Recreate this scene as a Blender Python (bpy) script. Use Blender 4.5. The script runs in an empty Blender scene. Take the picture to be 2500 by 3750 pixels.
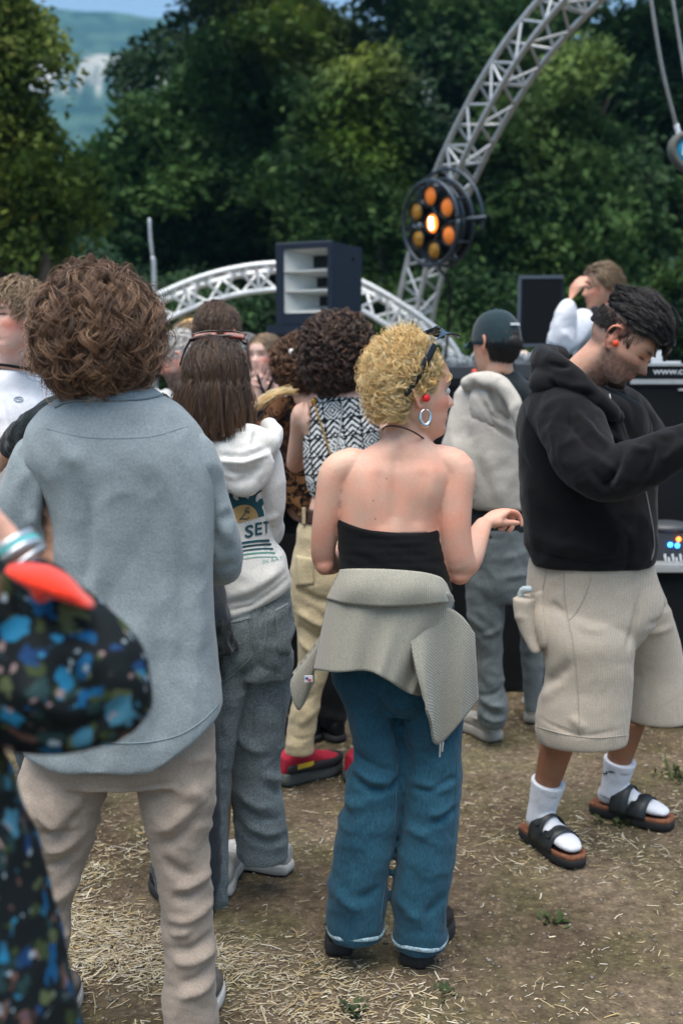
import bpy, math, random
import numpy as np
from mathutils import Vector, Matrix
from mathutils.bvhtree import BVHTree

scene = bpy.context.scene
COL = scene.collection
R = math.radians

# ------------------------------------------------------------------ camera, sky, sun, exposure
CAM_H, PITCH, FPX, CX, CY = 1.56, R(7.53), 4167.0, 1250.0, 1875.0
cam = bpy.data.cameras.new('camera')
cam.sensor_fit = 'VERTICAL'
cam.sensor_width = 24.0
cam.sensor_height = 36.0
cam.lens = FPX / 3750.0 * 36.0
cam.clip_start, cam.clip_end = 0.05, 4000.0
cam.dof.use_dof = True
cam.dof.focus_distance = 2.82
cam.dof.aperture_fstop = 2.7
camo = bpy.data.objects.new('camera', cam)
COL.objects.link(camo)
camo.location = (0, 0, CAM_H)
camo.rotation_euler = (R(90) - PITCH, 0, 0)
scene.camera = camo

world = bpy.data.worlds.new('World')
scene.world = world
world.use_nodes = True
wt = world.node_tree
for n in list(wt.nodes):
    wt.nodes.remove(n)
sky = wt.nodes.new('ShaderNodeTexSky')
sky.sky_type = 'NISHITA'
sky.sun_disc = False
SUN_EL, SUN_AZ = R(74), R(200)          # azimuth clockwise from +Y: high, behind the camera
sky.sun_elevation = SUN_EL
sky.sun_rotation = SUN_AZ
sky.altitude = 500
sky.air_density = 1.0
sky.dust_density = 5.0
sky.ozone_density = 1.0
bg = wt.nodes.new('ShaderNodeBackground')
bg.inputs['Strength'].default_value = 0.085
wo = wt.nodes.new('ShaderNodeOutputWorld')
wt.links.new(sky.outputs[0], bg.inputs[0])
wt.links.new(bg.outputs[0], wo.inputs[0])

sun = bpy.data.lights.new('sun', 'SUN')
sun.energy = 1.5
sun.angle = R(60)
sun.color = (1.0, 0.95, 0.88)
suno = bpy.data.objects.new('sun', sun)
COL.objects.link(suno)
sd = Vector((math.sin(SUN_AZ) * math.cos(SUN_EL), math.cos(SUN_AZ) * math.cos(SUN_EL), math.sin(SUN_EL)))
suno.rotation_euler = sd.to_track_quat('Z', 'Y').to_euler()
suno.location = (0, 0, 30)

scene.view_settings.view_transform = 'Standard'
scene.view_settings.look = 'None'
scene.view_settings.exposure = 1.58
scene.view_settings.gamma = 1.0
scene.view_settings.use_curve_mapping = False
scene.cycles.max_bounces = 6
scene.cycles.diffuse_bounces = 2
scene.cycles.transparent_max_bounces = 6

# ------------------------------------------------------------------ helpers: where things stand
cp, sp_ = math.cos(PITCH), math.sin(PITCH)
def ray(px, py):
    a, b = (px - CX) / FPX, -(py - CY) / FPX
    return np.array([a, cp + b * sp_, -sp_ + b * cp])
def W(px, py, Y):
    """the point at distance Y in front of the camera seen at photo coordinates"""
    d = ray(px, py)
    return np.array([0, 0, CAM_H]) + d * (Y / d[1])
def G(px, py):
    """the ground point seen at photo coordinates"""
    d = ray(px, py)
    return np.array([0, 0, CAM_H]) + d * (CAM_H / -d[2])
def mpp(py, Y):
    return W(1, py, Y)[0] - W(0, py, Y)[0]

rng = np.random.default_rng(7)

# ------------------------------------------------------------------ noise (numpy Perlin)
_perm = np.random.default_rng(3).permutation(256)
_perm = np.concatenate([_perm, _perm, _perm])
_gr = np.random.default_rng(4).normal(size=(256, 3))
_gr /= np.linalg.norm(_gr, axis=1)[:, None]
def perlin(p):
    p = np.asarray(p, float)
    i = np.floor(p).astype(int)
    f = p - i
    i &= 255
    u = f * f * f * (f * (f * 6 - 15) + 10)
    out = 0
    for dx in (0, 1):
        for dy in (0, 1):
            for dz in (0, 1):
                h = _perm[_perm[_perm[i[:, 0] + dx] + i[:, 1] + dy] + i[:, 2] + dz]
                g = _gr[h]
                d = f - np.array([dx, dy, dz])
                w = (u[:, 0] if dx else 1 - u[:, 0]) * (u[:, 1] if dy else 1 - u[:, 1]) * (u[:, 2] if dz else 1 - u[:, 2])
                out = out + w * (g * d).sum(1)
    return out
def fbm(p, o=3):
    a, s, t = 1.0, 1.0, 0
    for k in range(o):
        t = t + a * perlin(p * s + 17.3 * k)
        a *= .5; s *= 2.03
    return t

# ------------------------------------------------------------------ helpers: shape
def cr(a, k):
    """Catmull-Rom through the rows of a, k steps per span"""
    a = np.asarray(a, float)
    if k <= 1 or len(a) < 3:
        if len(a) < 3 and k > 1:
            t = np.linspace(0, 1, k + 1)[:, None]
            return a[0] * (1 - t) + a[1] * t
        return a
    e = np.vstack([2 * a[0] - a[1], a, 2 * a[-1] - a[-2]])
    out = []
    for i in range(1, len(e) - 2):
        p0, p1, p2, p3 = e[i - 1:i + 3]
        for j in range(k):
            t = j / k
            out.append(.5 * (2 * p1 + (p2 - p0) * t + (2 * p0 - 5 * p1 + 4 * p2 - p3) * t * t + (3 * p1 - p0 - 3 * p2 + p3) * t ** 3))
    out.append(a[-1])
    return np.array(out)
def unit(v):
    v = np.asarray(v, float)
    return v / (np.linalg.norm(v, axis=-1, keepdims=True) + 1e-12)

class Geo:
    def __init__(s):
        s.v, s.f, s.n = [], [], 0
    def add(s, v, f):
        v = np.asarray(v, float)
        s.v.append(v)
        s.f.extend([tuple(int(i) + s.n for i in q) for q in f])
        s.n += len(v)
        return s
    def rings(s, P, cap=True):
        """closed tube through rings P (n, m, 3)"""
        P = np.asarray(P)
        n, m = P.shape[:2]
        v = P.reshape(-1, 3)
        f = []
        for i in range(n - 1):
            for j in range(m):
                k = (j + 1) % m
                f.append((i * m + j, i * m + k, (i + 1) * m + k, (i + 1) * m + j))
        if cap:
            v = np.vstack([v, P[0].mean(0), P[-1].mean(0)])
            for j in range(m):
                k = (j + 1) % m
                f.append((n * m, k, j))
                f.append((n * m + 1, (n - 1) * m + j, (n - 1) * m + k))
        return s.add(v, f)
    def loft(s, C, U, V, ru, rv, m=24, ex=2.0, k=3):
        """elliptic rings: centres C, axes U/V (n,3 or 3), radii ru/rv"""
        n = len(C)
        U = np.broadcast_to(U, (n, 3)); V = np.broadcast_to(V, (n, 3))
        rows = np.hstack([np.asarray(C, float), U, V, np.reshape(ru, (n, 1)), np.reshape(rv, (n, 1))])
        rows = cr(rows, k)
        th = np.linspace(0, 2 * math.pi, m, endpoint=False)
        c, q = np.cos(th), np.sin(th)
        c = np.sign(c) * np.abs(c) ** (2 / ex); q = np.sign(q) * np.abs(q) ** (2 / ex)
        P = rows[:, None, 0:3] + rows[:, None, 3:6] * (rows[:, None, 9:10] * c[None, :, None]) + rows[:, None, 6:9] * (rows[:, None, 10:11] * q[None, :, None])
        return s.rings(P)
    def tube(s, pts, r, m=14, k=4, side=(1, 0, .1), cap=True, round_=True):
        """round or flattened tube: r scalars or (across, through)"""
        pts = np.asarray(pts, float)
        r = np.asarray(r, float)
        if r.ndim == 0:
            r = np.full(len(pts), float(r))
        if r.ndim == 1:
            r = np.stack([r, r], 1)
        q = cr(np.hstack([pts, r]), k)
        p, r = q[:, :3], q[:, 3:]
        t = unit(np.gradient(p, axis=0))
        if round_:          # rounded ends
            e0 = np.array([.35, .75]); off = np.array([.93, .62])
            p = np.vstack([p[0] - t[0] * r[0].mean() * off[:, None] * .8, p, (p[-1] + t[-1] * r[-1].mean() * off[::-1, None] * .8)])
            r = np.vstack([r[0] * e0[:, None], r, r[-1] * e0[::-1, None]])
            t = np.vstack([t[:1], t[:1], t, t[-1:], t[-1:]])
        sd_ = np.asarray(side, float)
        U = unit(sd_ - t * (t @ sd_)[:, None])
        V = np.cross(t, U)
        th = np.linspace(0, 2 * math.pi, m, endpoint=False)
        P = p[:, None] + U[:, None] * (r[:, 0, None, None] * np.cos(th)[None, :, None]) + V[:, None] * (r[:, 1, None, None] * np.sin(th)[None, :, None])
        return s.rings(P, cap)
    def ell(s, c, r, M=None, n=14, m=20):
        c = np.asarray(c, float)
        r = np.broadcast_to(np.asarray(r, float), 3)
        ph = np.linspace(0.12, math.pi - .12, n)
        th = np.linspace(0, 2 * math.pi, m, endpoint=False)
        P = np.stack([np.sin(ph)[:, None] * np.cos(th), np.sin(ph)[:, None] * np.sin(th), np.cos(ph)[:, None] * np.ones(m)], -1)[::-1] * r
        if M is not None:
            P = P @ np.asarray(M)[:3, :3].T
        return s.rings(P + c)
    def box(s, c, d, M=None, bev=0):
        x, y, z = np.asarray(d, float) / 2
        v = np.array([(a * x, b * y, e * z) for a in (-1, 1) for b in (-1, 1) for e in (-1, 1)])
        if M is not None:
            v = v @ np.asarray(M)[:3, :3].T
        return s.add(v + np.asarray(c), [(0, 1, 3, 2), (4, 6, 7, 5), (0, 4, 5, 1), (2, 3, 7, 6), (0, 2, 6, 4), (1, 5, 7, 3)])
    def rows(s, Y, rows, ratio=.9, m=28, ex=2.0, k=4, tilt=0.0):
        """horizontal rings from photo rows (py, xleft, xright[, dY[, ratio]]) of a body at distance Y"""
        C, a, b = [], [], []
        for r in rows:
            dy = r[3] if len(r) > 3 else 0
            q = r[4] if len(r) > 4 else ratio
            l, h = W(r[1], r[0], Y + dy), W(r[2], r[0], Y + dy)
            C.append((l + h) / 2); w = (h[0] - l[0]) / 2
            a.append(w); b.append(w * q)
        return s.loft(C, (1, 0, 0), (0, 1, 0), a, b, m, ex, k)
    def verts(s):
        return np.vstack(s.v)

def link(o, parent=None):
    COL.objects.link(o)
    if parent is not None:
        o.parent = parent
    return o
def mesh_from(name, v, f, smooth=True):
    me = bpy.data.meshes.new(name)
    me.from_pydata(np.asarray(v).tolist(), [], f)
    if smooth:
        me.shade_smooth()
    me.update()
    return me
def obj(name, g, mat, parent=None, smooth=True, loc=None):
    me = mesh_from(name, g.verts(), g.f, smooth) if isinstance(g, Geo) else g
    if mat is not None:
        me.materials.append(mat)
    o = link(bpy.data.objects.new(name, me))
    if parent is not None:
        put(o, parent)
    return o
def world_of(o):
    m = o.matrix_basis.copy()
    return m if o.parent is None else world_of(o.parent) @ o.matrix_parent_inverse @ m
def put(o, parent):
    """parent o and keep it where it stands"""
    o.parent = parent
    o.matrix_parent_inverse = world_of(parent).inverted()
def tag(o, label, cat=None, group=None, kind=None):
    if label: o['label'] = label
    if cat: o['category'] = cat
    if group: o['group'] = group
    if kind: o['kind'] = kind
    return o
def thing(name, label, cat, loc=(0, 0, 0), group=None):
    o = link(bpy.data.objects.new(name, None))
    o.empty_display_size = .2
    o.location = tuple(float(x) for x in loc)
    return tag(o, label, cat, group)

def smooth_np(co, ed, it, lam=.5, mu=-.52):
    n = len(co)
    a, b = ed[:, 0], ed[:, 1]
    deg = np.bincount(a, minlength=n) + np.bincount(b, minlength=n)
    deg = np.maximum(deg, 1)[:, None]
    for i in range(it):
        s = np.stack([np.bincount(a, co[b, k], n) + np.bincount(b, co[a, k], n) for k in range(3)], 1) / deg
        co = co + (s - co) * (lam if i % 2 == 0 else mu)
    return co
def fuse(name, g, vox, mat, parent=None, it=6, disp=None, paint=None, cut=None):
    """one continuous skin round all closed pieces of g; disp(co, no) moves it, paint(co, no) colours it"""
    me = mesh_from(name, g.verts(), g.f, False)
    o = bpy.data.objects.new(name, me)
    COL.objects.link(o)
    md = o.modifiers.new('r', 'REMESH')
    md.mode = 'VOXEL'; md.voxel_size = vox; md.adaptivity = 0
    dg = bpy.context.evaluated_depsgraph_get()
    ev = bpy.data.meshes.new_from_object(o.evaluated_get(dg))
    o.modifiers.clear()
    o.data = ev
    bpy.data.meshes.remove(me)
    ev.name = name
    n = len(ev.vertices)
    co = np.empty(n * 3); ev.vertices.foreach_get('co', co); co = co.reshape(-1, 3)
    ed = np.empty(len(ev.edges) * 2, int); ev.edges.foreach_get('vertices', ed); ed = ed.reshape(-1, 2)
    co = smooth_np(co, ed, it)
    if name in CREASED and disp is not None:
        disp = list(disp if isinstance(disp, (list, tuple)) else [disp])
        disp.insert(1, crease(*CREASED[name], (1, 1, .75), len(co) % 17))
    if disp is not None:
        ev.vertices.foreach_set('co', co.ravel()); ev.update()
        no = np.empty(n * 3); ev.vertex_normals.foreach_get('vector', no); no = no.reshape(-1, 3)
        for d_ in (disp if isinstance(disp, (list, tuple)) else [disp]):
            d = d_(co, no)
            co = co + (no * (d * (1 - .85 * no[:, 2] ** 4))[:, None] if d.ndim == 1 else d)
        co = smooth_np(co, ed, 2)
    ev.vertices.foreach_set('co', co.ravel())
    ev.shade_smooth(); ev.update()
    if paint is not None:
        no = np.empty(n * 3); ev.vertex_normals.foreach_get('vector', no); no = no.reshape(-1, 3)
        setcol(ev, paint(co, no))
    ev.materials.clear()
    ev.materials.append(mat)
    if parent is not None:
        put(o, parent)
    return o
def setcol(me, c):
    a = me.color_attributes.new('tint', 'FLOAT_COLOR', 'POINT')
    c = np.asarray(c, float)
    a.data.foreach_set('color', np.hstack([c, np.ones((len(c), 1))]).astype(np.float32).ravel())
def bvh(o):
    me = o.data
    n = len(me.vertices)
    co = np.empty(n * 3); me.vertices.foreach_get('co', co)
    M = world_of(o)
    return BVHTree.FromPolygons([M @ Vector(c) for c in co.reshape(-1, 3)], [tuple(p.vertices) for p in me.polygons])

# cloth relief
def seg_d(co, a, b):
    a, b = np.asarray(a), np.asarray(b)
    ab = b - a
    t = np.clip(((co - a) @ ab) / (ab @ ab), 0, 1)
    return np.linalg.norm(co - (a + t[:, None] * ab), axis=1), t
def folds(lst, flat=True, k=1.12):
    """lst of (a, b, width, amp): ridges (+) or creases (-) of the cloth that looks towards the camera side"""
    def f(co, no):
        d = np.zeros(len(co))
        face = np.clip(-no[:, 1] * 2.2 + .1, 0, 1) if flat else 1.0
        for a, b, w, amp in lst:
            a, b = np.array(a, float), np.array(b, float)
            if flat:
                c = co * (1, 0, 1); a[1] = b[1] = 0
            else:
                c = co
            # a slightly bowed line, so that no fold is ruler straight
            m = (a + b) / 2 + np.array([0, 0, -.10 * np.linalg.norm(b - a)])
            e1, t1 = seg_d(c, a, m); e2, t2 = seg_d(c, m, b)
            e = np.minimum(e1, e2); t = np.where(e1 < e2, t1 / 2, .5 + t2 / 2)
            d += k * amp * np.exp(-(e / (.74 * w)) ** 2) * np.clip(3.2 * np.minimum(t, 1 - t) + .1, 0, 1) * face
        return d
    return f
def wrinkle(scale, amp, aniso=(1, 1, 1), seed=0.0, ridge=True):
    an = np.asarray(aniso, float)
    def f(co, no):
        p = co * scale * an + seed
        q = p + .6 * np.stack([perlin(p * .5 + 9), perlin(p * .5 + 31), perlin(p * .5 + 57)], 1)
        n = perlin(q)
        return amp * ((1 - 2 * np.abs(n)) * 1.2 - .75 if ridge else n)
    return f
def crease(scale, amp, aniso=(1, 1, 1), seed=0.0, sharp=7):
    """narrow creases with soft swells between them, fading in and out over the cloth"""
    an = np.asarray(aniso, float)
    def f(co, no):
        p = co * scale * an + seed
        q = p + .9 * np.stack([perlin(p * .45 + 5), perlin(p * .45 + 23), perlin(p * .45 + 71)], 1)
        n = np.clip(1 - np.abs(perlin(q)) * 1.6, 0, 1)
        m = np.clip(.35 + 1.6 * perlin(co * scale * .3 + seed + 40), 0, 1)
        return -amp * m * (n ** sharp) + amp * .5 * m * n ** 2
    return f
CREASED = {'polo_shirt': (5.5, .007), 'sleeve': (9, .009), 'trousers': (8, .014), 'jeans': (8.5, .013), 'shorts': (7, .004), 'hoodie': (6, .013), 't_shirt': (8, .010), 'cargo_trousers': (8, .010), 'slung_hoodie': (6, .008), 'coat': (9, .012), 'jumper': (8, .010), 'hood': (10, .006), 'shirt': (8, .008)}
def pleat(cen, nw, amp, z0, z1, seed=0.):
    """hanging pleats that grow from z1 down to z0, round the axis cen(x,y)"""
    def f(co, no):
        th = np.arctan2(co[:, 1] - cen[1], co[:, 0] - cen[0])
        t = np.clip((z1 - co[:, 2]) / (z1 - z0), 0, 1)
        return amp * t * perlin(np.stack([np.cos(th) * nw, np.sin(th) * nw, co[:, 2] * 1.2 + seed], 1)) * 1.6
    return f

# ------------------------------------------------------------------ materials
def nodes(name):
    m = bpy.data.materials.new(name)
    m.use_nodes = True
    t = m.node_tree
    return m, t, t.nodes['Principled BSDF']
def N(t, kind, **kw):
    n = t.nodes.new('ShaderNode' + kind)
    for k, v in kw.items():
        if k in n.inputs.keys():
            n.inputs[k].default_value = v
        else:
            setattr(n, k, v)
    return n
def ramp(t, src, stops, interp='LINEAR'):
    n = t.nodes.new('ShaderNodeValToRGB')
    n.color_ramp.interpolation = interp
    e = n.color_ramp.elements
    while len(e) < len(stops):
        e.new(.5)
    for q, (p, c) in zip(e, stops):
        q.position = p; q.color = (*c, 1) if len(c) == 3 else c
    t.links.new(src, n.inputs[0])
    return n
def mixc(t, fac, a, b, mode='MIX'):
    n = t.nodes.new('ShaderNodeMix')
    n.data_type = 'RGBA'; n.blend_type = mode
    for s, i in ((fac, 0), (a, 6), (b, 7)):
        if isinstance(s, (int, float)):
            n.inputs[i].default_value = s
        elif isinstance(s, tuple):
            n.inputs[i].default_value = (*s, 1) if len(s) == 3 else s
        else:
            t.links.new(s, n.inputs[i])
    return n.outputs[2]
def coord(t, scale=(1, 1, 1), kind='Object'):
    c = N(t, 'TexCoord'); mp = N(t, 'Mapping')
    mp.inputs['Scale'].default_value = scale
    t.links.new(c.outputs[kind], mp.inputs[0])
    return mp.outputs[0]
def bump(t, p, h, strength=.3, dist=.002, prev=None):
    b = N(t, 'Bump'); b.inputs['Strength'].default_value = strength; b.inputs['Distance'].default_value = dist
    t.links.new(h, b.inputs['Height'])
    if prev is not None: t.links.new(prev, b.inputs['Normal'])
    t.links.new(b.outputs[0], p.inputs['Normal'])
    return b.outputs[0]
def cloth(name, col, rough=.9, var=.12, weave=190, tint=False, sheen=.15, big=6, bumpd=.0012, grain=.25, stretch=(1, 1, 1)):
    m, t, p = nodes(name)
    v = coord(t, stretch)
    n1 = N(t, 'TexNoise', Scale=weave, Detail=2.0); t.links.new(v, n1.inputs[0])
    n2 = N(t, 'TexNoise', Scale=big, Detail=4.0); t.links.new(v, n2.inputs[0])
    base = col
    if tint:
        a = N(t, 'Attribute', attribute_name='tint'); base = a.outputs[0]
    g1 = ramp(t, n1.outputs[0], [(.3, (1 - grain,) * 3), (.7, (1 + grain,) * 3)])
    g2 = ramp(t, n2.outputs[0], [(.3, (1 - var,) * 3), (.7, (1 + var,) * 3)])
    weave = min(weave, 210)
    n1.inputs['Scale'].default_value = weave
    c = mixc(t, 1.0, mixc(t, 1.0, base, g1.outputs[0], 'MULTIPLY'), g2.outputs[0], 'MULTIPLY')
    t.links.new(c, p.inputs['Base Color'])
    p.inputs['Roughness'].default_value = rough
    p.inputs['Specular IOR Level'].default_value = .2
    p.inputs['Sheen Weight'].default_value = sheen
    n3 = N(t, 'TexNoise', Scale=28, Detail=3.0); t.links.new(v, n3.inputs[0])
    b = bump(t, p, n3.outputs[0], .35, .006)
    bump(t, p, n1.outputs[0], .4, bumpd, b)
    return m
def skin(name):
    m, t, p = nodes(name)
    a = N(t, 'Attribute', attribute_name='tint')
    v = coord(t)
    n1 = N(t, 'TexNoise', Scale=18, Detail=4.0); t.links.new(v, n1.inputs[0])
    g = ramp(t, n1.outputs[0], [(.3, (1.06, .90, .86)), (.7, (.96, 1.04, 1.05))])
    n0 = N(t, 'TexNoise', Scale=150, Detail=3.0); t.links.new(v, n0.inputs[0])
    g0 = ramp(t, n0.outputs[0], [(.3, (.97, .955, .95)), (.7, (1.03, 1.04, 1.04))])
    t.links.new(mixc(t, 1.0, mixc(t, 1.0, a.outputs[0], g.outputs[0], 'MULTIPLY'), g0.outputs[0], 'MULTIPLY'), p.inputs['Base Color'])
    p.inputs['Roughness'].default_value = .52
    p.inputs['Specular IOR Level'].default_value = .35
    p.inputs['Subsurface Weight'].default_value = .12
    p.inputs['Subsurface Radius'].default_value = (.012, .005, .003)
    p.inputs['Subsurface Scale'].default_value = 1.0
    n2 = N(t, 'TexNoise', Scale=220, Detail=3.0); t.links.new(v, n2.inputs[0])
    bump(t, p, n2.outputs[0], .25, .001)
    return m
def plain(name, col, rough=.5, metal=0., spec=.5, noise=0., nscale=20, bumpd=0.):
    m, t, p = nodes(name)
    p.inputs['Base Color'].default_value = (*col, 1)
    p.inputs['Roughness'].default_value = rough
    p.inputs['Metallic'].default_value = metal
    p.inputs['Specular IOR Level'].default_value = spec
    if noise:
        n = N(t, 'TexNoise', Scale=nscale, Detail=5.0); t.links.new(coord(t), n.inputs[0])
        g = ramp(t, n.outputs[0], [(.3, tuple(c * (1 - noise) for c in col)), (.7, tuple(c * (1 + noise) for c in col))])
        t.links.new(g.outputs[0], p.inputs['Base Color'])
        if bumpd: bump(t, p, n.outputs[0], .5, bumpd)
    return m
def hairmat(name, c0, c1, c2, rough=.42):
    m, t, p = nodes(name)
    h = N(t, 'HairInfo')
    at = N(t, 'Attribute', attribute_name='shade')
    g = ramp(t, at.outputs['Fac'], [(0, c0), (.5, c1), (1, c2)])
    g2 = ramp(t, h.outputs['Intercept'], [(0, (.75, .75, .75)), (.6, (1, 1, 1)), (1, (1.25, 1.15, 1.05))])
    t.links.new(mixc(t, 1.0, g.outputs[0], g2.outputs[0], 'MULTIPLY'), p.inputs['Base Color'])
    p.inputs['Roughness'].default_value = rough
    p.inputs['Specular IOR Level'].default_value = .45
    return m
def emit(name, col, s):
    m, t, p = nodes(name)
    p.inputs['Base Color'].default_value = (*col, 1)
    p.inputs['Emission Color'].default_value = (*col, 1)
    p.inputs['Emission Strength'].default_value = s
    return m

# ------------------------------------------------------------------ people: heads, hands, bodies, hair
def rotm(yaw=0, pitch=0, roll=0):
    """yaw clockwise from +Y (towards +X), pitch forwards (chin down), roll towards the right shoulder; degrees"""
    M = Matrix.Rotation(R(-yaw), 3, 'Z') @ Matrix.Rotation(R(-pitch), 3, 'X') @ Matrix.Rotation(R(roll), 3, 'Y')
    return np.array(M)
def hm(c, yaw=0, pitch=0, roll=0):
    M = np.eye(4); M[:3, :3] = rotm(yaw, pitch, roll); M[:3, 3] = c
    return M
def tf(M, p, s=1.0):
    return (np.asarray(p, float) * s) @ M[:3, :3].T + M[:3, 3]
def itf(M, p, s=1.0):
    return ((p - M[:3, 3]) @ M[:3, :3]) / s

_Z = [-.118, -.110, -.095, -.078, -.062, -.045, -.025, 0, .02, .04, .065, .085, .102, .112, .117]
_YF = [.060, .079, .091, .087, .092, .090, .090, .089, .096, .094, .086, .070, .045, .022, .004]
_YB = [-.030, -.016, .000, .020, .046, .068, .086, .097, .101, .100, .093, .078, .052, .028, .004]
_WX = [.012, .026, .044, .054, .060, .065, .071, .0745, .076, .0765, .073, .062, .043, .024, .004]
def head(g, M, s, fem=False, nose=1.0):
    zz = np.concatenate([np.linspace(-.118, -.10, 8), np.linspace(-.096, .09, 62), np.linspace(.094, .117, 9)])
    m = 96
    th = np.linspace(0, 2 * math.pi, m, endpoint=False)
    yf, yb, wx = np.interp(zz, _Z, _YF), np.interp(zz, _Z, _YB), np.interp(zz, _Z, _WX)
    if fem:
        wx = wx * np.interp(zz, [-.118, -.04, .1], [.90, .95, .98]); yf = yf - np.interp(zz, [-.1, .02, .04], [.002, .003, 0])
    ker = np.array([1, 2, 3, 2, 1]) / 9
    sm = lambda a: np.convolve(np.concatenate([[a[0]] * 2, a, [a[-1]] * 2]), ker, 'valid')
    yf, yb, wx = sm(yf), sm(yb), sm(wx)
    y0 = np.interp(zz, [-.118, -.05], [.03, 0])
    c, q = np.cos(th), np.sin(th)
    ex = np.where(c > 0, 2.35, 2.1)
    cc = np.sign(c) * np.abs(c) ** (2 / ex); qq = np.sign(q) * np.abs(q) ** (2 / ex)
    X = wx[:, None] * qq
    Y = np.where(c > 0, y0[:, None] + (yf - y0)[:, None] * cc, y0[:, None] + (yb + y0)[:, None] * cc)
    Z = np.repeat(zz[:, None], m, 1)
    fr = np.clip(c, 0, 1)[None] ** .6
    gx = lambda x, z, sx, sz: np.exp(-((np.abs(X) - x) / sx) ** 2 - ((Z - z) / sz) ** 2)
    A = np.interp(Z, [-.048, -.040, -.031, -.022, 0.004, .018], [0, .013, .029, .024, .007, 0]) * nose
    wn = np.interp(Z, [-.045, -.035, -.015, .01], [.016, .0145, .0095, .008])
    Y = Y + fr * (A * np.exp(-(np.abs(X) / wn) ** 2.2)
                  - .011 * gx(.031, .003, .016, .0105) + .004 * gx(.031, .003, .011, .006)
                  + .0035 * gx(.034, .022, .02, .006) + .005 * gx(.045, -.024, .018, .016)
                  + .0045 * gx(0, -.0515, .02, .0042) + .005 * gx(0, -.0655, .017, .005) - .004 * gx(0, -.0585, .026, .002)
                  - .003 * gx(0, -.078, .02, .006) + .004 * gx(0, -.096, .016, .01))
    g.rings(tf(M, np.stack([X, Y, Z], -1).reshape(-1, 3), s).reshape(len(zz), m, 3))
    for k in (-1, 1):
        pts = np.array([(.001, .008, .010), (.005, .006, .026), (.010, -.008, .034), (.015, -.022, .028), (.018, -.027, .010), (.014, -.022, -.008), (.007, -.012, -.023), (.002, -.003, -.031), (.0, .004, -.026)])
        pts = pts * (1, 1, 1) + (.071, -.006, -.003)
        pts[:, 0] *= k
        rr = np.array([.004, .0044, .0046, .0046, .0042, .0038, .0042, .0055, .0042]) * s
        g.tube(tf(M, pts, s), rr, m=10, k=4, side=tuple(M[:3, 0]))
        e = np.array([.0758 * k, -.016, -.001])
        g.ell(tf(M, e, s), np.array([.0045, .012, .024]) * s, M[:3, :3] @ np.array(Matrix.Rotation(R(-22 * k), 3, 'Z')))
        g.ell(tf(M, (.076 * k, .003, -.012), s), np.array([.005, .004, .007]) * s, M[:3, :3])
        g.ell(tf(M, (.078 * k, -.014, .008), s), np.array([.004, .003, .012]) * s, M[:3, :3] @ np.array(Matrix.Rotation(R(25), 3, 'X')))

def hand(g, w, d, n, k=1, s=1.0, curl=(20, 25, 25, 30), spread=6, thumb=(35, 20), twist=0):
    """w wrist, d direction to the knuckles, n where the palm looks, k=1 thumb on the side d x n"""
    d = unit(d); n = unit(np.asarray(n, float) - d * np.dot(n, d)); t = np.cross(d, n) * k
    P = lambda a, b, c: np.asarray(w) + (d * a + t * b + n * c) * s
    g.tube([P(-.02, 0, 0), P(.012, 0, 0), P(.045, .002, 0), P(.078, .002, 0), P(.092, .001, .001)], np.array([(.026, .019), (.027, .018), (.037, .016), (.041, .0145), (.037, .012)]) * s, m=18, k=3, side=t)
    g.ell(P(.035, .024, .010), np.array([.016] * 3) * s)
    L = [(.043, .025, .020), (.047, .029, .022), (.044, .027, .021), (.034, .020, .018)]
    B = [(.090, .029), (.096, .010), (.092, -.010), (.082, -.028)]
    for i in range(4):
        a0 = R(spread) * (1.2 - .8 * i) * 1.0
        fd = unit(d * math.cos(a0) + t * math.sin(a0))
        p = P(B[i][0], B[i][1], 0)
        pts = [P(B[i][0] - .03, B[i][1] * .85, 0), p]
        ang = 0
        for j in range(3):
            ang += R(curl[i]) * (.8, 1.1, .8)[j]
            p = p + (fd * math.cos(ang) + n * math.sin(ang)) * L[i][j] * s
            pts.append(p)
        r0 = (.0088, .0092, .0088, .0078)[i] * s
        g.tube(pts, np.array([r0, r0 * 1.02, r0 * .98, r0 * .9, r0 * .75]), m=10, k=4, side=t)
    a, b = R(thumb[0]), R(thumb[1])
    td = unit(d * math.cos(a) + t * math.sin(a) + n * .45)
    p0 = P(.022, .020, .006); p1 = p0 + td * .042 * s
    t2 = unit(td + (d * .6 - t * .6 + n * .4) * math.sin(b)); p2 = p1 + t2 * .032 * s
    t3 = unit(t2 + (d * .5 - t * .7 + n * .3) * math.sin(b)); p3 = p2 + t3 * .024 * s
    g.tube([p0, p1, p2, p3], np.array([.013, .0108, .0098, .0078]) * s, m=10, k=4, side=n)

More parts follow.
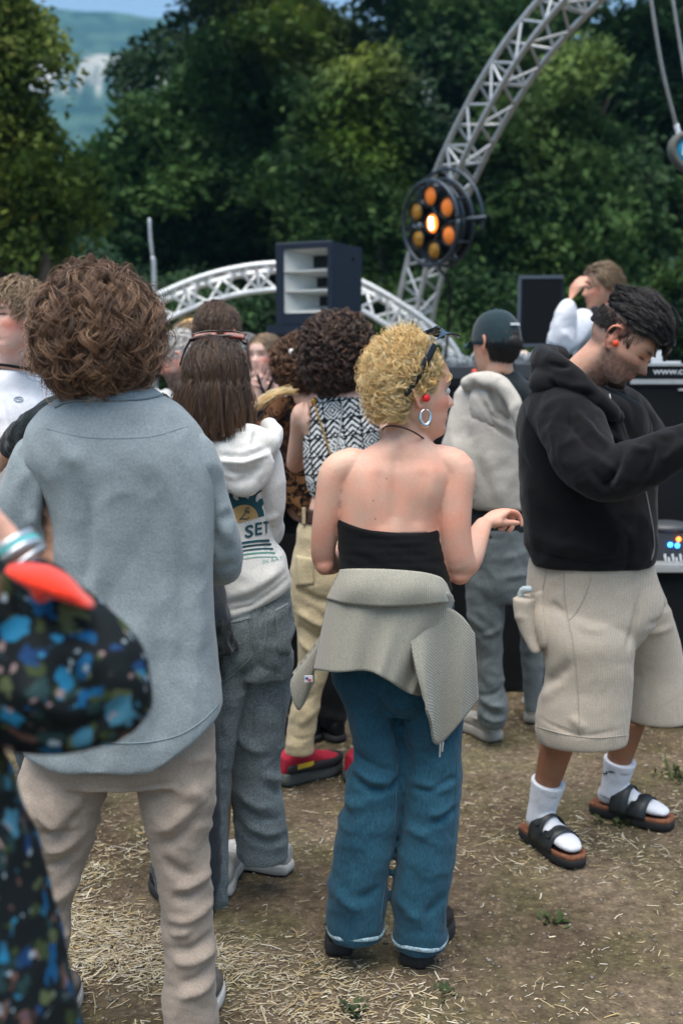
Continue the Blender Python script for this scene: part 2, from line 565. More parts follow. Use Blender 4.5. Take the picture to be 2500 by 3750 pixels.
def skinpaint(M, s, base, lips=None, brow=None, hairc=None, hairline=None, stub=None, stubz=-.03, lash=(.05, .03, .025), blush=.25, red=None, shut=False):
    base = np.asarray(base, float)
    def f(co, no):
        c = np.repeat(base[None], len(co), 0)
        q = itf(M, co, s)
        nh = (np.abs(q) < (.11, .13, .14)).all(1)
        x, y, z = np.abs(q[:, 0]), q[:, 1], q[:, 2]
        def mix(w, col):
            nonlocal c
            w = np.clip(w, 0, 1)[:, None]
            c = c * (1 - w) + np.asarray(col, float) * w
        gs = lambda cx, cz, sx, sz: np.exp(-((x - cx) / sx) ** 2 - ((z - cz) / sz) ** 2) * nh * (y > .03)
        warm = base * (1.12, .72, .66)
        mix(gs(.048, -.026, .024, .02) * blush * 2, warm)
        mix(gs(0, -.032, .016, .012) * blush * 1.6, warm)
        mix(nh * (x > .072) * (y < .012) * (np.abs(z) < .045) * .5, base * (1.1, .62, .55))
        if stub is not None:
            w = nh * np.clip((stubz + .012 * np.clip((y - .02) / .05, 0, 1) - z) / .02, 0, 1) * np.clip((y + .03) / .03, 0, 1) * np.clip((z + .16) / .03, 0, 1)
            mix(w * stub[1] * (.8 + .4 * perlin(co * 90)), stub[0])
            mix(gs(0, -.044, .028, .006) * stub[1], stub[0])
        if lips is not None:
            mix(gs(0, -.0585, .021, .0095) * 1.4 * (y > .07), lips)
        if brow is not None:
            mix(gs(.033, .0235 , .019, .0048) * 1.3, brow)
        mix(gs(.031, .0035 if not shut else -.001, .0155, .0032) * 1.5, lash)
        if hairc is not None:
            h = hairline(q) if hairline is not None else scalp(q)
            mix(nh * np.clip(h * 60 + .5, 0, 1) * (x < .085), hairc)
        if red is not None:
            for p, r_, w in red:
                mix(np.exp(-((co - np.asarray(p)) ** 2).sum(1) / r_ ** 2) * w, base * (1.08, .66, .58))
        return c * (1 + .05 * fbm(co * 14))[:, None]
    return f
def scalp(q):
    """> 0 where hair grows (head coordinates)"""
    x, y, z = np.abs(q[:, 0]), q[:, 1], q[:, 2]
    front = z - np.interp(y, [-.11, -.05, -.028, -.02, .018, .03, .045, .06, .09], [-.062, -.062, -.045, .0, .012, -.005, .03, .055, .066])
    return np.minimum(front, .05)

def eyes(parent, M, s, iris=(.08, .05, .03), half=(1, -1)):
    m = plain('eye', (.7, .68, .66), .15) if 'eye' not in bpy.data.materials else bpy.data.materials['eye']
    mi = plain('iris', (.05, .03, .02), .1) if 'iris' not in bpy.data.materials else bpy.data.materials['iris']
    for k in half:
        g = Geo().ell(tf(M, (.031 * k, .0765, .0025), s), .0105 * s)
        e = obj('eye', g, m, parent)
        g2 = Geo().ell(tf(M, (.0315 * k, .0828, .0025), s), np.array([.0052, .0045, .0052]) * s, M[:3, :3], 8, 12)
        obj('iris', g2, mi, e)

def body(parent, sk, M, s, neck, sh, el, wr, hip, kn, an, bulk=1.0, vox=.008, hands=(None, None), torso=None, arms=None, paint=None, fem=False, nose=1.0, disp=None, neckr=.055, legs=True, feet=None, name='body', lr=.8, ar=.85):
    g = Geo()
    head(g, M, s, fem, nose)
    neck, sh, el, wr = np.asarray(neck, float), np.asarray(sh, float), np.asarray(el, float), np.asarray(wr, float)
    hip, kn, an = np.asarray(hip, float), np.asarray(kn, float), np.asarray(an, float)
    nk = neckr
    g.tube([tf(M, (0, -.012, -.01), s), tf(M, (0, -.014, -.075), s), neck, neck - (0, 0, .07)], [nk * .98, nk * .95, nk * 1.1, nk * 1.35], m=20, k=4)
    sc, hc = sh.mean(0), hip.mean(0)
    if torso is None:
        ua, ub = unit(sh[1] - sh[0]), unit(hip[1] - hip[0])
        sw = np.linalg.norm(sh[1] - sh[0]) / 2
        up = unit(sc - hc)
        ts = [-.16, -.02, .22, .48, .75, .95, 1.06]
        wd = np.array([.10, .165, .132, .142, .155, sw / bulk * .92, sw / bulk * .5]) * bulk
        dp = np.array([.09, .112, .095, .108, .112, .075, .05]) * bulk
        C = [hc + (sc - hc) * t for t in ts]; C[-1] = C[-1] * .5 + neck * .5
        U = [unit(ub * (1 - np.clip(t, 0, 1)) + ua * np.clip(t, 0, 1)) for t in ts]
        V = [np.cross(up, u) for u in U]
        g.loft(C, np.array(U), np.array(V), wd, dp, 28, 2.3, 4)
    else:
        torso(g)
    b = bulk
    for i in (0, 1):
        if arms is not None and arms[i] is not None:
            arms[i](g)
        else:
            g.tube([sc * .35 + sh[i] * .65, sh[i], sh[i] * .6 + el[i] * .4, el[i], el[i] * .65 + wr[i] * .35, wr[i]], np.array([.05, .053, .046, .039, .041, .026 / ar]) * b * ar, m=16, k=4)
        if hands[i] is not None:
            hand(g, wr[i], **hands[i])
        if legs:
            g.tube([hip[i] + (0, 0, .03), hip[i] * .6 + kn[i] * .4, kn[i], kn[i] * .65 + an[i] * .35, an[i] + (0, 0, .03)], np.array([.085, .078, .055, .055, .036]) * b * lr, m=18, k=4)
            if feet is not None and feet[i] is not None:
                d = unit(feet[i])
                g.tube([an[i] - d * .035 - (0, 0, .035), an[i] + d * .06 - (0, 0, .04), an[i] + d * .15 - (0, 0, .06)], np.array([(.028, .028), (.034, .024), (.028, .014)]) * b, m=16, k=3, side=np.cross(d, (0, 0, 1)))
    o = fuse(name, g, vox, sk, parent, 8 if vox > .005 else 5, disp, paint)
    return o

GARMENTS = ('polo_shirt', 'sleeve', 'collar', 'trousers', 'jeans', 'shorts', 'hoodie', 'hood', 'crop_top', 'bandeau_top', 't_shirt', 'slung_hoodie', 'shirt', 'sweater', 'coat', 'dress', 'cargo_trousers', 'sock', 'shoe', 'clog', 'sneaker', 'foam_clog', 'boot', 'sandal', 'jumper', 'top', 'skirt', 'cuff', 'vest')
def tuck(root, bd, J, gap=.006, names=GARMENTS):
    """draw the body in under the clothes that cover its bones"""
    me = bd.data; n = len(me.vertices)
    co = np.empty(n * 3); me.vertices.foreach_get('co', co); co = co.reshape(-1, 3)
    off = np.array(world_of(bd)); co = co @ off[:3, :3].T + off[:3, 3]
    sc, hc = np.mean(J['sh'], 0), np.mean(J['hip'], 0)
    seg = [(J['neck'], sc), (sc, hc), (J['neck'], J['M'][:3, 3])]
    for i in (0, 1):
        d = unit(J['feet'][i]); an = np.asarray(J['an'][i])
        seg += [(sc, J['sh'][i]), (J['sh'][i], J['el'][i]), (J['el'][i], J['wr'][i]), (hc, J['hip'][i]), (J['hip'][i], J['kn'][i]), (J['kn'][i], an), (an - (0, 0, .03), an + d * .14 - (0, 0, .05))]
    best = np.full(n, 9.0); bone = np.zeros((n, 3))
    for a, b in seg:
        a, b = np.asarray(a, float), np.asarray(b, float); ab = b - a
        t = np.clip(((co - a) @ ab) / (ab @ ab + 1e-9), 0, 1); p = a + t[:, None] * ab
        e = np.linalg.norm(co - p, axis=1); w = e < best
        best[w] = e[w]; bone[w] = p[w]
    q = itf(J['M'], co, J['s'])
    headv = (np.abs(q[:, 0]) < .12) & (np.abs(q[:, 1]) < .13) & (q[:, 2] > -.112) & (q[:, 2] < .15)
    stack, gs = list(root.children), []
    while stack:
        o = stack.pop(); stack += list(o.children)
        if o.type == 'MESH' and o.name.split('.')[0] in names and o != bd: gs.append(o)
    for o in gs:
        b = bvh(o)
        k = len(o.data.vertices); gv = np.empty(k * 3); o.data.vertices.foreach_get('co', gv); gv = gv.reshape(-1, 3)
        gm = np.array(world_of(o)); gv = gv @ gm[:3, :3].T + gm[:3, 3]
        lo, hi = gv.min(0) - .05, gv.max(0) + .05
        idx = np.nonzero(((co > lo) & (co < hi)).all(1) & ~headv)[0]
        for i in idx:
            v = Vector(co[i]); p, nn, _, dist = b.find_nearest(v)
            if p is None or dist > .09: continue
            sgn = (v - p).dot(nn)
            if sgn < -gap: continue
            bp = Vector(bone[i]); p2, n2, _, _ = b.find_nearest(bp)
            if (bp - p2).dot(n2) > -.004: continue
            dr = bp - v; L = dr.length
            h = None
            if sgn > 0 and L > 1e-4:
                h, hn, _, hd = b.ray_cast(v, dr.normalized(), L)
            t = h if h is not None else p
            co[i] = np.array(t + (bp - t).normalized() * gap)
    inv = np.linalg.inv(off); co = co @ inv[:3, :3].T + inv[:3, 3]
    me.vertices.foreach_set('co', co.ravel()); me.update()

E0, ER = np.array([0, -.006, .022]), np.array([.0765, .0985, .0955])
def roots(n, region, rg):
    out = []
    while sum(len(a) for a in out) < n:
        d = unit(rg.normal(size=(n * 3, 3)))
        q = E0 + d * ER
        out.append(d[region(q) > 0])
    return np.vstack(out)[:n]
def grow(M, s, nl, per, K, length, region=scalp, flow=None, lift=.9, grav=.5, env=(1.3, 1.3, 1.3), curl=(.0, 0.), lock=.006, frizz=.002, seed=1, layer=(0, 1), power=1.0, flyaway=.03, clump=.5, follow=.25, hold=.6, cshift=(0, 0, 0)):
    """hair as strands in world space (n, K, 3): locks leave the scalp, lie on inflated head shells, fall and curl"""
    rg = np.random.default_rng(seed)
    d = roots(nl, region, rg)
    p = E0 + d * ER
    nrm = unit(d / ER)
    down = M[:3, :3].T @ np.array([0, 0, -1.0])
    u = layer[0] + (layer[1] - layer[0]) * rg.random(nl) ** power
    fly = rg.random(nl) < flyaway
    u = np.where(fly, u * 1.25 + .1, u)
    rad = ER * (1.02 + (np.asarray(env) - 1.02) * u[:, None])
    Ec = E0 + np.asarray(cshift, float) * u[:, None]
    L = length(p, rg) if callable(length) else np.full(nl, length) * (.8 + .4 * rg.random(nl))
    ds = L / (K - 1)
    fl = flow(p) if flow is not None else np.zeros_like(p)
    v = unit(nrm * lift + fl + .25 * rg.normal(size=p.shape))
    path = [p]
    for k in range(1, K):
        fl = flow(p) if flow is not None else 0
        v = unit(v + down * grav * (.3 + .7 * k / K) + fl * follow + .06 * rg.normal(size=p.shape))
        p = p + v * ds[:, None]
        q = (p - Ec) / rad
        l = np.linalg.norm(q, axis=1)
        ins = l < 1
        q2 = q / l[:, None] * (l + (1 - l) * .4)[:, None]
        p = np.where(ins[:, None], Ec + q2 * rad, p)
        nn = unit(q / rad)
        vn = (v * nn).sum(1)
        v = np.where((ins & (vn < 0))[:, None], unit(v - nn * vn[:, None] * .8), v)
        v = np.where((~ins & (vn > 0) & ((q[:, 2] > -.15) | (hold > .3)))[:, None], unit(v - nn * (vn * .95 + np.clip(l - 1, 0, .6) * hold)[:, None]), v)
        path.append(p)
    P = np.stack(path, 1)                                   # nl K 3
    t = unit(np.gradient(P, axis=1))
    ref = unit(rg.normal(size=(nl, 1, 3)) * .3 + np.array([.3, .1, .9]))
    U = unit(np.cross(t, ref)); V = np.cross(t, U)
    tt = np.linspace(0, 1, K)
    cr_ = curl[0] * (.7 + .6 * rg.random(nl))
    ph = rg.random(nl) * 6.28
    turns = curl[1] * (.75 + .5 * rg.random(nl)) * np.where(rg.random(nl) < .5, -1, 1) * L / .2
    hel = ph[:, None] + 6.283 * turns[:, None] * tt
    amp = cr_[:, None] * np.clip(tt * 3.5, 0, 1)
    # strands of each lock
    a = rg.normal(size=(nl, per, 2)) * lock * .6
    w = (1 - clump * tt)[None, None, :] * (.4 + .6 * np.clip(tt * 4, 0, 1))
    jit = rg.normal(size=(nl, per, 1)) * .22
    h2 = hel[:, None] + jit
    am = amp[:, None] * (1 + .18 * rg.normal(size=(nl, per, 1)))
    f1 = rg.random((nl, per, 1)) * 6.28; f2 = rg.random((nl, per, 1)) * 6.28
    fz = frizz * tt
    o1 = am * np.cos(h2) + a[..., 0:1] * w + fz * np.sin(f1 + tt * 11)
    o2 = am * np.sin(h2) + a[..., 1:2] * w + fz * np.sin(f2 + tt * 9)
    S = P[:, None] + U[:, None] * o1[..., None] + V[:, None] * o2[..., None]
    cut = 1 - .25 * rg.random((nl, per, 1, 1))
    S = S.reshape(-1, K, 3)
    q = (S - E0) / (ER * 1.0)
    l = np.linalg.norm(q, axis=2, keepdims=True)
    S = np.where(l < 1, E0 + q / l * ER, S)
    return tf(M, S.reshape(-1, 3), s).reshape(S.shape)
def strands(name, S, mat, parent, r0=.0006, r1=.0003, per=8):
    n, K = S.shape[:2]
    h = bpy.data.hair_curves.new(name)
    h.add_curves([K] * n)
    h.position_data.foreach_set('vector', S.astype(np.float32).ravel())
    a = h.attributes.new('radius', 'FLOAT', 'POINT')
    a.data.foreach_set('value', np.tile(np.linspace(r0, r1, K), n).astype(np.float32))
    rg = np.random.default_rng(n)
    sh = h.attributes.new('shade', 'FLOAT', 'CURVE')
    sh.data.foreach_set('value', np.clip(np.repeat(rg.random(n // per + 1), per)[:n] * .9 + .12 * rg.normal(size=n) + .05, 0, 1).astype(np.float32))
    h.materials.append(mat)
    o = link(bpy.data.objects.new(name, h))
    put(o, parent)
    return o
def haircap(name, M, s, mat, parent, region=scalp, infl=1.05, env=None, rough=.006, drop=0.0):
    """the body of the hair: a lumpy shell over the scalp"""
    n, m = 60, 80
    ph = np.linspace(.03, math.pi * .86, n); th = np.linspace(0, 2 * math.pi, m, endpoint=False)
    d = np.stack([np.sin(ph)[:, None] * np.cos(th), np.sin(ph)[:, None] * np.sin(th), np.cos(ph)[:, None] * np.ones(m)], -1).reshape(-1, 3)
    q = E0 + d * ER
    w = np.clip(region(q) * 24, 0, 1)
    k = .93 + (np.asarray(env if env is not None else (infl,) * 3) - .93) * w[:, None]
    q2 = E0 + d * ER * k + d * (rough * w * perlin(q * 60))[:, None]
    g = Geo().rings(tf(M, q2, s).reshape(n, m, 3)[::-1])
    return obj(name, g, mat, parent)

# ------------------------------------------------------------------ things sewn or printed on a surface: found by looking along the view onto the cloth
def cast(bv, px, py, off=.002):
    d = Vector(ray(px, py)).normalized()
    h, n, i, dist = bv.ray_cast(Vector((0, 0, CAM_H)), d)
    if h is None:
        return None
    if n.dot(d) > 0: n = -n
    return np.array(h + n * off), np.array(n)
def patch(name, bv, quad, mat, parent, nu=10, nv=12, off=.003, sink=.006, shape=None):
    q = np.asarray(quad, float)
    top, nr, last = [], [], None
    for j in range(nv + 1):
        for i in range(nu + 1):
            a, b = i / nu, j / nv
            p = (q[0] * (1 - a) + q[1] * a) * (1 - b) + (q[3] * (1 - a) + q[2] * a) * b
            if shape is not None: p = shape(a, b, p)
            h = cast(bv, p[0], p[1], off)
            if h is None: h = last
            if h is None: return None
            last = h
            top.append(h[0]); nr.append(h[1])
    top, nr = np.array(top), np.array(nr)
    bot = top - nr * sink
    w = nu + 1; n = len(top)
    f = [(j * w + i, (j + 1) * w + i, (j + 1) * w + i + 1, j * w + i + 1) for j in range(nv) for i in range(nu)]
    rim = [i for i in range(w)] + [j * w + nu for j in range(1, nv + 1)] + [nv * w + i for i in range(nu - 1, -1, -1)] + [j * w for j in range(nv - 1, 0, -1)]
    f += [(rim[k], rim[(k + 1) % len(rim)], rim[(k + 1) % len(rim)] + n, rim[k] + n) for k in range(len(rim))]
    return obj(name, Geo().add(np.vstack([top, bot]), f), mat, parent)
def seam(name, bv, pts, r, mat, parent, off=.001, k=6):
    P = []
    for p in cr(np.asarray(pts, float), k):
        h = cast(bv, p[0], p[1], off)
        if h is not None: P.append(h[0])
    if len(P) < 3: return None
    return obj(name, Geo().tube(P, r, m=6, k=1), mat, parent)
def decal(name, bv, tris_v, tris_f, mat, parent, off=.0015):
    V = []
    for x, y in tris_v:
        h = cast(bv, x, y, off)
        if h is None:
            for q in range(1, 14):
                h = cast(bv, x - 2 * q, y, off)
                if h is not None: break
            else: return None
        V.append(h[0])
    return obj(name, Geo().add(np.array(V), tris_f), mat, parent)
def textmesh(s, bold=False):
    c = bpy.data.curves.new('text', 'FONT'); c.body = s; c.align_x = 'LEFT'; c.resolution_u = 3
    if bold: c.offset = .025
    o = bpy.data.objects.new('text', c); COL.objects.link(o)
    me = bpy.data.meshes.new_from_object(o.evaluated_get(bpy.context.evaluated_depsgraph_get()))
    bpy.data.objects.remove(o); bpy.data.curves.remove(c)
    v = np.array([(q.co.x, q.co.y) for q in me.vertices]); f = [tuple(p.vertices) for p in me.polygons]
    bpy.data.meshes.remove(me)
    return v, f
def lettering(name, s, M, h, mat, parent, bold=True, width=None, depth=.002):
    """raised flat lettering, M: 4x4 (x along the writing, z out of the surface)"""
    v, f = textmesh(s, bold)
    v = v - v.min(0); v = v / v[:, 1].max() * h
    if width: v[:, 0] *= width / v[:, 0].max()
    v[:, 0] -= v[:, 0].max() / 2
    p = np.hstack([v, np.full((len(v), 1), depth)])
    return obj(name, Geo().add(tf(M, p), f), mat, parent, smooth=False)

# shoes ------------------------------------------------------------
def shoe(parent, heel, d, L, w, mat, sole, name='shoe', hgt=.075, solet=.025, top=True, platform=0., mats=None):
    """heel: ground point at the back of the heel, d: where the toe points"""
    d = unit(np.array([d[0], d[1], 0.0])); sd_ = np.array([d[1], -d[0], 0.0]); heel = np.array([heel[0], heel[1], 0.0])
    z0 = solet + platform
    a = np.linspace(0, 1, 9)
    wid = np.array([.55, .78, .8, .78, .84, .97, 1.0, .85, .45]) * w / 2
    hh = np.array([.8, 1.0, 1.0, .95, .8, .62, .5, .42, .25]) * hgt
    g = Geo()
    C = [heel + d * L * t + (0, 0, z0 + h * .45) for t, h in zip(a, hh)]
    g.loft(C, sd_, (0, 0, 1), wid, hh * .55, 20, 2.6, 3)
    u = fuse(name, g, .006, mat, parent, 4)
    g = Geo()
    ws = wid * 1.08
    P = np.array([[heel + d * L * (t * 1.02 - .01) + sd_ * x for x in (-1, 1)] for t, x_ in zip(a, ws) for x in (0,)]) if False else None
    left = [heel + d * L * (t * 1.03 - .015) - sd_ * x for t, x in zip(a, ws)]
    right = [heel + d * L * (t * 1.03 - .015) + sd_ * x for t, x in zip(a, ws)][::-1]
    ring = cr(np.array(left + right + left[:1]), 3)[:-1]
    c = ring.mean(0)
    prof = [(.92, .0), (.99, .004), (1.0, z0 * .5), (.985, z0 * .9), (.95, z0 + .003)]
    g.rings(np.array([c + (ring - c) * k + (0, 0, z) for k, z in prof]))
    obj('sole', g, sole, u)
    return u

# ================================================================== THE SETTING
def gz(x, y):
    p = np.stack([np.ravel(x), np.ravel(y), np.zeros(np.size(x))], 1)
    far = np.clip(1 - np.hypot(p[:, 0], p[:, 1] - 3) / 14, 0, 1)
    return (.012 * fbm(p * .9, 3) + .004 * perlin(p * 7)) * far - .006 * far
def build_ground():
    def axis(a, b, st, lim):
        c = list(np.arange(a, b, st)); s, x = st, b
        while x < lim: c.append(x); s *= 1.35; x += s
        c.append(lim); s, x = st, a - st
        while x > -lim: c.insert(0, x); s *= 1.35; x -= s
        c.insert(0, -lim)
        return np.array(c)
    xs, ys = axis(-2.2, 2.6, .022, 1500), axis(1.2, 6.5, .022, 1500)
    X, Y = np.meshgrid(xs, ys)
    Z = gz(X, Y)
    n, m = X.shape
    idx = np.arange(n * m).reshape(n, m)
    f = np.stack([idx[:-1, :-1], idx[:-1, 1:], idx[1:, 1:], idx[1:, :-1]], -1).reshape(-1, 4)
    me = bpy.data.meshes.new('ground')
    me.from_pydata(np.stack([X.ravel(), Y.ravel(), Z], 1).tolist(), [], f.tolist())
    me.shade_smooth(); me.update()
    m_, t, p = nodes('dirt')
    v = coord(t)
    a = N(t, 'TexNoise', Scale=1.3, Detail=6.0); b = N(t, 'TexNoise', Scale=26, Detail=5.0, Roughness=.7); c = N(t, 'TexVoronoi', Scale=95)
    d = N(t, 'TexNoise', Scale=4.5, Detail=5.0)
    for q in (a, b, c, d): t.links.new(v, q.inputs[0])
    r1 = ramp(t, a.outputs[0], [(.3, (.080, .060, .040)), (.5, (.150, .115, .078)), (.72, (.24, .192, .138))])
    r2 = ramp(t, b.outputs[0], [(.28, (.50, .48, .45)), (.5, (1, 1, 1)), (.72, (1.5, 1.48, 1.4))])
    r3 = ramp(t, c.outputs[1], [(0, (.75, .72, .7)), (.75, (1.05, 1.05, 1.03)), (.93, (1.75, 1.75, 1.72))])
    r4 = ramp(t, d.outputs[0], [(.42, (1, 1, 1)), (.72, (.80, .92, .70))])
    cc = mixc(t, 1., mixc(t, 1., mixc(t, 1., r1.outputs[0], r2.outputs[0], 'MULTIPLY'), r3.outputs[0], 'MULTIPLY'), r4.outputs[0], 'MULTIPLY')
    t.links.new(cc, p.inputs['Base Color'])
    p.inputs['Roughness'].default_value = .95; p.inputs['Specular IOR Level'].default_value = .15
    q = bump(t, p, b.outputs[0], .8, .02)
    bump(t, p, c.outputs[0], .5, .008, q)
    me.materials.append(m_)
    o = link(bpy.data.objects.new('ground', me))
    tag(o, 'trampled brown dirt ground with gravel and scattered straw', kind='structure')
build_ground()

def attrmat(name, rough=.8, var=None, trans=0.0, spec=.2):
    m, t, p = nodes(name)
    a = N(t, 'Attribute', attribute_name='tint')
    t.links.new(a.outputs[0], p.inputs['Base Color'])
    p.inputs['Roughness'].default_value = rough
    p.inputs['Specular IOR Level'].default_value = spec
    if trans:
        tr = N(t, 'BsdfTranslucent'); t.links.new(a.outputs[0], tr.inputs[0])
        mx = N(t, 'MixShader'); mx.inputs[0].default_value = trans
        t.links.new(p.outputs[0], mx.inputs[1]); t.links.new(tr.outputs[0], mx.inputs[2])
        t.links.new(mx.outputs[0], t.nodes['Material Output'].inputs[0])
    return m
def rawmesh(name, v, faces, col, mat, parent=None, smooth=False):
    """faces: (n, k) int array"""
    k = faces.shape[1]
    me = bpy.data.meshes.new(name)
    me.vertices.add(len(v)); me.vertices.foreach_set('co', np.asarray(v, np.float32).ravel())
    me.loops.add(faces.size); me.loops.foreach_set('vertex_index', faces.astype(np.int32).ravel())
    me.polygons.add(len(faces)); me.polygons.foreach_set('loop_start', np.arange(0, faces.size, k, dtype=np.int32))
    me.update(calc_edges=True)
    if smooth: me.shade_smooth()
    if col is not None: setcol(me, col)
    me.materials.append(mat)
    o = link(bpy.data.objects.new(name, me))
    if parent is not None: put(o, parent)
    return o

def build_straw():
    rg = np.random.default_rng(11)
    N0 = 210000
    Y = 2.25 + 5.2 * rg.random(N0) ** 1.35
    x = (rg.random(N0) * 2 - 1) * (.34 * Y + .15)
    nz = fbm(np.stack([x * 1.5, Y * 1.5, np.zeros(N0)], 1), 3)
    # the thick litter lies low on the left, thinning to the right and further off
    gx, gy = G(560, 3500)[:2]
    ax = (x - gx)
    dens = .80 * np.exp(-((np.maximum(ax - .05, 0)) / .42) ** 2 - (np.maximum(Y - 2.95, 0) / .55) ** 2) * np.clip(.34 + 2.3 * nz, .04, 1)
    dens += .075 * np.clip(.35 + 2.4 * nz, 0.03, 1.8) + .03 * (Y > 3.4)
    dens += .25 * np.exp(-((x - G(1300, 3680)[0]) / .22) ** 2 - ((Y - 2.62) / .16) ** 2)
    k = rg.random(N0) < dens
    x, Y, dn = x[k], Y[k], dens[k]
    n = len(x)
    L = .008 + .026 * rg.random(n) ** 1.6 + .045 * (rg.random(n) < .10) * rg.random(n) + .10 * (rg.random(n) < .012) * rg.random(n)
    w = .0007 + .0010 * rg.random(n) + .001 * (rg.random(n) < .08)
    far = np.clip((Y - 3.2) / 2, 0, 1)
    L = L * (1 - .35 * far); w = w * (1 + .5 * far)
    an = rg.random(n) * math.pi * 2
    an = np.where(rg.random(n) < .4, .35 + .5 * rg.normal(size=n), an)
    ti = rg.normal(size=n) * .12 * (1 + 2 * (rg.random(n) < .1))
    d = np.stack([np.cos(an) * np.cos(ti), np.sin(an) * np.cos(ti), np.sin(ti)], 1)
    s = np.stack([-np.sin(an), np.cos(an), np.zeros(n)], 1)
    z = gz(x, Y) + .0015 + .014 * rg.random(n) * np.clip(dn, 0, 1) + np.abs(np.sin(ti)) * L * .45
    c = np.stack([x, Y, z], 1)
    bend = (rg.normal(size=n) * .08)[:, None] * L[:, None] * np.stack([s[:, 0], s[:, 1], .5 + 0 * an], 1)
    up = np.array([0, 0, 1.0])
    P = []
    for e, b in ((-.5, 0), (0, 1), (.5, 0)):
        q = c + d * (L * e)[:, None] + bend * b
        ww = (w * (1 if b else .8))[:, None]
        P += [q - s * ww, q + up * ww * .9, q + s * ww]
    V = np.stack(P, 1)
    base = np.arange(n)[:, None] * 9
    F = []
    for r in (0, 3):
        for a, b in ((0, 1), (1, 2)):
            F.append(base + np.array([r + a, r + b, r + b + 3, r + a + 3]))
    F = np.stack(F, 1).reshape(-1, 4)
    pal = np.array([(.43, .35, .21), (.51, .45, .31), (.30, .23, .13), (.56, .52, .41), (.40, .30, .13), (.22, .17, .11)])
    col = pal[rg.choice(6, n, p=[.28, .25, .15, .16, .08, .08])] * (.75 + .5 * rg.random(n))[:, None]
    o = rawmesh('straw', V.reshape(-1, 3), F, np.repeat(np.clip(col, 0, .85), 9, 0), attrmat('straw', .6, spec=.3))
    tag(o, 'pale chopped straw scattered over the dirt, thickest at lower left', 'straw', kind='stuff')
    # gravel
    n = 5200
    Y = 2.3 + 4.6 * rg.random(n) ** 1.2; x = (rg.random(n) * 2 - 1) * (.34 * Y + .1)
    r = .0022 + .0055 * rg.random(n) ** 4
    oc = np.array([(1, 0, 0), (0, 1, 0), (-1, 0, 0), (0, -1, 0), (0, 0, .75), (0, 0, -.6), (.6, .6, .35), (-.6, .6, .35), (-.6, -.6, .35), (.6, -.6, .35)])
    fc = np.array([(4, 0, 6), (4, 6, 1), (4, 1, 7), (4, 7, 2), (4, 2, 8), (4, 8, 3), (4, 3, 9), (4, 9, 0), (0, 5, 6), (6, 5, 1), (1, 5, 7), (7, 5, 2), (2, 5, 8), (8, 5, 3), (3, 5, 9), (9, 5, 0)])
    V = oc[None] * (r[:, None, None] * (.7 + .6 * rg.random((n, 10, 1)))) + np.stack([x, Y, gz(x, Y) + r * .2], 1)[:, None]
    F = (np.arange(n)[:, None, None] * 10 + fc[None]).reshape(-1, 3)
    col = np.array([.27, .24, .20]) * (.5 + .9 * rg.random(n))[:, None]
    o = rawmesh('gravel', V.reshape(-1, 3), F, np.repeat(col, 10, 0), attrmat('gravel', .9), smooth=True)
    tag(o, 'small grey stones trodden into the dirt', 'gravel', kind='stuff')
build_straw()

leafm = attrmat('weed_leaf', .6, trans=.2)
def weed(px, py, n, h, label, col):
    g0 = G(px, py); rg = np.random.default_rng(int(px + py))
    V, F, C = [], [], []
    for i in range(n):
        a = rg.random() * 6.28; l = h * (.5 + .8 * rg.random()); w = l * (.10 if h > .05 else .22)
        d = np.array([math.cos(a), math.sin(a), 0]); s = np.array([-d[1], d[0], 0]); el = .3 + .9 * rg.random()
        b = g0 + d * .012 * rg.random() + np.array([rg.normal() * h * .5, rg.normal() * h * .5, 0])
        b[2] = gz(b[0], b[1])[0]
        k = len(V)
        m = b + (d * math.cos(el) + np.array([0, 0, math.sin(el)])) * l * .55; e = b + d * l * math.cos(el) * 1.05 + np.array([0, 0, l * math.sin(el) * .8])
        V += [b - s * w * .2, b + s * w * .2, m + s * w, e, m - s * w, m - np.array([0, 0, w * .4])]
        F += [(k, k + 1, k + 5), (k + 1, k + 2, k + 5), (k + 2, k + 3, k + 5), (k + 3, k + 4, k + 5), (k + 4, k, k + 5)]
        C += [np.array(col) * (.45 + .4 * rg.random())] * 6
    o = rawmesh('weed', np.array(V), np.array(F), np.array(C), leafm)
    tag(o, label, 'weed')
weed(1300, 3700, 26, .035, 'trodden green weed in the straw at the bottom edge, below the black clogs', (.09, .13, .06))
weed(2020, 3370, 18, .035, 'small broad-leaved weed in the straw below the black sandals', (.10, .15, .05))
weed(1640, 3640, 14, .025, 'tiny green weed low in the dirt, right of the black clogs', (.08, .12, .05))
weed(2480, 2840, 46, .06, 'tuft of short grass beside the far sandal at the right edge', (.08, .12, .035))
weed(2260, 3010, 24, .045, 'thin grass tuft on the dirt between the two sandals', (.09, .12, .04))

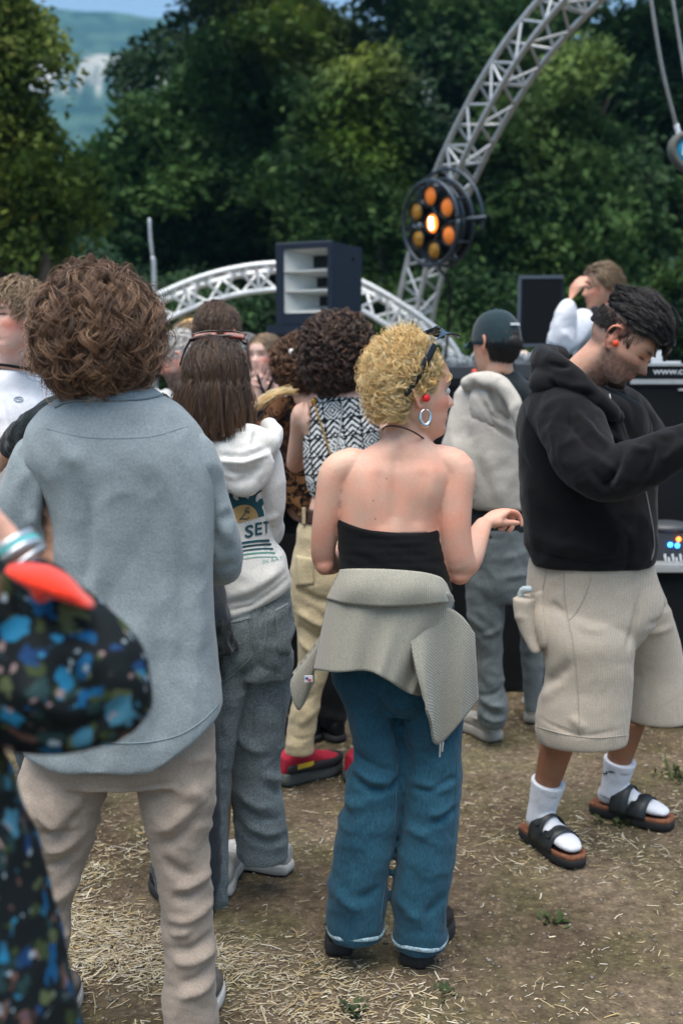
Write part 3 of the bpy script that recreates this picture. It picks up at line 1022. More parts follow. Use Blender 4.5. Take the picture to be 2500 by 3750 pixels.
# ------------------------------------------------------------------ the mountainside
def build_hills():
    xs = np.linspace(-900, 900, 150); t = np.linspace(0, 1, 90)
    X, T = np.meshgrid(xs, t)
    Y = 330 + 520 * T + 40 * np.sin(X * .006)
    n = fbm(np.stack([X.ravel() * .006, Y.ravel() * .006, 0 * X.ravel()], 1), 4).reshape(X.shape)
    prof = np.interp(T, [0, .15, .45, .55, .58, .72, .78, 1], [-4, 18, 86, 136, 158, 178, 202, 212])
    Z = prof * (1 + .05 * n) + 9 * n * (T > .1) + (X < -250) * 0
    nn, m = X.shape
    idx = np.arange(nn * m).reshape(nn, m)
    f = np.stack([idx[:-1, :-1], idx[:-1, 1:], idx[1:, 1:], idx[1:, :-1]], -1).reshape(-1, 4)
    m_, tt, p = nodes('mountain')
    v = coord(tt)
    a = N(tt, 'TexNoise', Scale=.09, Detail=6.0); tt.links.new(v, a.inputs[0])
    b = N(tt, 'TexNoise', Scale=.10, Detail=4.0); tt.links.new(coord(tt, (1, .25, .18)), b.inputs[0])
    ge = N(tt, 'SeparateXYZ'); tt.links.new(v, ge.inputs[0])
    hgt = N(tt, 'MapRange'); hgt.inputs[1].default_value = 110; hgt.inputs[2].default_value = 250; tt.links.new(ge.outputs[2], hgt.inputs[0])
    band = ramp(tt, hgt.outputs[0], [(.15, (0, 0, 0)), (.20, (1, 1, 1)), (.36, (1, 1, 1)), (.41, (0, 0, 0))])
    ad = N(tt, 'Math'); ad.operation = 'MULTIPLY'; tt.links.new(band.outputs[0], ad.inputs[0])
    rk = ramp(tt, b.outputs[0], [(.44, (0, 0, 0)), (.52, (1, 1, 1))]); tt.links.new(rk.outputs[0], ad.inputs[1])
    fo = ramp(tt, a.outputs[0], [(.35, (.012, .035, .03)), (.65, (.06, .11, .075))])
    ro = ramp(tt, a.outputs[0], [(.3, (.30, .29, .26)), (.7, (.48, .46, .40))])
    tt.links.new(mixc(tt, ad.outputs[0], fo.outputs[0], ro.outputs[0]), p.inputs['Base Color'])
    p.inputs['Roughness'].default_value = 1; p.inputs['Specular IOR Level'].default_value = 0
    o = rawmesh('hills', np.stack([X.ravel(), Y.ravel(), Z.ravel()], 1), f, None, m_, smooth=True)
    tag(o, 'hazy blue wooded mountainside with pale cliff bands', kind='structure')
build_hills()

# ------------------------------------------------------------------ trees
leaf_mat = attrmat('leaf', .6, trans=.22, spec=.12)
bark = plain('bark', (.05, .04, .03), .95, noise=.5, nscale=9, bumpd=.03)
def tree(name, label, cat, trunk, Y, blobs, n, size, pal, tr=.25, gap=.0, seed=1, group=None, spray=.30, lit=None, bough=.85):
    rg = np.random.default_rng(seed)
    base = G(trunk[0], 1500); base = np.array([W(trunk[0], 1300, Y)[0], Y, 0.0])
    root = thing(name, label, cat, base, group)
    B = []
    for b in blobs:
        c = W(b[0], b[1], Y + (b[4] if len(b) > 4 else 0)); k = mpp(b[1], Y)
        B.append((c, np.array([b[2] * k, b[2] * k * .8, b[3] * k])))
    vol = np.array([r.prod() ** .75 for c, r in B]); vol /= vol.sum()
    per = 16
    ns = n // per
    # boughs: flattened shelves of leaves set on and inside the crown
    area = sum(4 * math.pi * ((r[0] * r[1]) ** 1.6 / 3 + (r[0] * r[2]) ** 1.6 / 3 + (r[1] * r[2]) ** 1.6 / 3) ** (1 / 1.6) for c, r in B)
    nb = int(max(30, min(620, area / (math.pi * bough ** 2) * 1.15)))
    w = rg.choice(len(B), nb, p=vol)
    C = np.array([B[i][0] for i in w]); Rr = np.array([B[i][1] for i in w])
    d = unit(rg.normal(size=(nb, 3)) * (1, 1, .8))
    bc = C + d * Rr * (rg.random(nb) ** .30)[:, None] * (.85 + .25 * rg.random(nb))[:, None]
    bn = unit(np.array([0, 0, .8]) + d * .55 + rg.normal(size=(nb, 3)) * .22)
    bu = unit(np.cross(bn, rg.normal(size=(nb, 3)))); bv_ = np.cross(bn, bu)
    br = bough * (.55 + .9 * rg.random(nb))
    i = rg.choice(nb, ns, p=br ** 2 / (br ** 2).sum())
    a = rg.random(ns) * 6.28; q = np.sqrt(rg.random(ns)); el_ = .6 + .4 * np.sin(a * 2 + i)
    p = bc[i] + (bu[i] * np.cos(a)[:, None] * 1.0 + bv_[i] * (np.sin(a) * el_)[:, None]) * (q * br[i])[:, None] + bn[i] * (rg.normal(size=ns) * .09 * br[i] - .30 * br[i] * q ** 2)[:, None]
    d = d[i]
    p[:, 2] = np.maximum(p[:, 2], .05)
    nz = perlin(p * 2.1 + seed)
    keep = nz > gap - .28
    p, d, i = p[keep], d[keep], i[keep]; bni = bn[i]
    ns = len(p)
    nrm = unit(bni + d * .25 + rg.normal(size=(ns, 3)) * .30)
    u = unit(np.cross(nrm, rg.normal(size=(ns, 3)))); v = np.cross(nrm, u)
    a = rg.random((ns, per)) * 6.28; r = spray * np.sqrt(rg.random((ns, per)))
    lp = p[:, None] + u[:, None] * (r * np.cos(a))[..., None] + v[:, None] * (r * np.sin(a))[..., None] + nrm[:, None] * (rg.normal(size=(ns, per)) * .07 - .25 * r)[..., None]
    ln = unit(nrm[:, None] + rg.normal(size=(ns, per, 3)) * .45).reshape(-1, 3)
    lp = lp.reshape(-1, 3); m = len(lp)
    lu = unit(np.cross(ln, rg.normal(size=(m, 3)))); lv = np.cross(ln, lu)
    s = (size * (.6 + .8 * rg.random(m)))[:, None]
    V = np.stack([lp - lu * s, lp - lv * s * .55 + ln * s * .12, lp + lu * s * 1.1 - ln * s * .15, lp + lv * s * .55 + ln * s * .12], 1).reshape(-1, 3)
    F = np.arange(m * 4).reshape(-1, 4)
    pal = np.asarray(pal, float)
    pi = np.clip((np.repeat(perlin(p * .5 + 7) * .9 + .25 * rg.normal(size=nb)[i], per) + .5) * (len(pal) - 1) + rg.normal(size=m) * .35, 0, len(pal) - 1.001)
    i0 = pi.astype(int); fr = (pi - i0)[:, None]
    col = pal[i0] * (1 - fr) + pal[np.minimum(i0 + 1, len(pal) - 1)] * fr
    col = col * (.75 + .5 * rg.random(m))[:, None]
    if lit is not None:
        for (lx, ly, lr, lc) in lit:        # lit patches of the crown, painted into the leaf colours
            q = W(lx, ly, Y)
            ww = np.exp(-(((lp - q) * (1, .35, 1)) ** 2).sum(1) / (lr * mpp(ly, Y)) ** 2)[:, None]
            col = col * (1 - ww) + np.asarray(lc) * ww * (.7 + .6 * rg.random(m))[:, None]
    rawmesh('crown', V, F, np.repeat(np.clip(col, 0, 1), 4, 0), leaf_mat, root)
    # trunk and limbs
    g = Geo()
    hub = base + (0, 0, max(1.2, min(b[0][2] for b in B) * .5))
    g.tube([base - (0, 0, .2), base + (0, 0, .5), hub, hub + (np.mean([b[0] for b in B], 0) - hub) * .6], np.array([1.35, 1.0, .8, .35]) * tr, m=14)
    for c, r in B[:9]:
        e = hub + (c - hub) * .9
        mid = hub + (c - hub) * .5 + rg.normal(size=3) * .3
        g.tube([hub - (0, 0, .2), mid, e], np.array([.42, .26, .07]) * tr, m=8)
    obj('trunk', g, bark, root)
    return root
DK = [(.006, .018, .008), (.014, .040, .014), (.030, .074, .020), (.055, .110, .024)]
MID = [(.009, .026, .011), (.022, .056, .018), (.044, .095, .026), (.075, .130, .032)]
YEL = [(.032, .062, .012), (.066, .110, .018), (.11, .150, .024), (.16, .17, .03)]
TEAL = [(.012, .036, .020), (.024, .062, .032), (.042, .092, .044)]
tree('maple_tree', 'big dark broadleaf tree filling the middle of the wood, olive sprays at its upper right', 'tree', (760, 0), 17,
     [(900, 330, 300, 300), (650, 520, 300, 290), (1010, 640, 330, 300), (720, 800, 330, 280), (1150, 430, 230, 260), (430, 680, 180, 190), (960, 90, 330, 190, 2), (1230, 860, 240, 230), (610, 215, 110, 130, 1), (850, 20, 250, 150, 1), (1060, 210, 210, 160, -1.5), (1120, 900, 260, 220), (500, 430, 100, 130), (860, 980, 300, 160)],
     130000, .066, DK, .42, .10, 3, bough=1.05, lit=[(1040, 120, 170, (.19, .24, .02)), (860, 80, 140, (.13, .18, .02)), (1160, 280, 110, (.22, .27, .025)), (1080, 560, 170, (.07, .15, .035)), (1150, 760, 160, (.09, .17, .045)), (760, 420, 150, (.05, .11, .025)), (900, 700, 150, (.06, .12, .035)), (640, 760, 120, (.04, .10, .03))])
tree('linden_tree', 'yellowing tree cut by the left edge of the photo, in front of the mountain', 'tree', (-60, 0), 11,
     [(-10, 110, 90, 150), (20, 330, 100, 140), (10, 520, 130, 150), (110, 660, 110, 110), (-10, 760, 170, 140), (10, 20, 60, 100), (175, 720, 75, 75)],
     40000, .042, YEL, .22, .02, 5, spray=.2, bough=.5)
tree('beech_tree', 'mid-green tree with olive top behind the orange stage lamp, left of the tall truss', 'tree', (1420, 0), 15,
     [(1330, 330, 170, 130), (1300, 620, 190, 190), (1420, 480, 130, 180), (1380, 830, 200, 200), (1480, 640, 110, 160)],
     46000, .056, MID, .25, .05, 8, lit=[(1330, 250, 120, (.17, .21, .03)), (1290, 520, 130, (.14, .23, .025)), (1380, 620, 100, (.12, .20, .025))])
tree('chestnut_tree', 'tall dark tree behind the upper end of the curved truss', 'tree', (1640, 0), 20,
     [(1580, 120, 230, 260), (1800, 60, 260, 220), (1560, 480, 180, 260), (1760, 380, 260, 230), (1700, 700, 220, 230), (1650, 900, 240, 200), (1480, 60, 90, 160)],
     70000, .068, DK, .4, .06, 13)
tree('oak_tree', 'broad mid-green tree right of the curved truss, above the loudspeaker', 'tree', (2080, 0), 15.5,
     [(2060, 380, 240, 190), (1950, 620, 230, 190), (2130, 820, 270, 190), (1880, 850, 220, 200), (2250, 230, 220, 160), (2060, 1010, 260, 160), (1830, 1020, 180, 150)],
     80000, .062, MID, .3, .11, 17, lit=[(2090, 270, 150, (.12, .18, .035)), (1980, 560, 160, (.10, .17, .04)), (2150, 820, 150, (.07, .14, .04))])
tree('lime_tree', 'dark tree at the right edge behind the hanging blue sign, sky showing through', 'tree', (2320, 0), 18,
     [(2420, 420, 190, 240), (2330, 120, 230, 170), (2440, 760, 200, 230), (2260, 660, 130, 190), (2520, 150, 160, 260), (2130, 60, 160, 130)],
     60000, .066, DK, .34, .12, 23)
for i, (x, y, rx, ry, Y, pal, lab, n) in enumerate([
        (90, 960, 270, 210, 14, TEAL, 'large blue-green bush at the left edge under the yellow tree', 16000),
        (380, 1010, 240, 170, 14.5, TEAL, 'blue-green bush left of the thin pole', 12000),
        (720, 1130, 200, 190, 12.5, MID, 'bright bush under the left half of the white arch', 12000),
        (960, 1180, 160, 130, 12.8, MID, 'low bush under the crown of the white arch', 9000),
        (1230, 1110, 260, 170, 14, DK, 'dark bush behind the big loudspeaker', 11000),
        (1690, 1140, 200, 170, 13, MID, 'bush behind the cap, right of the truss foot', 11000),
        (2420, 1110, 180, 170, 12.5, MID, 'bush at the right edge behind the DJ', 11000),
        (500, 900, 420, 260, 23, DK, 'dark undergrowth behind the thin pole', 12000),
        (1500, 1000, 500, 280, 24, DK, 'dark undergrowth far behind the stage lamp', 14000),
        (2250, 1000, 480, 280, 24, DK, 'dark undergrowth far behind the DJ', 14000)]):
    k = mpp(1300, Y)
    gy = 1324 + 1.56 / k * .98
    tree('bush', lab, 'bush', (x, 0), Y, [(x, y, rx, ry), (x - rx * .5, y + ry * .55, rx * .7, ry * .8), (x + rx * .5, y + ry * .5, rx * .7, ry * .8), (x, (y + gy) / 2 + 40, rx, (gy - y) * .5)], int(n * 1.8), .036 if Y < 16 else .06, pal, .06, -.1, 40 + i, 'bushes along the edge of the wood', spray=.2 if Y < 16 else .34, bough=.5 if Y < 16 else .9)

# ------------------------------------------------------------------ trusses
alu = plain('aluminium', (.46, .48, .48), .38, .5, noise=.08, nscale=30)
white_alu = plain('pale_aluminium', (.80, .82, .81), .4, .2, noise=.05, nscale=30)
black = plain('black_paint', (.005, .006, .007), .5, spec=.25)
blackcab = plain('cabinet_blue_black', (.012, .019, .034), .6, spec=.25, noise=.25, nscale=120, bumpd=.001)
_cyl = None
def rod(name, a, b, r, mat, parent):
    """a straight tube; all rods share one mesh per material"""
    key = 'rod_' + mat.name
    me = bpy.data.meshes.get(key)
    if me is None:
        th = np.linspace(0, 2 * math.pi, 10, endpoint=False)
        P = np.array([np.stack([np.cos(th), np.sin(th), 0 * th + z], 1) for z in (0, 1)])
        g = Geo().rings(P); me = mesh_from(key, g.verts(), g.f); me.materials.append(mat)
    a, b = Vector(a), Vector(b)
    o = link(bpy.data.objects.new(name, me))
    q = (b - a).to_track_quat('Z', 'Y')
    o.matrix_basis = Matrix.LocRotScale(a, q, Vector((r, r, (b - a).length)))
    o.parent = parent; o.matrix_parent_inverse = world_of(parent).inverted()
    return o
def truss(name, label, path, chords, cr_r, br_r, bay, mat, up=(0, 1, 0)):
    P = cr(np.asarray(path, float), 12)
    seg = np.linalg.norm(np.diff(P, axis=0), axis=1); s = np.concatenate([[0], np.cumsum(seg)])
    n = int(s[-1] / bay) * 2 + 1
    ss = np.linspace(0, s[-1], n)
    P = np.stack([np.interp(ss, s, P[:, k]) for k in range(3)], 1)
    t = unit(np.gradient(P, axis=0)); up = np.asarray(up, float)
    U = unit(np.cross(t, up)); V = np.cross(U, t)
    root = thing(name, label, 'truss', (P[0][0], P[0][1], 0))
    ch = [P + U * a + V * b for a, b in chords]
    for c in ch:
        obj('chord', Geo().tube(c, cr_r, m=12, k=2, side=(0, 1, .01)), mat, root)
    m = len(ch)
    prs = [(0, 1)] if m == 2 else [(i, (i + 1) % m) for i in range(m)]
    for i, j in prs:
        for k in range(0, n - 1):
            a, b = (ch[i][k], ch[j][k + 1]) if k % 2 == 0 else (ch[j][k], ch[i][k + 1])
            rod('brace', a, b, br_r, mat, root)
            if k % 4 == 0: rod('brace', ch[i][k], ch[j][k], br_r, mat, root)
    return root
A = lambda px, py, Y: W(px, py, Y)
truss('arch_truss', 'low white lattice arch behind the big loudspeaker, from the thin pole to the lamp',
      [A(335, 1980, 9.8), A(350, 1600, 9.8), A(375, 1390, 9.8), A(470, 1205, 9.8), A(610, 1120, 9.8), A(800, 1047, 9.8), A(1005, 1014, 9.8), A(1180, 1030, 9.8), A(1320, 1083, 9.8), A(1430, 1146, 9.8), A(1540, 1222, 9.8), A(1640, 1330, 9.8), A(1690, 1600, 9.8), A(1710, 1980, 9.8)],
      [(-.105, 0), (.105, -.07), (.06, .16)], .023, .012, .30, white_alu)
truss('tall_truss', 'tall grey lattice truss that curves up to the right past the orange stage lamp',
      [A(1440, 2000, 10.3), A(1475, 1500, 10.3), A(1510, 1200, 10.2), A(1552, 1000, 10.0), A(1598, 830, 9.8), A(1668, 640, 9.5), A(1770, 430, 9.2), A(1900, 215, 8.9), A(2060, 20, 8.6), A(2260, -160, 8.3), A(2600, -330, 8.0)],
      [(-.16, .06), (.16, .06), (.0, -.17)], .023, .0115, .34, alu)
pl = thing('pole', 'thin grey metal pole standing behind the curly brown hair', 'pole', (A(556, 1000, 9)[0], 9, 0))
o = obj('lower_tube', Geo().tube([A(572, 1900, 9) * (1, 1, 0) + (0, 0, 0), A(566, 1075, 9), A(560, 945, 9)], .019, m=12, k=2), alu, pl)
obj('upper_tube', Geo().tube([A(560, 950, 9), A(551, 870, 9), A(548, 803, 9)], .014, m=12, k=2), alu, pl)

# ------------------------------------------------------------------ the stage lamp
def build_lamp():
    c = A(1592, 818, 8.95)
    root = thing('stage_lamp', 'round black stage lamp with seven amber bulbs, the middle one lit', 'stage lamp', c)
    f = unit([-.80, -.60, -.10]); u = unit(np.cross((0, 0, 1), f)); v = np.cross(f, u)
    L = lambda x, y, z: c + u * x + v * y + f * z
    rim = plain('lamp_rim', (.05, .065, .08), .35, .6)
    amber = plain('amber_glass', (.42, .20, .025), .12, .35, noise=.35, nscale=25)
    chrome = plain('lamp_silver', (.45, .48, .5), .25, .9)
    lit = emit('lit_amber', (1, .20, .015), .75); glow = emit('warm_amber', (.8, .20, .02), .07)
    hot = emit('hot_filament', (1, .78, .45), 3.5)
    def ringt(r, z, t, name, mat, a0=0, a1=360):
        th = np.radians(np.linspace(a0, a1, 60))
        return obj(name, Geo().tube([L(r * math.cos(a), r * math.sin(a), z) for a in th], t, m=10, k=1, round_=a1 - a0 < 360), mat, root)
    ringt(.315, .05, .017, 'front_ring', rim); ringt(.325, -.09, .013, 'rear_ring', rim)
    ringt(.30, -.02, .010, 'middle_ring', rim)
    for k in range(12):
        a = k * math.pi / 6
        rod('tie_bar', L(.318 * math.cos(a), .318 * math.sin(a), .05), L(.325 * math.cos(a), .325 * math.sin(a), -.09), .008, rim, root)
    for k in range(6):
        a = R(90 + 60 * k - 30)
        rod('spoke', L(.05 * math.cos(a), .05 * math.sin(a), -.06), L(.315 * math.cos(a), .315 * math.sin(a), -.05), .010, chrome, root)
    obj('back_plate', Geo().rings(np.array([[L(r * math.cos(a), r * math.sin(a), z) for a in np.linspace(0, 6.283, 40, endpoint=False)] for r, z in ((.27, -.10), (.29, -.11), (.29, -.15), (.20, -.19))])), black, root)
    for k in range(7):
        x, y = (0, 0) if k == 0 else (.205 * math.cos(R(60 * k + 30)), .205 * math.sin(R(60 * k + 30)))
        r = .074
        P = [[L(x + q * math.cos(a), y + q * math.sin(a), z) for a in np.linspace(0, 6.283, 28, endpoint=False)] for q, z in ((.03, -.10), (.055, -.06), (.078, .0), (.083, .03), (.083, .04), (.074, .04), (.066, .01))]
        cup = obj('reflector', Geo().rings(np.array(P)), black, root)
        Pl = [[L(x + r * q * math.cos(a), y + r * q * math.sin(a), z) for a in np.linspace(0, 6.283, 24, endpoint=False)] for q, z in ((.98, .012), (.9, .026), (.6, .04), (.2, .046))]
        obj('lens', Geo().rings(np.array(Pl)), lit if k == 0 else (glow if k in (1, 5, 6) else amber), cup)
        if k == 0:
            obj('filament', Geo().tube([L(.012, -.035, .052), L(.012, .035, .052)], .016, m=10, k=1), hot, cup)
    ringt(.40, -.12, .014, 'yoke', rim, -12, 192)
    for sx in (-1, 1):
        rod('pivot', L(.31 * sx, 0, -.05), L(.43 * sx, 0, -.12), .018, rim, root)
    obj('ballast_box', Geo().box(L(-.38, -.12, -.17), (.13, .24, .13), np.stack([u, v, f], 1)), black, root)
    rod('clamp', L(0, .36, -.12), A(1640, 700, 9.4), .02, black, root)
    cb = obj('power_cable', Geo().tube([L(-.1, -.33, -.1), A(1645, 1050, 9.2), A(1640, 1200, 9.3), A(1620, 1400, 9.5)], .012, m=8), black, root)
build_lamp()

# ------------------------------------------------------------------ loudspeakers
def frame(ax, th):
    c, s = math.cos(th), math.sin(th)
    return np.array([[c, -s, 0], [s, c, 0], [0, 0, 1.0]])
def build_pa():
    th = R(-27); M = frame(0, th)
    o0 = W(1214, 1000, 7.1); o0[2] = 0
    Q = lambda x, y, z: o0 + M @ np.array([x, y, z], float)
    z1, z0 = W(1214, 884, 7.1)[2], W(1225, 1185, 7.1)[2]
    w, d = .395, .42
    root = thing('horn_speaker', 'blue-black loudspeaker with a pale grey horn front, raised above the crowd', 'loudspeaker', Q(-w / 2, d / 2, z0))
    pale = plain('horn_grey', (.55, .57, .54), .55, noise=.05)
    g = Geo()
    def bx(g, x0, x1, y0, y1, a, b):
        g.box(Q((x0 + x1) / 2, (y0 + y1) / 2, (a + b) / 2), (abs(x1 - x0), abs(y1 - y0), abs(b - a)), M)
    bx(g, -.03, 0, 0, d, z0, z1); bx(g, -w, -w + .055, 0, d, z0, z1); bx(g, -w + .055, -.03, .002, d, z1 - .035, z1 - .001); bx(g, -w + .055, -.03, .002, d, z0 + .001, z0 + .07); bx(g, -w + .055, -.03, d - .03, d - .002, z0 + .07, z1 - .035)
    obj('cabinet', g, blackcab, root, smooth=False)
    obj('top_edge', Geo().box(Q(-w / 2, .012, z1 + .004), (w, .02, .006), M), plain('pale_edge', (.10, .12, .15), .5), root, smooth=False)  # paler strip along the top front edge
    H0, H1 = z0 + .07, z1 - .035
    X0, X1 = -w + .055, -.03
    hh = H1 - H0
    horn = Geo()
    # three mouths, each a four-sided funnel; fins between them
    slots = [(.69, .97, .42, .80), (.38, .62, .50, 1.0), (.08, .32, .56, 1.0)]
    edges = [1.0, .65, .34, 0.0]
    for (a, b, xa, xb), top, bot in zip(slots, edges[:-1], edges[1:]):
        za, zb = H0 + bot * hh, H0 + top * hh
        rim_ = [(X0, zb), (X1, zb), (X1, za), (X0, za)]
        ix0, ix1 = X0 + xa * (X1 - X0), X0 + min(xb, .97) * (X1 - X0)
        iz0, iz1 = H0 + (a + .04) * hh, H0 + (b - .05) * hh
        inn = [(ix0, iz1), (ix1, iz1), (ix1, iz0), (ix0, iz0)]
        V = [Q(x, .012, z) for x, z in rim_] + [Q(x, .16, z) for x, z in inn]
        horn.add(V, [(0, 4, 5, 1), (1, 5, 6, 2), (2, 6, 7, 3), (3, 7, 4, 0)])
    h = obj('horn', horn, pale, root, smooth=False)
    for (a, b, xa, xb) in slots:
        ix0, ix1 = X0 + xa * (X1 - X0), X0 + min(xb, .97) * (X1 - X0)
        iz0, iz1 = H0 + (a + .04) * hh, H0 + (b - .05) * hh
        g = Geo(); bx(g, ix0 - .004, ix1 + .004, .158, .22, iz0 - .004, iz1 + .004)
        obj('throat', g, black, h, smooth=False)
    g = Geo(); bx(g, X0 + .002, X1 - .002, .006, .02, H0 + .645 * hh, H0 + .665 * hh); bx(g, X0 + .06, X1 - .002, .004, .05, H0 + .33 * hh, H0 + .355 * hh)
    obj('fin', g, pale, h, smooth=False)
    gg = Geo().tube([Q(.001, .30, z0 + .42), Q(.004, .30, z0 + .42)], .02, m=16, k=1, round_=False)
    obj('socket', gg, black, root)
    s = thing('bass_cabinet', 'black bass cabinet on the ground under the horn loudspeaker', 'loudspeaker', Q(-w / 2, d / 2, 0))
    g = Geo(); bx(g, -w - .06, .0, -.02, .5, 0, z0 - .004)
    obj('cabinet', g, blackcab, s, smooth=False)
    g = Geo(); bx(g, -w - .03, -.03, -.03, -.022, .08, z0 - .06)
    obj('grille', g, plain('grille_black', (.005, .006, .008), .8, spec=.2), s, smooth=False)
build_pa()
def build_monitor():
    Y = 7.2
    th = R(-8); M = frame(0, th)
    tl, tr, bl = W(1897, 1008, Y), W(2060, 1006, Y), W(1885, 1272, Y)
    w = tr[0] - tl[0]; h = tl[2] - bl[2]
    o0 = np.array([tl[0], Y, bl[2]])
    Q = lambda x, y, z: o0 + M @ np.array([x, y, z], float)
    r = thing('monitor_speaker', 'black loudspeaker with a flat black grille on the stage, left of the DJ', 'loudspeaker', Q(w / 2, .15, 0))
    g = Geo().box(Q(w / 2, .16, h / 2), (w, .3, h), M)
    obj('cabinet', g, blackcab, r, smooth=False)
    obj('grille', Geo().box(Q(w / 2 + .01, .002, h / 2 - .01), (w - .05, .02, h - .05), M), plain('monitor_grille', (.004, .005, .006), .8, spec=.2, noise=.3, nscale=400), r, smooth=False)
    e = plain('monitor_edge', (.07, .09, .11), .45)
    obj('edge_trim', Geo().box(Q(w / 2, -.004, h - .012), (w, .012, .02), M), e, r, smooth=False)
    obj('edge_trim', Geo().box(Q(w / 2, -.004, .012), (w, .012, .02), M), e, r, smooth=False)
    obj('edge_trim', Geo().box(Q(.008, -.006, h / 2), (.02, .012, h - .05), M), e, r, smooth=False)
    s = thing('speaker_stand', 'black stand carrying the grilled loudspeaker behind the DJ booth', 'stand', (Q(w / 2, .15, 0)[0], Q(w / 2, .15, 0)[1], 0))
    rod('pole', Q(w / 2, .15, 0) * (1, 1, 0) + (0, 0, .35), Q(w / 2, .15, -.005), .03, black, s)
    obj('base', Geo().box(Q(w / 2, .15, 0) * (1, 1, 0) + (0, 0, .38), (.5, .4, .05), M), black, s, smooth=False)
build_monitor()

# ------------------------------------------------------------------ stage, booth, gear
def upr(c, yaw=0):
    """lettering frame: upright, facing the camera side, turned by yaw"""
    M = np.eye(4); Rz = frame(0, R(yaw))
    M[:3, 0] = Rz @ (1, 0, 0); M[:3, 1] = (0, 0, 1); M[:3, 2] = Rz @ (0, -1, 0); M[:3, 3] = c
    return M
whitep = plain('white_print', (.75, .78, .78), .6)
def build_booth():
    Y = 5.3
    x0, x1 = W(1560, 1400, Y)[0], W(3100, 1400, Y)[0]
    zt = W(2400, 1402, Y)[2]
    st = thing('stage', 'low black stage platform under the DJ, behind the booth', 'stage', (2.2, 6.6, 0))
    obj('deck', Geo().box((2.2, 6.75, .33), (4.6, 2.3, .06)), plain('stage_deck', (.012, .012, .013), .7), st, smooth=False)
    obj('skirt', Geo().box((2.2, 6.75, .15), (4.5, 2.2, .296)), black, st, smooth=False)
    b = thing('dj_booth', 'black DJ booth with a cloth front behind the man in the black hoodie', 'DJ booth', ((x0 + x1) / 2, Y, 0))
    bc = cloth('booth_cloth', (.004, .005, .006), .85, .3, 200, sheen=.05)
    zm = W(2400, 2060, Y)[2]
    obj('front_panel', Geo().box(((x0 + x1) / 2, Y, zt / 2), (x1 - x0, .05, zt - .02)), bc, b, smooth=False)
    obj('table_top', Geo().box(((x0 + x1) / 2, Y + .36, zt), (x1 - x0 + .04, .78, .035)), black, b, smooth=False)
    xe = W(2300, 1392, Y)[0]
    obj('edge_profile', Geo().box(((xe + x1) / 2, Y - .032, zt + .006), (x1 - xe, .012, .022)), alu, b, smooth=False)
    for sx in (x0 + .06, x1 - .06):
        obj('leg', Geo().box((sx, Y + .66, zt / 2 - .02), (.05, .05, zt - .05)), black, b, smooth=False)
    p = W(2392, 1562, Y - .03)
    obj('knob', Geo().tube([p + (0, .01, 0), p - (0, .012, 0)], .034, m=20, k=1), plain('white_knob', (.7, .74, .74), .4), b)
    p = W(2493, 1427, Y - .03)
    obj('latch', Geo().box(p, (.03, .012, .010)), alu, b, smooth=False)
    # long black case with white lettering, on the booth
    c = thing('equipment_case', 'long black case lettered in white on top of the booth at the right edge', 'case', (W(2600, 1370, Y)[0], Y + .2, zt + .0175))
    za, zb = W(2400, 1386, Y)[2], W(2400, 1338, Y)[2]
    za = zt + .02
    obj('body', Geo().box((W(2640, 1360, Y)[0], Y + .2, (za + zb) / 2), (.78, .36, zb - za)), black, c, smooth=False)
    t = lettering('lettering', 'WWW.CONNECT', upr((W(2392, 1374, Y)[0] + .145, Y + .018, W(2400, 1371, Y)[2])), .021, whitep, c, True, .29)
    obj('lid_edge', Geo().box((W(2640, 1360, Y)[0], Y + .018, zb + .003), (.79, .02, .012)), alu, c, smooth=False)
    wp = thing('paper_stack', 'white paper sheets leaning on the lettered case beside the bowed face', 'paper', W(2405, 1330, Y + .2))
    obj('sheet', Geo().box(W(2402, 1312, Y + .1), (.055, .012, .075), frame(0, .3)), plain('paper', (.8, .82, .82), .7), wp, smooth=False)
    obj('sheet', Geo().box(W(2440, 1330, Y + .16), (.12, .08, .02), frame(0, -.2)), bpy.data.materials['paper'], wp, smooth=False)
    gm = plain('gear_grey', (.045, .05, .055), .45); kn = plain('knob_grey', (.35, .38, .38), .4); rd = plain('red_knob', (.65, .06, .02), .4)
    def mixer(label, pa, pb, ptop, knobs, yd=.3):
        xa, xb = W(pa, 1390, Y + .1)[0], W(pb, 1390, Y + .1)[0]
        zz = W(pa, ptop, Y + .1)[2]
        m = thing('mixer', label, 'mixer', ((xa + xb) / 2, Y + .1 + yd / 2, zt + .0175))
        h = max(.05, zz - zt - .02)
        V = [(xa, Y + .05, zt + .02), (xb, Y + .05, zt + .02), (xb, Y + .05 + yd, zt + .02), (xa, Y + .05 + yd, zt + .02), (xa, Y + .05, zt + .02 + h * .6), (xb, Y + .05, zt + .02 + h * .6), (xb, Y + .05 + yd, zt + .02 + h), (xa, Y + .05 + yd, zt + .02 + h)]
        obj('body', Geo().add(V, [(0, 3, 2, 1), (4, 5, 6, 7), (0, 1, 5, 4), (1, 2, 6, 5), (2, 3, 7, 6), (3, 0, 4, 7)]), gm, m, smooth=False)
        rr = np.random.default_rng(int(pa))
        for k in range(knobs):
            x = xa + (xb - xa) * (.1 + .8 * rr.random()); q = rr.random(); y = Y + .05 + yd * (.1 + .8 * q)
            z = zt + .02 + h * (.6 + .4 * (.1 + .8 * q))
            rod('knob', (x, y, z), (x, y - .004, z + .022 + .02 * rr.random()), .008 + .006 * rr.random(), rd if (k == 0 and pa < 1700) else kn, m)
        return m
    m = mixer('black mixing desk with a red knob on the booth, left of the cap wearer', 1640, 1790, 1318, 16)
    p = W(1735, 1362, Y - .01)
    obj('red_button', Geo().tube([p, p - (0, .02, 0)], .014, m=14, k=1), rd, m)
    mixer('black deck with grey knobs on the booth between the cap and the black hood', 1880, 2030, 1300, 18)
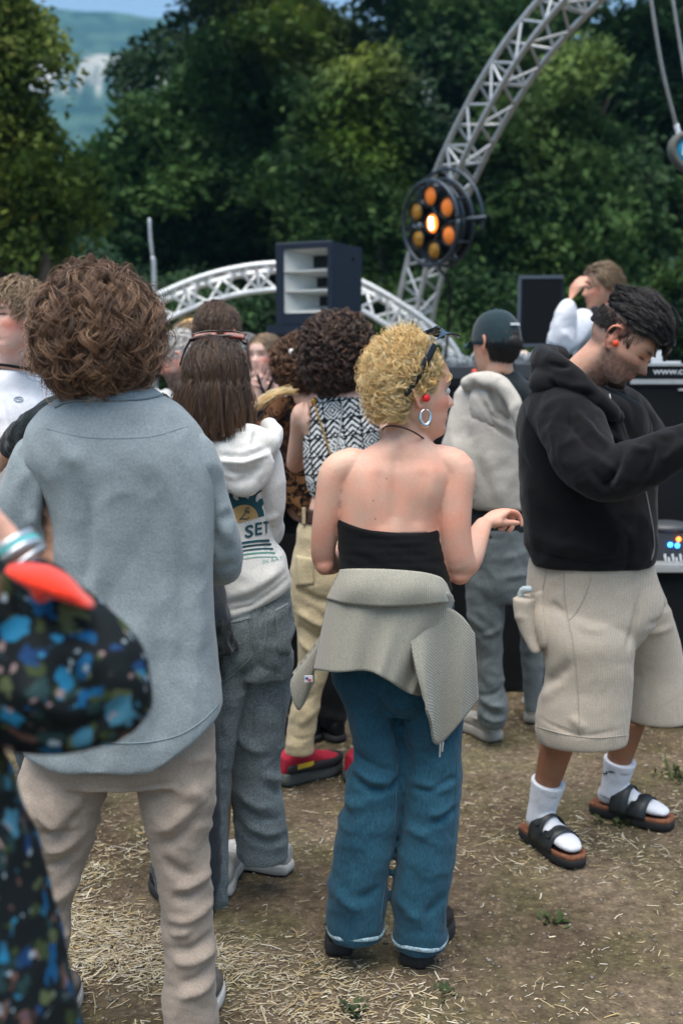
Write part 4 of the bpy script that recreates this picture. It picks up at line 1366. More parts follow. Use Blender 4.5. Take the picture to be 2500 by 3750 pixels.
    mk = thing('desk_lamp', 'thin grey goose-neck lamp standing on the booth beside the cap', 'desk lamp', W(1705, 1380, Y + .25))
    obj('neck', Geo().tube([W(1700, 1375, Y + .25), W(1715, 1330, Y + .25), W(1733, 1295, Y + .25)], .006, m=8), kn, mk)
    obj('base', Geo().tube([W(1700, 1372, Y + .25), W(1700, 1380, Y + .25)], .02, m=14, k=1), gm, mk)
    hd = thing('headphones', 'pale headphones lying on the booth beside the neck of the cap wearer', 'headphones', W(1930, 1310, Y + .3))
    obj('band', Geo().tube([W(1900, 1300, Y + .3), W(1915, 1292, Y + .33), W(1935, 1305, Y + .3)], .014, m=10), plain('tan_leather', (.55, .42, .33), .6), hd)
    for q in ((1906, 1308), (1936, 1312)):
        obj('ear_cup', Geo().ell(W(*q, Y + .29), (.026, .02, .024)), plain('ear_cup_cream', (.6, .5, .4), .6), hd)
    # low side table with lit gear
    Y2 = 4.7
    zs = W(2450, 2085, Y2)[2]
    xa = W(2395, 2085, Y2)[0]
    t = thing('side_table', 'low black table with a silver edge at the right edge, behind the beige shorts', 'table', (xa + .6, Y2 + .28, 0))
    obj('table_top', Geo().box((xa + .6, Y2 + .28, zs), (1.2, .55, .03)), plain('table_grey', (.22, .23, .22), .6), t, smooth=False)
    obj('edge_profile', Geo().box((xa + .6, Y2 - .002, zs), (1.2, .01, .022)), alu, t, smooth=False)
    obj('cloth', Geo().box((xa + .6, Y2 + .28, (zs - .015) / 2), (1.16, .5, zs - .025)), bc, t, smooth=False)
    d = thing('effects_unit', 'small black sound unit with blue and orange lights on the low table', 'sound unit', (W(2480, 2050, Y2)[0], Y2 + .2, zs + .015))
    obj('body', Geo().box((W(2500, 2000, Y2)[0], Y2 + .22, zs + .075), (.22, .2, .12)), gm, d, smooth=False)
    obj('dial', Geo().ell((W(2490, 1930, Y2)[0], Y2 + .2, zs + .15), (.11, .09, .03)), gm, d)
    for q, cc in (((2452, 1995), 'b'), ((2478, 1998), 'b'), ((2483, 1975), 'o')):
        p = W(*q, Y2 + .115)
        obj('light', Geo().ell(p, (.011, .008, .011)), emit('blue_led', (.03, .25, 1), 2.5) if cc == 'b' else emit('orange_led', (1, .2, .03), 1.5), d)
    for k in range(5):
        p = W(2432 + 14 * k, 2030 + (k % 2) * 12, Y2 + .11)
        rod('plug', p, p + (.0, -.02, -.03), .006, kn, d)
build_booth()

# ------------------------------------------------------------------ hanging sign, tent
def build_sign():
    Y = 7.0
    c = W(2548, 560, Y)
    r = thing('hanging_sign', 'round blue sign with a dark rim hung from two cables at the right edge', 'sign', c)
    yaw = R(18); Rz = frame(0, yaw); k = mpp(560, Y)
    u, f = Rz @ (1, 0, 0), Rz @ (0, -1, 0); v = np.array([0, 0, 1.0])
    u = u * math.cos(R(-8)) + v * math.sin(R(-8)); v = np.cross(f, u)
    el = lambda a, b, z: [c + u * a * k * math.cos(t) + v * b * k * math.sin(t) + f * z for t in np.linspace(0, 6.283, 48, endpoint=False)]
    obj('rim', Geo().rings(np.array([el(112, 74, -.03), el(118, 80, -.02), el(118, 80, .02), el(112, 74, .03), el(96, 60, .03), el(96, 60, .0)])), plain('sign_rim', (.10, .105, .09), .7), r)
    obj('face', Geo().rings(np.array([el(96.5, 60.5, .0), el(96, 60, .012)])), plain('sign_blue', (.0, .36, .62), .5), r)
    M = np.eye(4); M[:3, 0], M[:3, 1], M[:3, 2] = u, v, f; M[:3, 3] = c - u * .012 - v * .034 + f * .012
    lettering('lettering', 'FIRE', M, .068, whitep, r, True, .19)
    obj('cable', Geo().tube([W(2372, -60, Y - .3), W(2420, 240, Y - .15), W(2474, 462, Y)], .011, m=8), alu, r)
    obj('cable', Geo().tube([W(2452, -60, Y - .1), W(2500, 240, Y), W(2540, 480, Y)], .010, m=8), alu, r)
    obj('shackle', Geo().tube([W(2474, 458, Y), W(2482, 490, Y), W(2474, 512, Y)], .016, m=10), white_alu, r)
build_sign()
tt_ = thing('canopy_tent', 'white tent roof just showing between the curly hair and the man in white', 'tent', (W(210, 1100, 11)[0], 11, 0))
P = [W(150, 1068, 11), W(60, 1150, 10.2), W(330, 1150, 10.2), W(330, 1150, 12.5), W(60, 1150, 12.5)]
g = Geo().add(P + [p - np.array([0, 0, .18]) for p in P[1:]], [(0, 1, 2), (0, 2, 3), (0, 3, 4), (0, 4, 1), (1, 5, 6, 2), (2, 6, 7, 3), (3, 7, 8, 4), (4, 8, 5, 1)])
obj('roof', g, plain('tent_white', (.75, .78, .78), .7), tt_, smooth=False)
for p in P[1:]:
    rod('leg', (p[0], p[1], 0), p - np.array([0, 0, .02]), .025, alu, tt_)

# ================================================================== PEOPLE
SK_PALE = (.72, .45, .335); SK_WARM = (.66, .39, .27); SK_TAN = (.30, .16, .10); SK_RED = (.62, .37, .28)
skm = skin('skin')
hair_brown = hairmat('hair_brown', (.055, .028, .016), (.15, .08, .045), (.42, .25, .14))
hair_dark = hairmat('hair_dark', (.018, .011, .008), (.055, .031, .021), (.18, .10, .06))
hair_black = hairmat('hair_black', (.008, .007, .007), (.016, .013, .012), (.045, .036, .03), .34)
hair_straight = hairmat('hair_chestnut', (.030, .018, .011), (.065, .038, .022), (.15, .085, .045), .34)
hair_blond = hairmat('hair_blond', (.66, .42, .16), (.80, .59, .27), (.90, .76, .46), .5)
hair_sandy = hairmat('hair_sandy', (.12, .08, .045), (.22, .15, .085), (.36, .26, .16))
hair_grey = hairmat('hair_grey', (.30, .29, .27), (.45, .44, .42), (.62, .61, .58))
hair_auburn = hairmat('hair_auburn', (.06, .028, .014), (.12, .06, .03), (.26, .14, .07))
cap_of = lambda nm, c: plain(nm, c, .75, spec=.2, noise=.45, nscale=160, bumpd=.004)
cap_brown, cap_dark, cap_black = cap_of('hair_mass_brown', (.055, .03, .018)), cap_of('hair_mass_dark', (.03, .018, .012)), cap_of('hair_mass_black', (.012, .010, .010))
cap_blond, cap_sandy, cap_grey, cap_auburn, cap_chest = cap_of('hair_mass_blond', (.52, .34, .13)), cap_of('hair_mass_sandy', (.17, .115, .065)), cap_of('hair_mass_grey', (.35, .34, .32)), cap_of('hair_mass_auburn', (.09, .045, .022)), cap_of('hair_mass_chestnut', (.05, .029, .017))

def joints(c, H, yaw, headyaw=None, pitch=0, roll=0, base=0.0, stance=1.0):
    """default standing joints; c: head centre in the world; yaw of the body"""
    c = np.asarray(c, float)
    f = np.array([math.sin(R(yaw)), math.cos(R(yaw)), 0]); r = np.array([f[1], -f[0], 0]); u = np.array([0, 0, 1.0])
    o = np.array([c[0], c[1], base]) - f * .03
    P = lambda a, b, z: o + r * a * H + f * b * H + u * z * H
    J = dict(M=hm(c, yaw if headyaw is None else headyaw, pitch, roll), s=1.0 * H / 1.73 * 1.0, neck=P(0, -.012, .845),
             sh=np.array([P(-.108, -.005, .812), P(.108, -.005, .812)]), el=np.array([P(-.135, -.015, .63), P(.135, -.015, .63)]),
             wr=np.array([P(-.125, .06, .49), P(.125, .06, .49)]), hip=np.array([P(-.052, 0, .52), P(.052, 0, .52)]),
             kn=np.array([P(-.06 * stance, .012, .28), P(.06 * stance, .012, .28)]), an=np.array([P(-.065 * stance, -.012, .05), P(.065 * stance, -.012, .05)]))
    J['f'], J['r'], J['feet'], J['H'], J['yaw'] = f, r, (f, f), H, yaw
    return J
def make_body(root, J, paint, vox=.010, bulk=1.0, fem=False, hands=None, **kw):
    if hands is None:
        hands = [dict(d=unit(J['wr'][i] - J['el'][i]), n=-J['r'] * (1 if i else -1), k=(1 if i else -1), s=.95 * J['s'], curl=(30, 32, 35, 38)) for i in (0, 1)]
    return body(root, skm, J['M'], J['s'], J['neck'], J['sh'], J['el'], J['wr'], J['hip'], J['kn'], J['an'], bulk, vox, hands, paint=paint, fem=fem, feet=J['feet'], **kw)
def top_generic(root, J, mat, name='shirt', ease=1.18, hem=.47, sleeve=1.0, vox=.011, arm=.062, disp=None, paint=None, bulk=1.0, necky=0.0, sleeveless=False):
    g = Geo(); sh, hip = J['sh'], J['hip']; H = J['H']
    sc, hc = sh.mean(0), hip.mean(0); ax = unit(sh[1] - sh[0]); f = J['f']
    sw = np.linalg.norm(sh[1] - sh[0]) / 2
    z = lambda t: hc + (sc - hc) * t
    th = (hem * H - (hc[2] - J.get('base', 0))) / max(.1, (sc - hc)[2])
    th = max(th, -.35)
    C = [z(th), z(th + .04), z(.3), z(.65), z(.9), z(1.02), J['neck'] + (0, 0, -.02 + necky)]
    g.loft(C, ax, np.cross((0, 0, 1), ax), np.array([.165, .168, .155, .165, sw * 1.0, sw * .86, .062]) * bulk * ease / 1.1, np.array([.125, .128, .122, .13, .115, .085, .06]) * bulk * ease / 1.1, 28, 2.3, 4)
    if not sleeveless:
        for i in (0, 1):
            a, b, c = sh[i], J['el'][i], J['wr'][i]
            if sleeve <= .5:
                pts = [a * .8 + sc * .2, a, a + (b - a) * sleeve * 1.6]; rr = [arm, arm * 1.08, arm * 1.02]
            else:
                pts = [a * .8 + sc * .2, a, a * .5 + b * .5, b, b + (c - b) * .5, b + (c - b) * sleeve]; rr = [arm, arm * 1.08, arm, arm * .95, arm * .85, arm * .62]
            g.tube(pts, np.array(rr) * bulk, m=16, k=4)
    return fuse(name, g, vox, mat, root, 6, disp if disp is not None else [wrinkle(7, .010, (1, 1, .6), J['M'][0, 3])], paint)
def trousers_generic(root, J, mat, name='trousers', vox=.012, leg=(.095, .078, .075), top=.60, bulk=1.0, disp=None):
    g = Geo(); hip, H = J['hip'], J['H']; hc = hip.mean(0); ax = unit(hip[1] - hip[0]); v = np.cross((0, 0, 1), ax)
    g.loft([hc + (0, 0, (top - .52) * H), hc + (0, 0, .02), hc - (0, 0, .07), hc - (0, 0, .13)], ax, v, np.array([.15, .178, .172, .11]) * bulk, np.array([.115, .13, .125, .09]) * bulk, 26, 2.2, 4)
    for i in (0, 1):
        k, a = J['kn'][i], J['an'][i]
        g.tube([hip[i] - (0, 0, .02), hip[i] * .5 + k * .5, k, k * .5 + a * .5, a + (0, 0, -.02)], np.array([leg[0], (leg[0] + leg[1]) / 2, leg[1], (leg[1] + leg[2]) / 2, leg[2]]) * bulk, m=18, k=4)
    return fuse(name, g, vox, mat, root, 6, disp if disp is not None else [wrinkle(8, .012, (1, 1, 1.5), hc[0])])
def shoes_generic(root, J, mat, sole, name='shoe', L=.27, w=.098, **kw):
    for i in (0, 1):
        d = J['feet'][i]
        shoe(root, J['an'][i] - d * .07, d, L, w, mat, sole, name, **kw)
soledark = plain('dark_rubber', (.02, .02, .02), .8); solewhite = plain('pale_rubber', (.6, .58, .53), .7)
denim_grey = cloth('grey_denim', (.17, .205, .21), .9, .22, 520, grain=.35, sheen=.1)
denim_dark = cloth('dark_denim', (.03, .04, .05), .9, .2, 500)
black_cloth = cloth('black_cloth', (.006, .006, .007), .9, .2, 500, sheen=.08)

# ------------------------------------------------------------------ man with curly brown hair, seen from behind
def person_curly():
    Y = 2.45
    c = W(360, 1212, Y)
    r = thing('person', 'person with big curly brown hair seen from behind, slate-blue polo shirt, taupe trousers', 'person', (c[0], Y, 0))
    S = lambda x, y, d=0.: W(x, y, Y + d)
    J = joints(c, 1.76, 0)
    J['s'] = 1.05
    J['neck'] = S(395, 1475); J['sh'] = np.array([S(165, 1640), S(690, 1640)]); J['el'] = np.array([S(95, 2040), S(815, 2030, .06)]); J['wr'] = np.array([S(200, 2040, .25), S(770, 2010, .28)])
    J['hip'] = np.array([S(340, 2640), S(610, 2640)]); J['kn'] = np.array([S(225, 3180), S(680, 3130)]); J['an'] = np.array([S(180, 3690), S(690, 3690)])
    J['feet'] = (unit([-.05, 1, 0]), unit([.05, 1, 0]))
    bd = make_body(r, J, skinpaint(J['M'], 1.05, SK_WARM, hairc=(.05, .03, .02)), .010, .84, lr=.75)
    shirt_m = cloth('slate_polo', (.262, .308, .318), .92, .05, 620, grain=.13, sheen=.2)
    g = Geo().rows(Y, [(1425, 268, 548, 0, .8), (1450, 225, 600, 0, .75), (1490, 165, 660, 0, .66), (1545, 120, 712, 0, .6), (1620, 92, 755, 0, .58), (1700, 95, 782, 0, .58), (1790, 150, 788, 0, .6), (1880, 186, 786, 0, .62), (2000, 198, 780, 0, .63), (2100, 203, 774, 0, .64), (2250, 198, 778, 0, .66), (2400, 165, 790, 0, .67), (2550, 122, 806, 0, .68), (2640, 98, 816, 0, .68), (2700, 90, 816, 0, .68)], m=40, ex=2.25)
    zl = S(400, 2756)[2]; zr = S(820, 2600)[2]
    def hemcut(co, no):            # shirt tail: lower at the middle back, cut up to the vents at the sides
        d = np.zeros_like(co)
        x0, x1 = S(95, 2650)[0], S(815, 2650)[0]; t = np.clip((co[:, 0] - x0) / (x1 - x0), 0, 1)
        tgt = zl + (zr - zl) * np.clip((t - .68) / .32, 0, 1) ** 1.2 + .02 * np.clip((.2 - t) / .2, 0, 1)
        top = S(400, 2450)[2]; bot = S(400, 2700)[2]
        w = np.clip((top - co[:, 2]) / (top - bot), 0, 1)
        d[:, 2] = w * (tgt - bot)
        return d
    fl = [(S(360, 1750, -.17), S(330, 2250, -.17), .035, .010), (S(300, 1820, -.17), S(290, 2200, -.17), .022, -.012), (S(705, 1750, -.14), S(725, 2500, -.14), .03, .012), (S(650, 1900, -.17), S(660, 2600, -.17), .035, -.010), (S(745, 1850, -.1), S(740, 2550, -.1), .02, -.006), (S(480, 2200, -.18), S(450, 2740, -.18), .05, .012), (S(560, 2300, -.18), S(575, 2740, -.18), .035, -.009), (S(180, 1560, -.1), S(300, 1720, -.16), .03, .008)]
    sh = fuse('polo_shirt', g, .007, shirt_m, r, 5, [folds(fl), pleat((S(480, 2000)[0], Y), 2.6, .009, S(400, 2750)[2], S(400, 1650)[2], 3.), wrinkle(4.5, .008, (1.6, 1, .5), 2.), hemcut, wrinkle(16, .0025, (1, 1, .7), 5.)])
    g = Geo().tube([S(225, 1640), S(155, 1680), S(105, 1800, .0), S(92, 1950, .01), S(105, 2040, .06), S(190, 2060, .2)], np.array([.048, .060, .062, .056, .052, .042]), m=20, k=5)
    fuse('sleeve', g, .007, shirt_m, sh, 5, [folds([(S(190, 1700, -.08), S(130, 2000, -.06), .02, -.014), (S(150, 1720, -.08), S(95, 1960, -.06), .02, .011), (S(110, 1900, -.06), S(200, 2030, 0), .018, .01)]), wrinkle(11, .009, (1, 1, .8), 4.)])
    g = Geo().tube([S(680, 1615), S(722, 1690), S(763, 1810, .02), S(800, 1930, .04), S(822, 2045, .07), S(800, 2075, .14), S(765, 2040, .30)], np.array([.042, .048, .042, .043, .042, .045, .034]), m=20, k=5)
    fuse('sleeve', g, .007, shirt_m, sh, 5, [folds([(S(770, 1790, -.03), S(790, 2010, -.0), .012, -.012), (S(800, 1850, -.02), S(850, 2020, 0), .018, .008), (S(790, 1905, -.02), S(850, 1880, 0), .015, -.008), (S(770, 2090, 0), S(860, 2060, .02), .014, -.007)]), wrinkle(12, .006, (1, 1, 1), 8.)])
    g = Geo().rows(Y, [(1392, 262, 530, .0, .85), (1412, 246, 552, 0, .85), (1440, 224, 592, 0, .82), (1458, 214, 604, 0, .82), (1464, 222, 596, 0, .8), (1450, 236, 585, 0, .8)], m=36)
    fuse('collar', g, .006, shirt_m, sh, 4, [wrinkle(9, .004)])
    bs_ = bvh(sh); dk = plain('polo_stitch_and_gap', (.20, .25, .27), .95)
    seam('hem_stitch', bs_, [(330, 2718), (450, 2722), (560, 2716), (660, 2690), (740, 2640), (800, 2580)], .0014, dk, sh, .0004)
    seam('yoke_seam', bs_, [(170, 1570), (300, 1600), (420, 1606), (560, 1598), (690, 1560)], .0010, dk, sh, .0)
    seam('collar_gap_shade', bs_, [(205, 1492), (260, 1472), (400, 1466), (520, 1462), (606, 1446)], .0035, dk, sh, .002)  # darker cord drawn as the shaded gap under the collar
    taupe = cloth('taupe_chino', (.36, .295, .235), .9, .08, 500, grain=.12)
    g = Geo().rows(Y, [(2500, 200, 770, 0, .5), (2650, 150, 785, 0, .55), (2760, 120, 785, 0, .58), (2840, 140, 780, 0, .56)], m=32)
    g.rows(Y, [(2700, 120, 460, .0, .60), (2790, 92, 432, .0, .72), (2905, 60, 392), (3005, 83, 362), (3107, 118, 335), (3228, 112, 290), (3324, 108, 268), (3420, 108, 254), (3547, 106, 247), (3700, 104, 246), (3800, 100, 250)], .95, m=26)
    g.rows(Y, [(2700, 480, 780, 0, .62), (2790, 488, 788, 0, .74), (2909, 510, 791), (3018, 533, 775), (3100, 550, 766), (3228, 578, 774), (3356, 592, 783), (3515, 598, 791), (3675, 598, 800), (3800, 610, 812)], .95, m=26)
    B = lambda x, y: S(x, y, -.075)
    fl = [(B(150, 2990), B(300, 3020), .018, .013), (B(140, 3060), B(330, 2960), .016, -.013), (B(180, 2900), B(240, 3010), .02, .010), (B(160, 3120), B(290, 3060), .016, .012), (B(150, 3190), B(300, 3120), .014, -.011), (B(170, 3330), B(270, 3240), .016, .010), (B(170, 3390), B(260, 3330), .012, -.008), (B(190, 3480), B(250, 3440), .013, .008),
          (B(540, 3060), B(700, 2950), .018, .012), (B(560, 3120), B(740, 2990), .016, -.010), (B(600, 2880), B(770, 2900), .02, .008), (B(590, 3150), B(700, 3230), .016, -.013), (B(620, 3300), B(760, 3270), .016, -.012), (B(640, 3270), B(770, 3220), .016, .012), (B(600, 3390), B(770, 3350), .014, .010), (B(610, 3500), B(780, 3460), .014, -.011), (B(620, 3540), B(790, 3510), .015, .011), (B(610, 3440), B(700, 3420), .012, .009), (B(640, 3620), B(790, 3560), .014, -.010), (B(640, 3660), B(790, 3620), .016, .011), (B(680, 2850), B(740, 2960), .02, .009)]
    trs = fuse('trousers', g, .0065, taupe, r, 5, [folds(fl), wrinkle(9, .007, (1, 1, 1.5), 1.), wrinkle(21, .0025, (1, 1, 1.4), 6.)])
    tan = plain('brown_suede', (.10, .085, .075), .85, noise=.3)
    shoe(r, S(175, 3810) * (1, 1, 0) - (0, .06, 0), J['feet'][0], .30, .105, tan, solewhite); shoe(r, S(690, 3810) * (1, 1, 0) - (0, .04, 0), J['feet'][1], .30, .105, tan, solewhite)
    tuck(r, bd, J)
    M, s = J['M'], 1.05
    h = haircap('hair', M, s, cap_brown, r, env=(1.3, 1.22, 1.2), rough=.05)
    Ln = lambda p, rg: np.clip((p[:, 2] + .09) * 1.2 + .05, .06, .28) * (.82 + .3 * rg.random(len(p)))
    fl_ = lambda p: np.stack([p[:, 0] * 3, -.1 + 0 * p[:, 0], 0 * p[:, 0]], 1)
    A1 = grow(M, s, 760, 30, 30, Ln, lift=.9, grav=.32, flow=fl_, env=(1.48, 1.42, 1.30), cshift=(0, 0, -.022), curl=(.0115, 2.5), lock=.0068, frizz=.0022, seed=5, power=.5, clump=.62, flyaway=.07, follow=.1)
    strands('curl', A1, hair_brown, h, .00036, .00024, 30)
    A2 = grow(M, s, 220, 4, 30, Ln, lift=1.1, grav=.24, flow=fl_, env=(1.62, 1.5, 1.36), cshift=(0, 0, -.022), curl=(.014, 2.8), lock=.009, frizz=.007, seed=6, layer=(.75, 1.0), clump=.1, flyaway=.1, follow=.1)
    strands('loose_curl', A2, hair_brown, h, .0005, .0003)
person_curly()

# ------------------------------------------------------------------ woman with short blond curls
def person_blond():
    Y = 2.8
    S = lambda x, y, d=0.: W(x, y, Y + d)
    c = S(1508, 1436)
    r = thing('person', 'person with short blond curls, black strapless top, khaki knit round the waist', 'person', (c[0], Y, 0))
    M, s = hm(c, 71, 0, 0), 1.0
    def torso(g):
        g.rows(Y, [(1585, 1418, 1560, 0, .95), (1615, 1385, 1580, 0, .85), (1645, 1335, 1612, 0, .66), (1680, 1278, 1655, 0, .52), (1725, 1238, 1688, 0, .50), (1780, 1228, 1672, 0, .52), (1850, 1232, 1628, 0, .58), (1920, 1236, 1610, 0, .62), (2000, 1243, 1618, 0, .64), (2090, 1242, 1636, 0, .66), (2250, 1215, 1662, 0, .62), (2400, 1215, 1668, 0, .62), (2540, 1290, 1610, 0, .6)], m=36, ex=2.2)
    def arml(g):
        g.tube([S(1300, 1700), S(1232, 1730, -.01), S(1206, 1830, -.01), S(1188, 1950, .0), S(1186, 2045, .03), S(1225, 2050, .10), S(1330, 1985, .26)], np.array([.045, .042, .036, .033, .031, .034, .022]), m=18, k=5)
        g.ell(S(1188, 2066, .02), (.025, .028, .028))
    def armr(g):
        g.tube([S(1590, 1690), S(1668, 1722, -.01), S(1666, 1830, -.02), S(1664, 1950, -.02), S(1683, 2060, .0), S(1712, 2040, .06), S(1738, 1985, .12), S(1770, 1920, .19)], np.array([.045, .048, .043, .041, .041, .039, .033, .022]), m=18, k=5)
        g.ell(S(1682, 2098, .0), (.030, .031, .030))
    hd = unit(S(1858, 1872, .24) - S(1770, 1920, .19))
    J = joints(c, 1.62, 12)
    nk = S(1482, 1600)
    hands = [dict(d=unit([.7, .6, .35]), n=(0, -.3, -1), k=-1, s=.88, curl=(25, 30, 35, 35)),
             dict(d=unit([.62, .72, .30]), n=unit(np.array([.35, .1, -1])), k=-1, s=.90, curl=(38, 66, 74, 78), thumb=(14, 4), spread=2)]
    def relief(co, no):
        d = np.zeros(len(co))
        back = co[:, 1] < Y - .01
        for (x, y, dd), rad, a in (((1345, 1830, -.13), (.035, .08), .011), ((1570, 1810, -.13), (.03, .07), .011), ((1300, 1690, -.1), (.05, .03), .004), ((1610, 1680, -.1), (.05, .03), .004)):
            p = S(x, y, dd)
            d += a * np.exp(-((co[:, 0] - p[0]) / rad[0]) ** 2 - ((co[:, 2] - p[2]) / rad[1]) ** 2) * back
        a, b = S(1462, 1640, -.12), S(1440, 1950, -.12)
        e, t = seg_d(co * (1, 0, 1), a * (1, 0, 1), b * (1, 0, 1))
        d -= .009 * np.exp(-(e / .016) ** 2) * back * np.clip(4 * np.minimum(t + .08, 1.1 - t), 0, 1)
        for a, b, w, am in (((1395, 1900), (1385, 1740), .016, -.004), ((1520, 1890), (1535, 1740), .016, -.004)):
            e, t = seg_d(co * (1, 0, 1), S(*a) * (1, 0, 1), S(*b) * (1, 0, 1)); d += am * np.exp(-(e / w) ** 2) * back
        p = S(1468, 1618, -.06); d += .004 * np.exp(-(((co - p) / (.012, .04, .012)) ** 2).sum(1))
        return d
    red = [(S(1186, 2095, 0), .05, .35), (S(1680, 2130, 0), .06, .5), (S(1660, 1960, -.04), .07, .35), (S(1200, 1960, -.03), .06, .3), (S(1870, 1880, .24), .06, .45), (S(1440, 1840, -.12), .10, .16)]
    bd = body(r, skm, M, s, nk, [S(1240, 1735), S(1660, 1735)], [S(1190, 2040), S(1690, 2060)], [S(1330, 1985, .26), S(1770, 1920, .19)], [S(1350, 2480), S(1540, 2480)], [S(1370, 2900), S(1590, 2880)], [G(1236, 3502) + (.008, .075, .10), G(1505, 3550) + (.028, .08, .10)], .92, .0042, hands, torso=torso, arms=[arml, armr],
              paint=skinpaint(M, s, (.74, .445, .325), lips=(.52, .20, .17), brow=(.34, .21, .11), hairc=(.50, .33, .13), lash=(.10, .06, .05), blush=.35, red=red), fem=True, disp=relief, neckr=.047, feet=[unit([.10, 1, 0]), unit([.4, .92, 0])])
    bv = bvh(bd)
    moles = [(1415, 1752), (1366, 1833), (1374, 1900)]
    mm = plain('mole', (.16, .06, .04), .6)
    for x, y in moles:
        h = cast(bv, x, y, .0)
        if h is not None: obj('mole', Geo().ell(h[0], (.0015, .001, .0017)), mm, bd)
    eyes(r, M, s, half=(1,))
    # bandeau
    blk = cloth('black_jersey', (.0042, .0046, .0052), .85, .2, 500, sheen=.06, bumpd=.0008)
    g = Geo().rows(Y, [(1912, 1231, 1613, 0, .64), (1925, 1229, 1616, 0, .66), (1980, 1236, 1621, 0, .67), (2050, 1240, 1634, 0, .68), (2110, 1237, 1645, 0, .68), (2160, 1226, 1655, 0, .67)], m=40, ex=2.2)
    def dip(co, no):
        d = np.zeros_like(co); t = (co[:, 0] - S(1425, 1930)[0]) / .13
        w = np.clip((co[:, 2] - S(1400, 1975)[2]) / .03, 0, 1)
        d[:, 2] = w * (.012 * t * -1.0 - .014 * (1 - t * t)); return d
    gath = lambda co, no: .0035 * perlin(np.stack([co[:, 0] * 7, co[:, 1] * 4, co[:, 2] * 62], 1)) + .004 * perlin(np.stack([co[:, 0] * 5 + 4, co[:, 1] * 4, co[:, 2] * 30 + co[:, 0] * 14], 1))
    fuse('bandeau_top', g, .0045, blk, r, 4, [dip, gath])
    # jeans
    dn, t, p = nodes('blue_denim')
    v = coord(t)
    n1 = N(t, 'TexNoise', Scale=230, Detail=3.0); n2 = N(t, 'TexNoise', Scale=5, Detail=4.0); n3 = N(t, 'TexNoise', Scale=30, Detail=4.0)
    t.links.new(coord(t, (1, 1, .35)), n1.inputs[0]); t.links.new(v, n2.inputs[0]); t.links.new(v, n3.inputs[0])
    a = N(t, 'Attribute', attribute_name='tint')
    g1 = ramp(t, n1.outputs[0], [(.30, (.76, .79, .8)), (.5, (1, 1, 1)), (.70, (1.3, 1.27, 1.24))]); g2 = ramp(t, n2.outputs[0], [(.3, (.8, .82, .85)), (.7, (1.2, 1.2, 1.15))])
    t.links.new(mixc(t, 1., mixc(t, 1., a.outputs[0], g1.outputs[0], 'MULTIPLY'), g2.outputs[0], 'MULTIPLY'), p.inputs['Base Color'])
    p.inputs['Roughness'].default_value = .9; p.inputs['Specular IOR Level'].default_value = .15; p.inputs['Sheen Weight'].default_value = .1
    q = bump(t, p, n3.outputs[0], .3, .006); bump(t, p, n1.outputs[0], .4, .0012, q)
    g = Geo().rows(Y, [(2200, 1215, 1668, 0, .62), (2330, 1205, 1672, 0, .64), (2450, 1210, 1676, 0, .66), (2540, 1235, 1682, 0, .62), (2600, 1262, 1686, 0, .5)], m=32)
    L1 = [(2420, 1212, 1440, 0, .95), (2520, 1236, 1450), (2620, 1270, 1462), (2750, 1293, 1474), (2833, 1270, 1473), (2941, 1255, 1468), (3005, 1238, 1460), (3133, 1217, 1434), (3241, 1199, 1420), (3330, 1197, 1412), (3395, 1198, 1406), (3424, 1212, 1398)]
    L2 = [(2420, 1440, 1678, 0, .95), (2560, 1455, 1690), (2650, 1468, 1692), (2750, 1477, 1692), (2850, 1477, 1688), (2941, 1475, 1681), (3045, 1462, 1672), (3133, 1448, 1665), (3260, 1434, 1646), (3340, 1434, 1634), (3420, 1436, 1636), (3462, 1452, 1622)]
    g.rows(Y, L1, 1.05, m=28); g.rows(Y, L2, 1.05, m=28)
    B = lambda x, y: S(x, y, -.075)
    fl = [(B(1290, 2850), B(1420, 2905), .016, -.013), (B(1280, 2820), B(1440, 2870), .016, .011), (B(1420, 2900), B(1470, 2860), .014, -.010), (B(1260, 2960), B(1380, 2920), .02, .008), (B(1500, 2860), B(1680, 2880), .018, .009), (B(1500, 2900), B(1670, 2850), .014, -.009), (B(1570, 3020), B(1675, 2960), .016, -.010), (B(1560, 2985), B(1660, 2950), .016, .009), (B(1490, 3040), B(1580, 3060), .02, .007), (B(1215, 3260), B(1330, 3330), .022, .010), (B(1300, 3290), B(1400, 3250), .02, -.008), (B(1450, 3290), B(1560, 3380), .022, .009), (B(1560, 3350), B(1630, 3280), .018, -.010), (B(1445, 2600), B(1475, 2780), .012, -.014), (B(1360, 2520), B(1450, 2640), .016, -.010), (B(1320, 2620), B(1330, 2780), .02, .007), (B(1560, 2600), B(1590, 2760), .025, .007)]
    def jcol(co, no):
        c0 = np.repeat(np.array([[.018, .070, .108]]), len(co), 0)
        kz = S(1400, 2960)[2]
        w = np.exp(-((co[:, 2] - kz) / .16) ** 2) * .5 + .22 * np.exp(-((co[:, 2] - S(1400, 3330)[2]) / .07) ** 2)
        w = w * (.55 + .8 * fbm(co * 6))
        c0 = c0 * (1 - w[:, None]) + np.array([.05, .16, .23]) * w[:, None]
        hz = np.minimum(np.abs(co[:, 2] - S(1300, 3402)[2] + .06 * (co[:, 0] - S(1300, 3400)[0])), np.abs(co[:, 2] - S(1540, 3436)[2] + .0 * co[:, 0]))
        return c0
    je = fuse('jeans', g, .0055, dn, r, 5, [folds(fl), wrinkle(8, .007, (1, 1, 1.3), 3.), wrinkle(24, .002, (1, 1, 1.2), 8.)], jcol)
    fade = plain('faded_hem', (.30, .42, .47), .95, noise=.55, nscale=160); stitch = plain('denim_stitch', (.035, .115, .16), .9)
    bj = bvh(je)
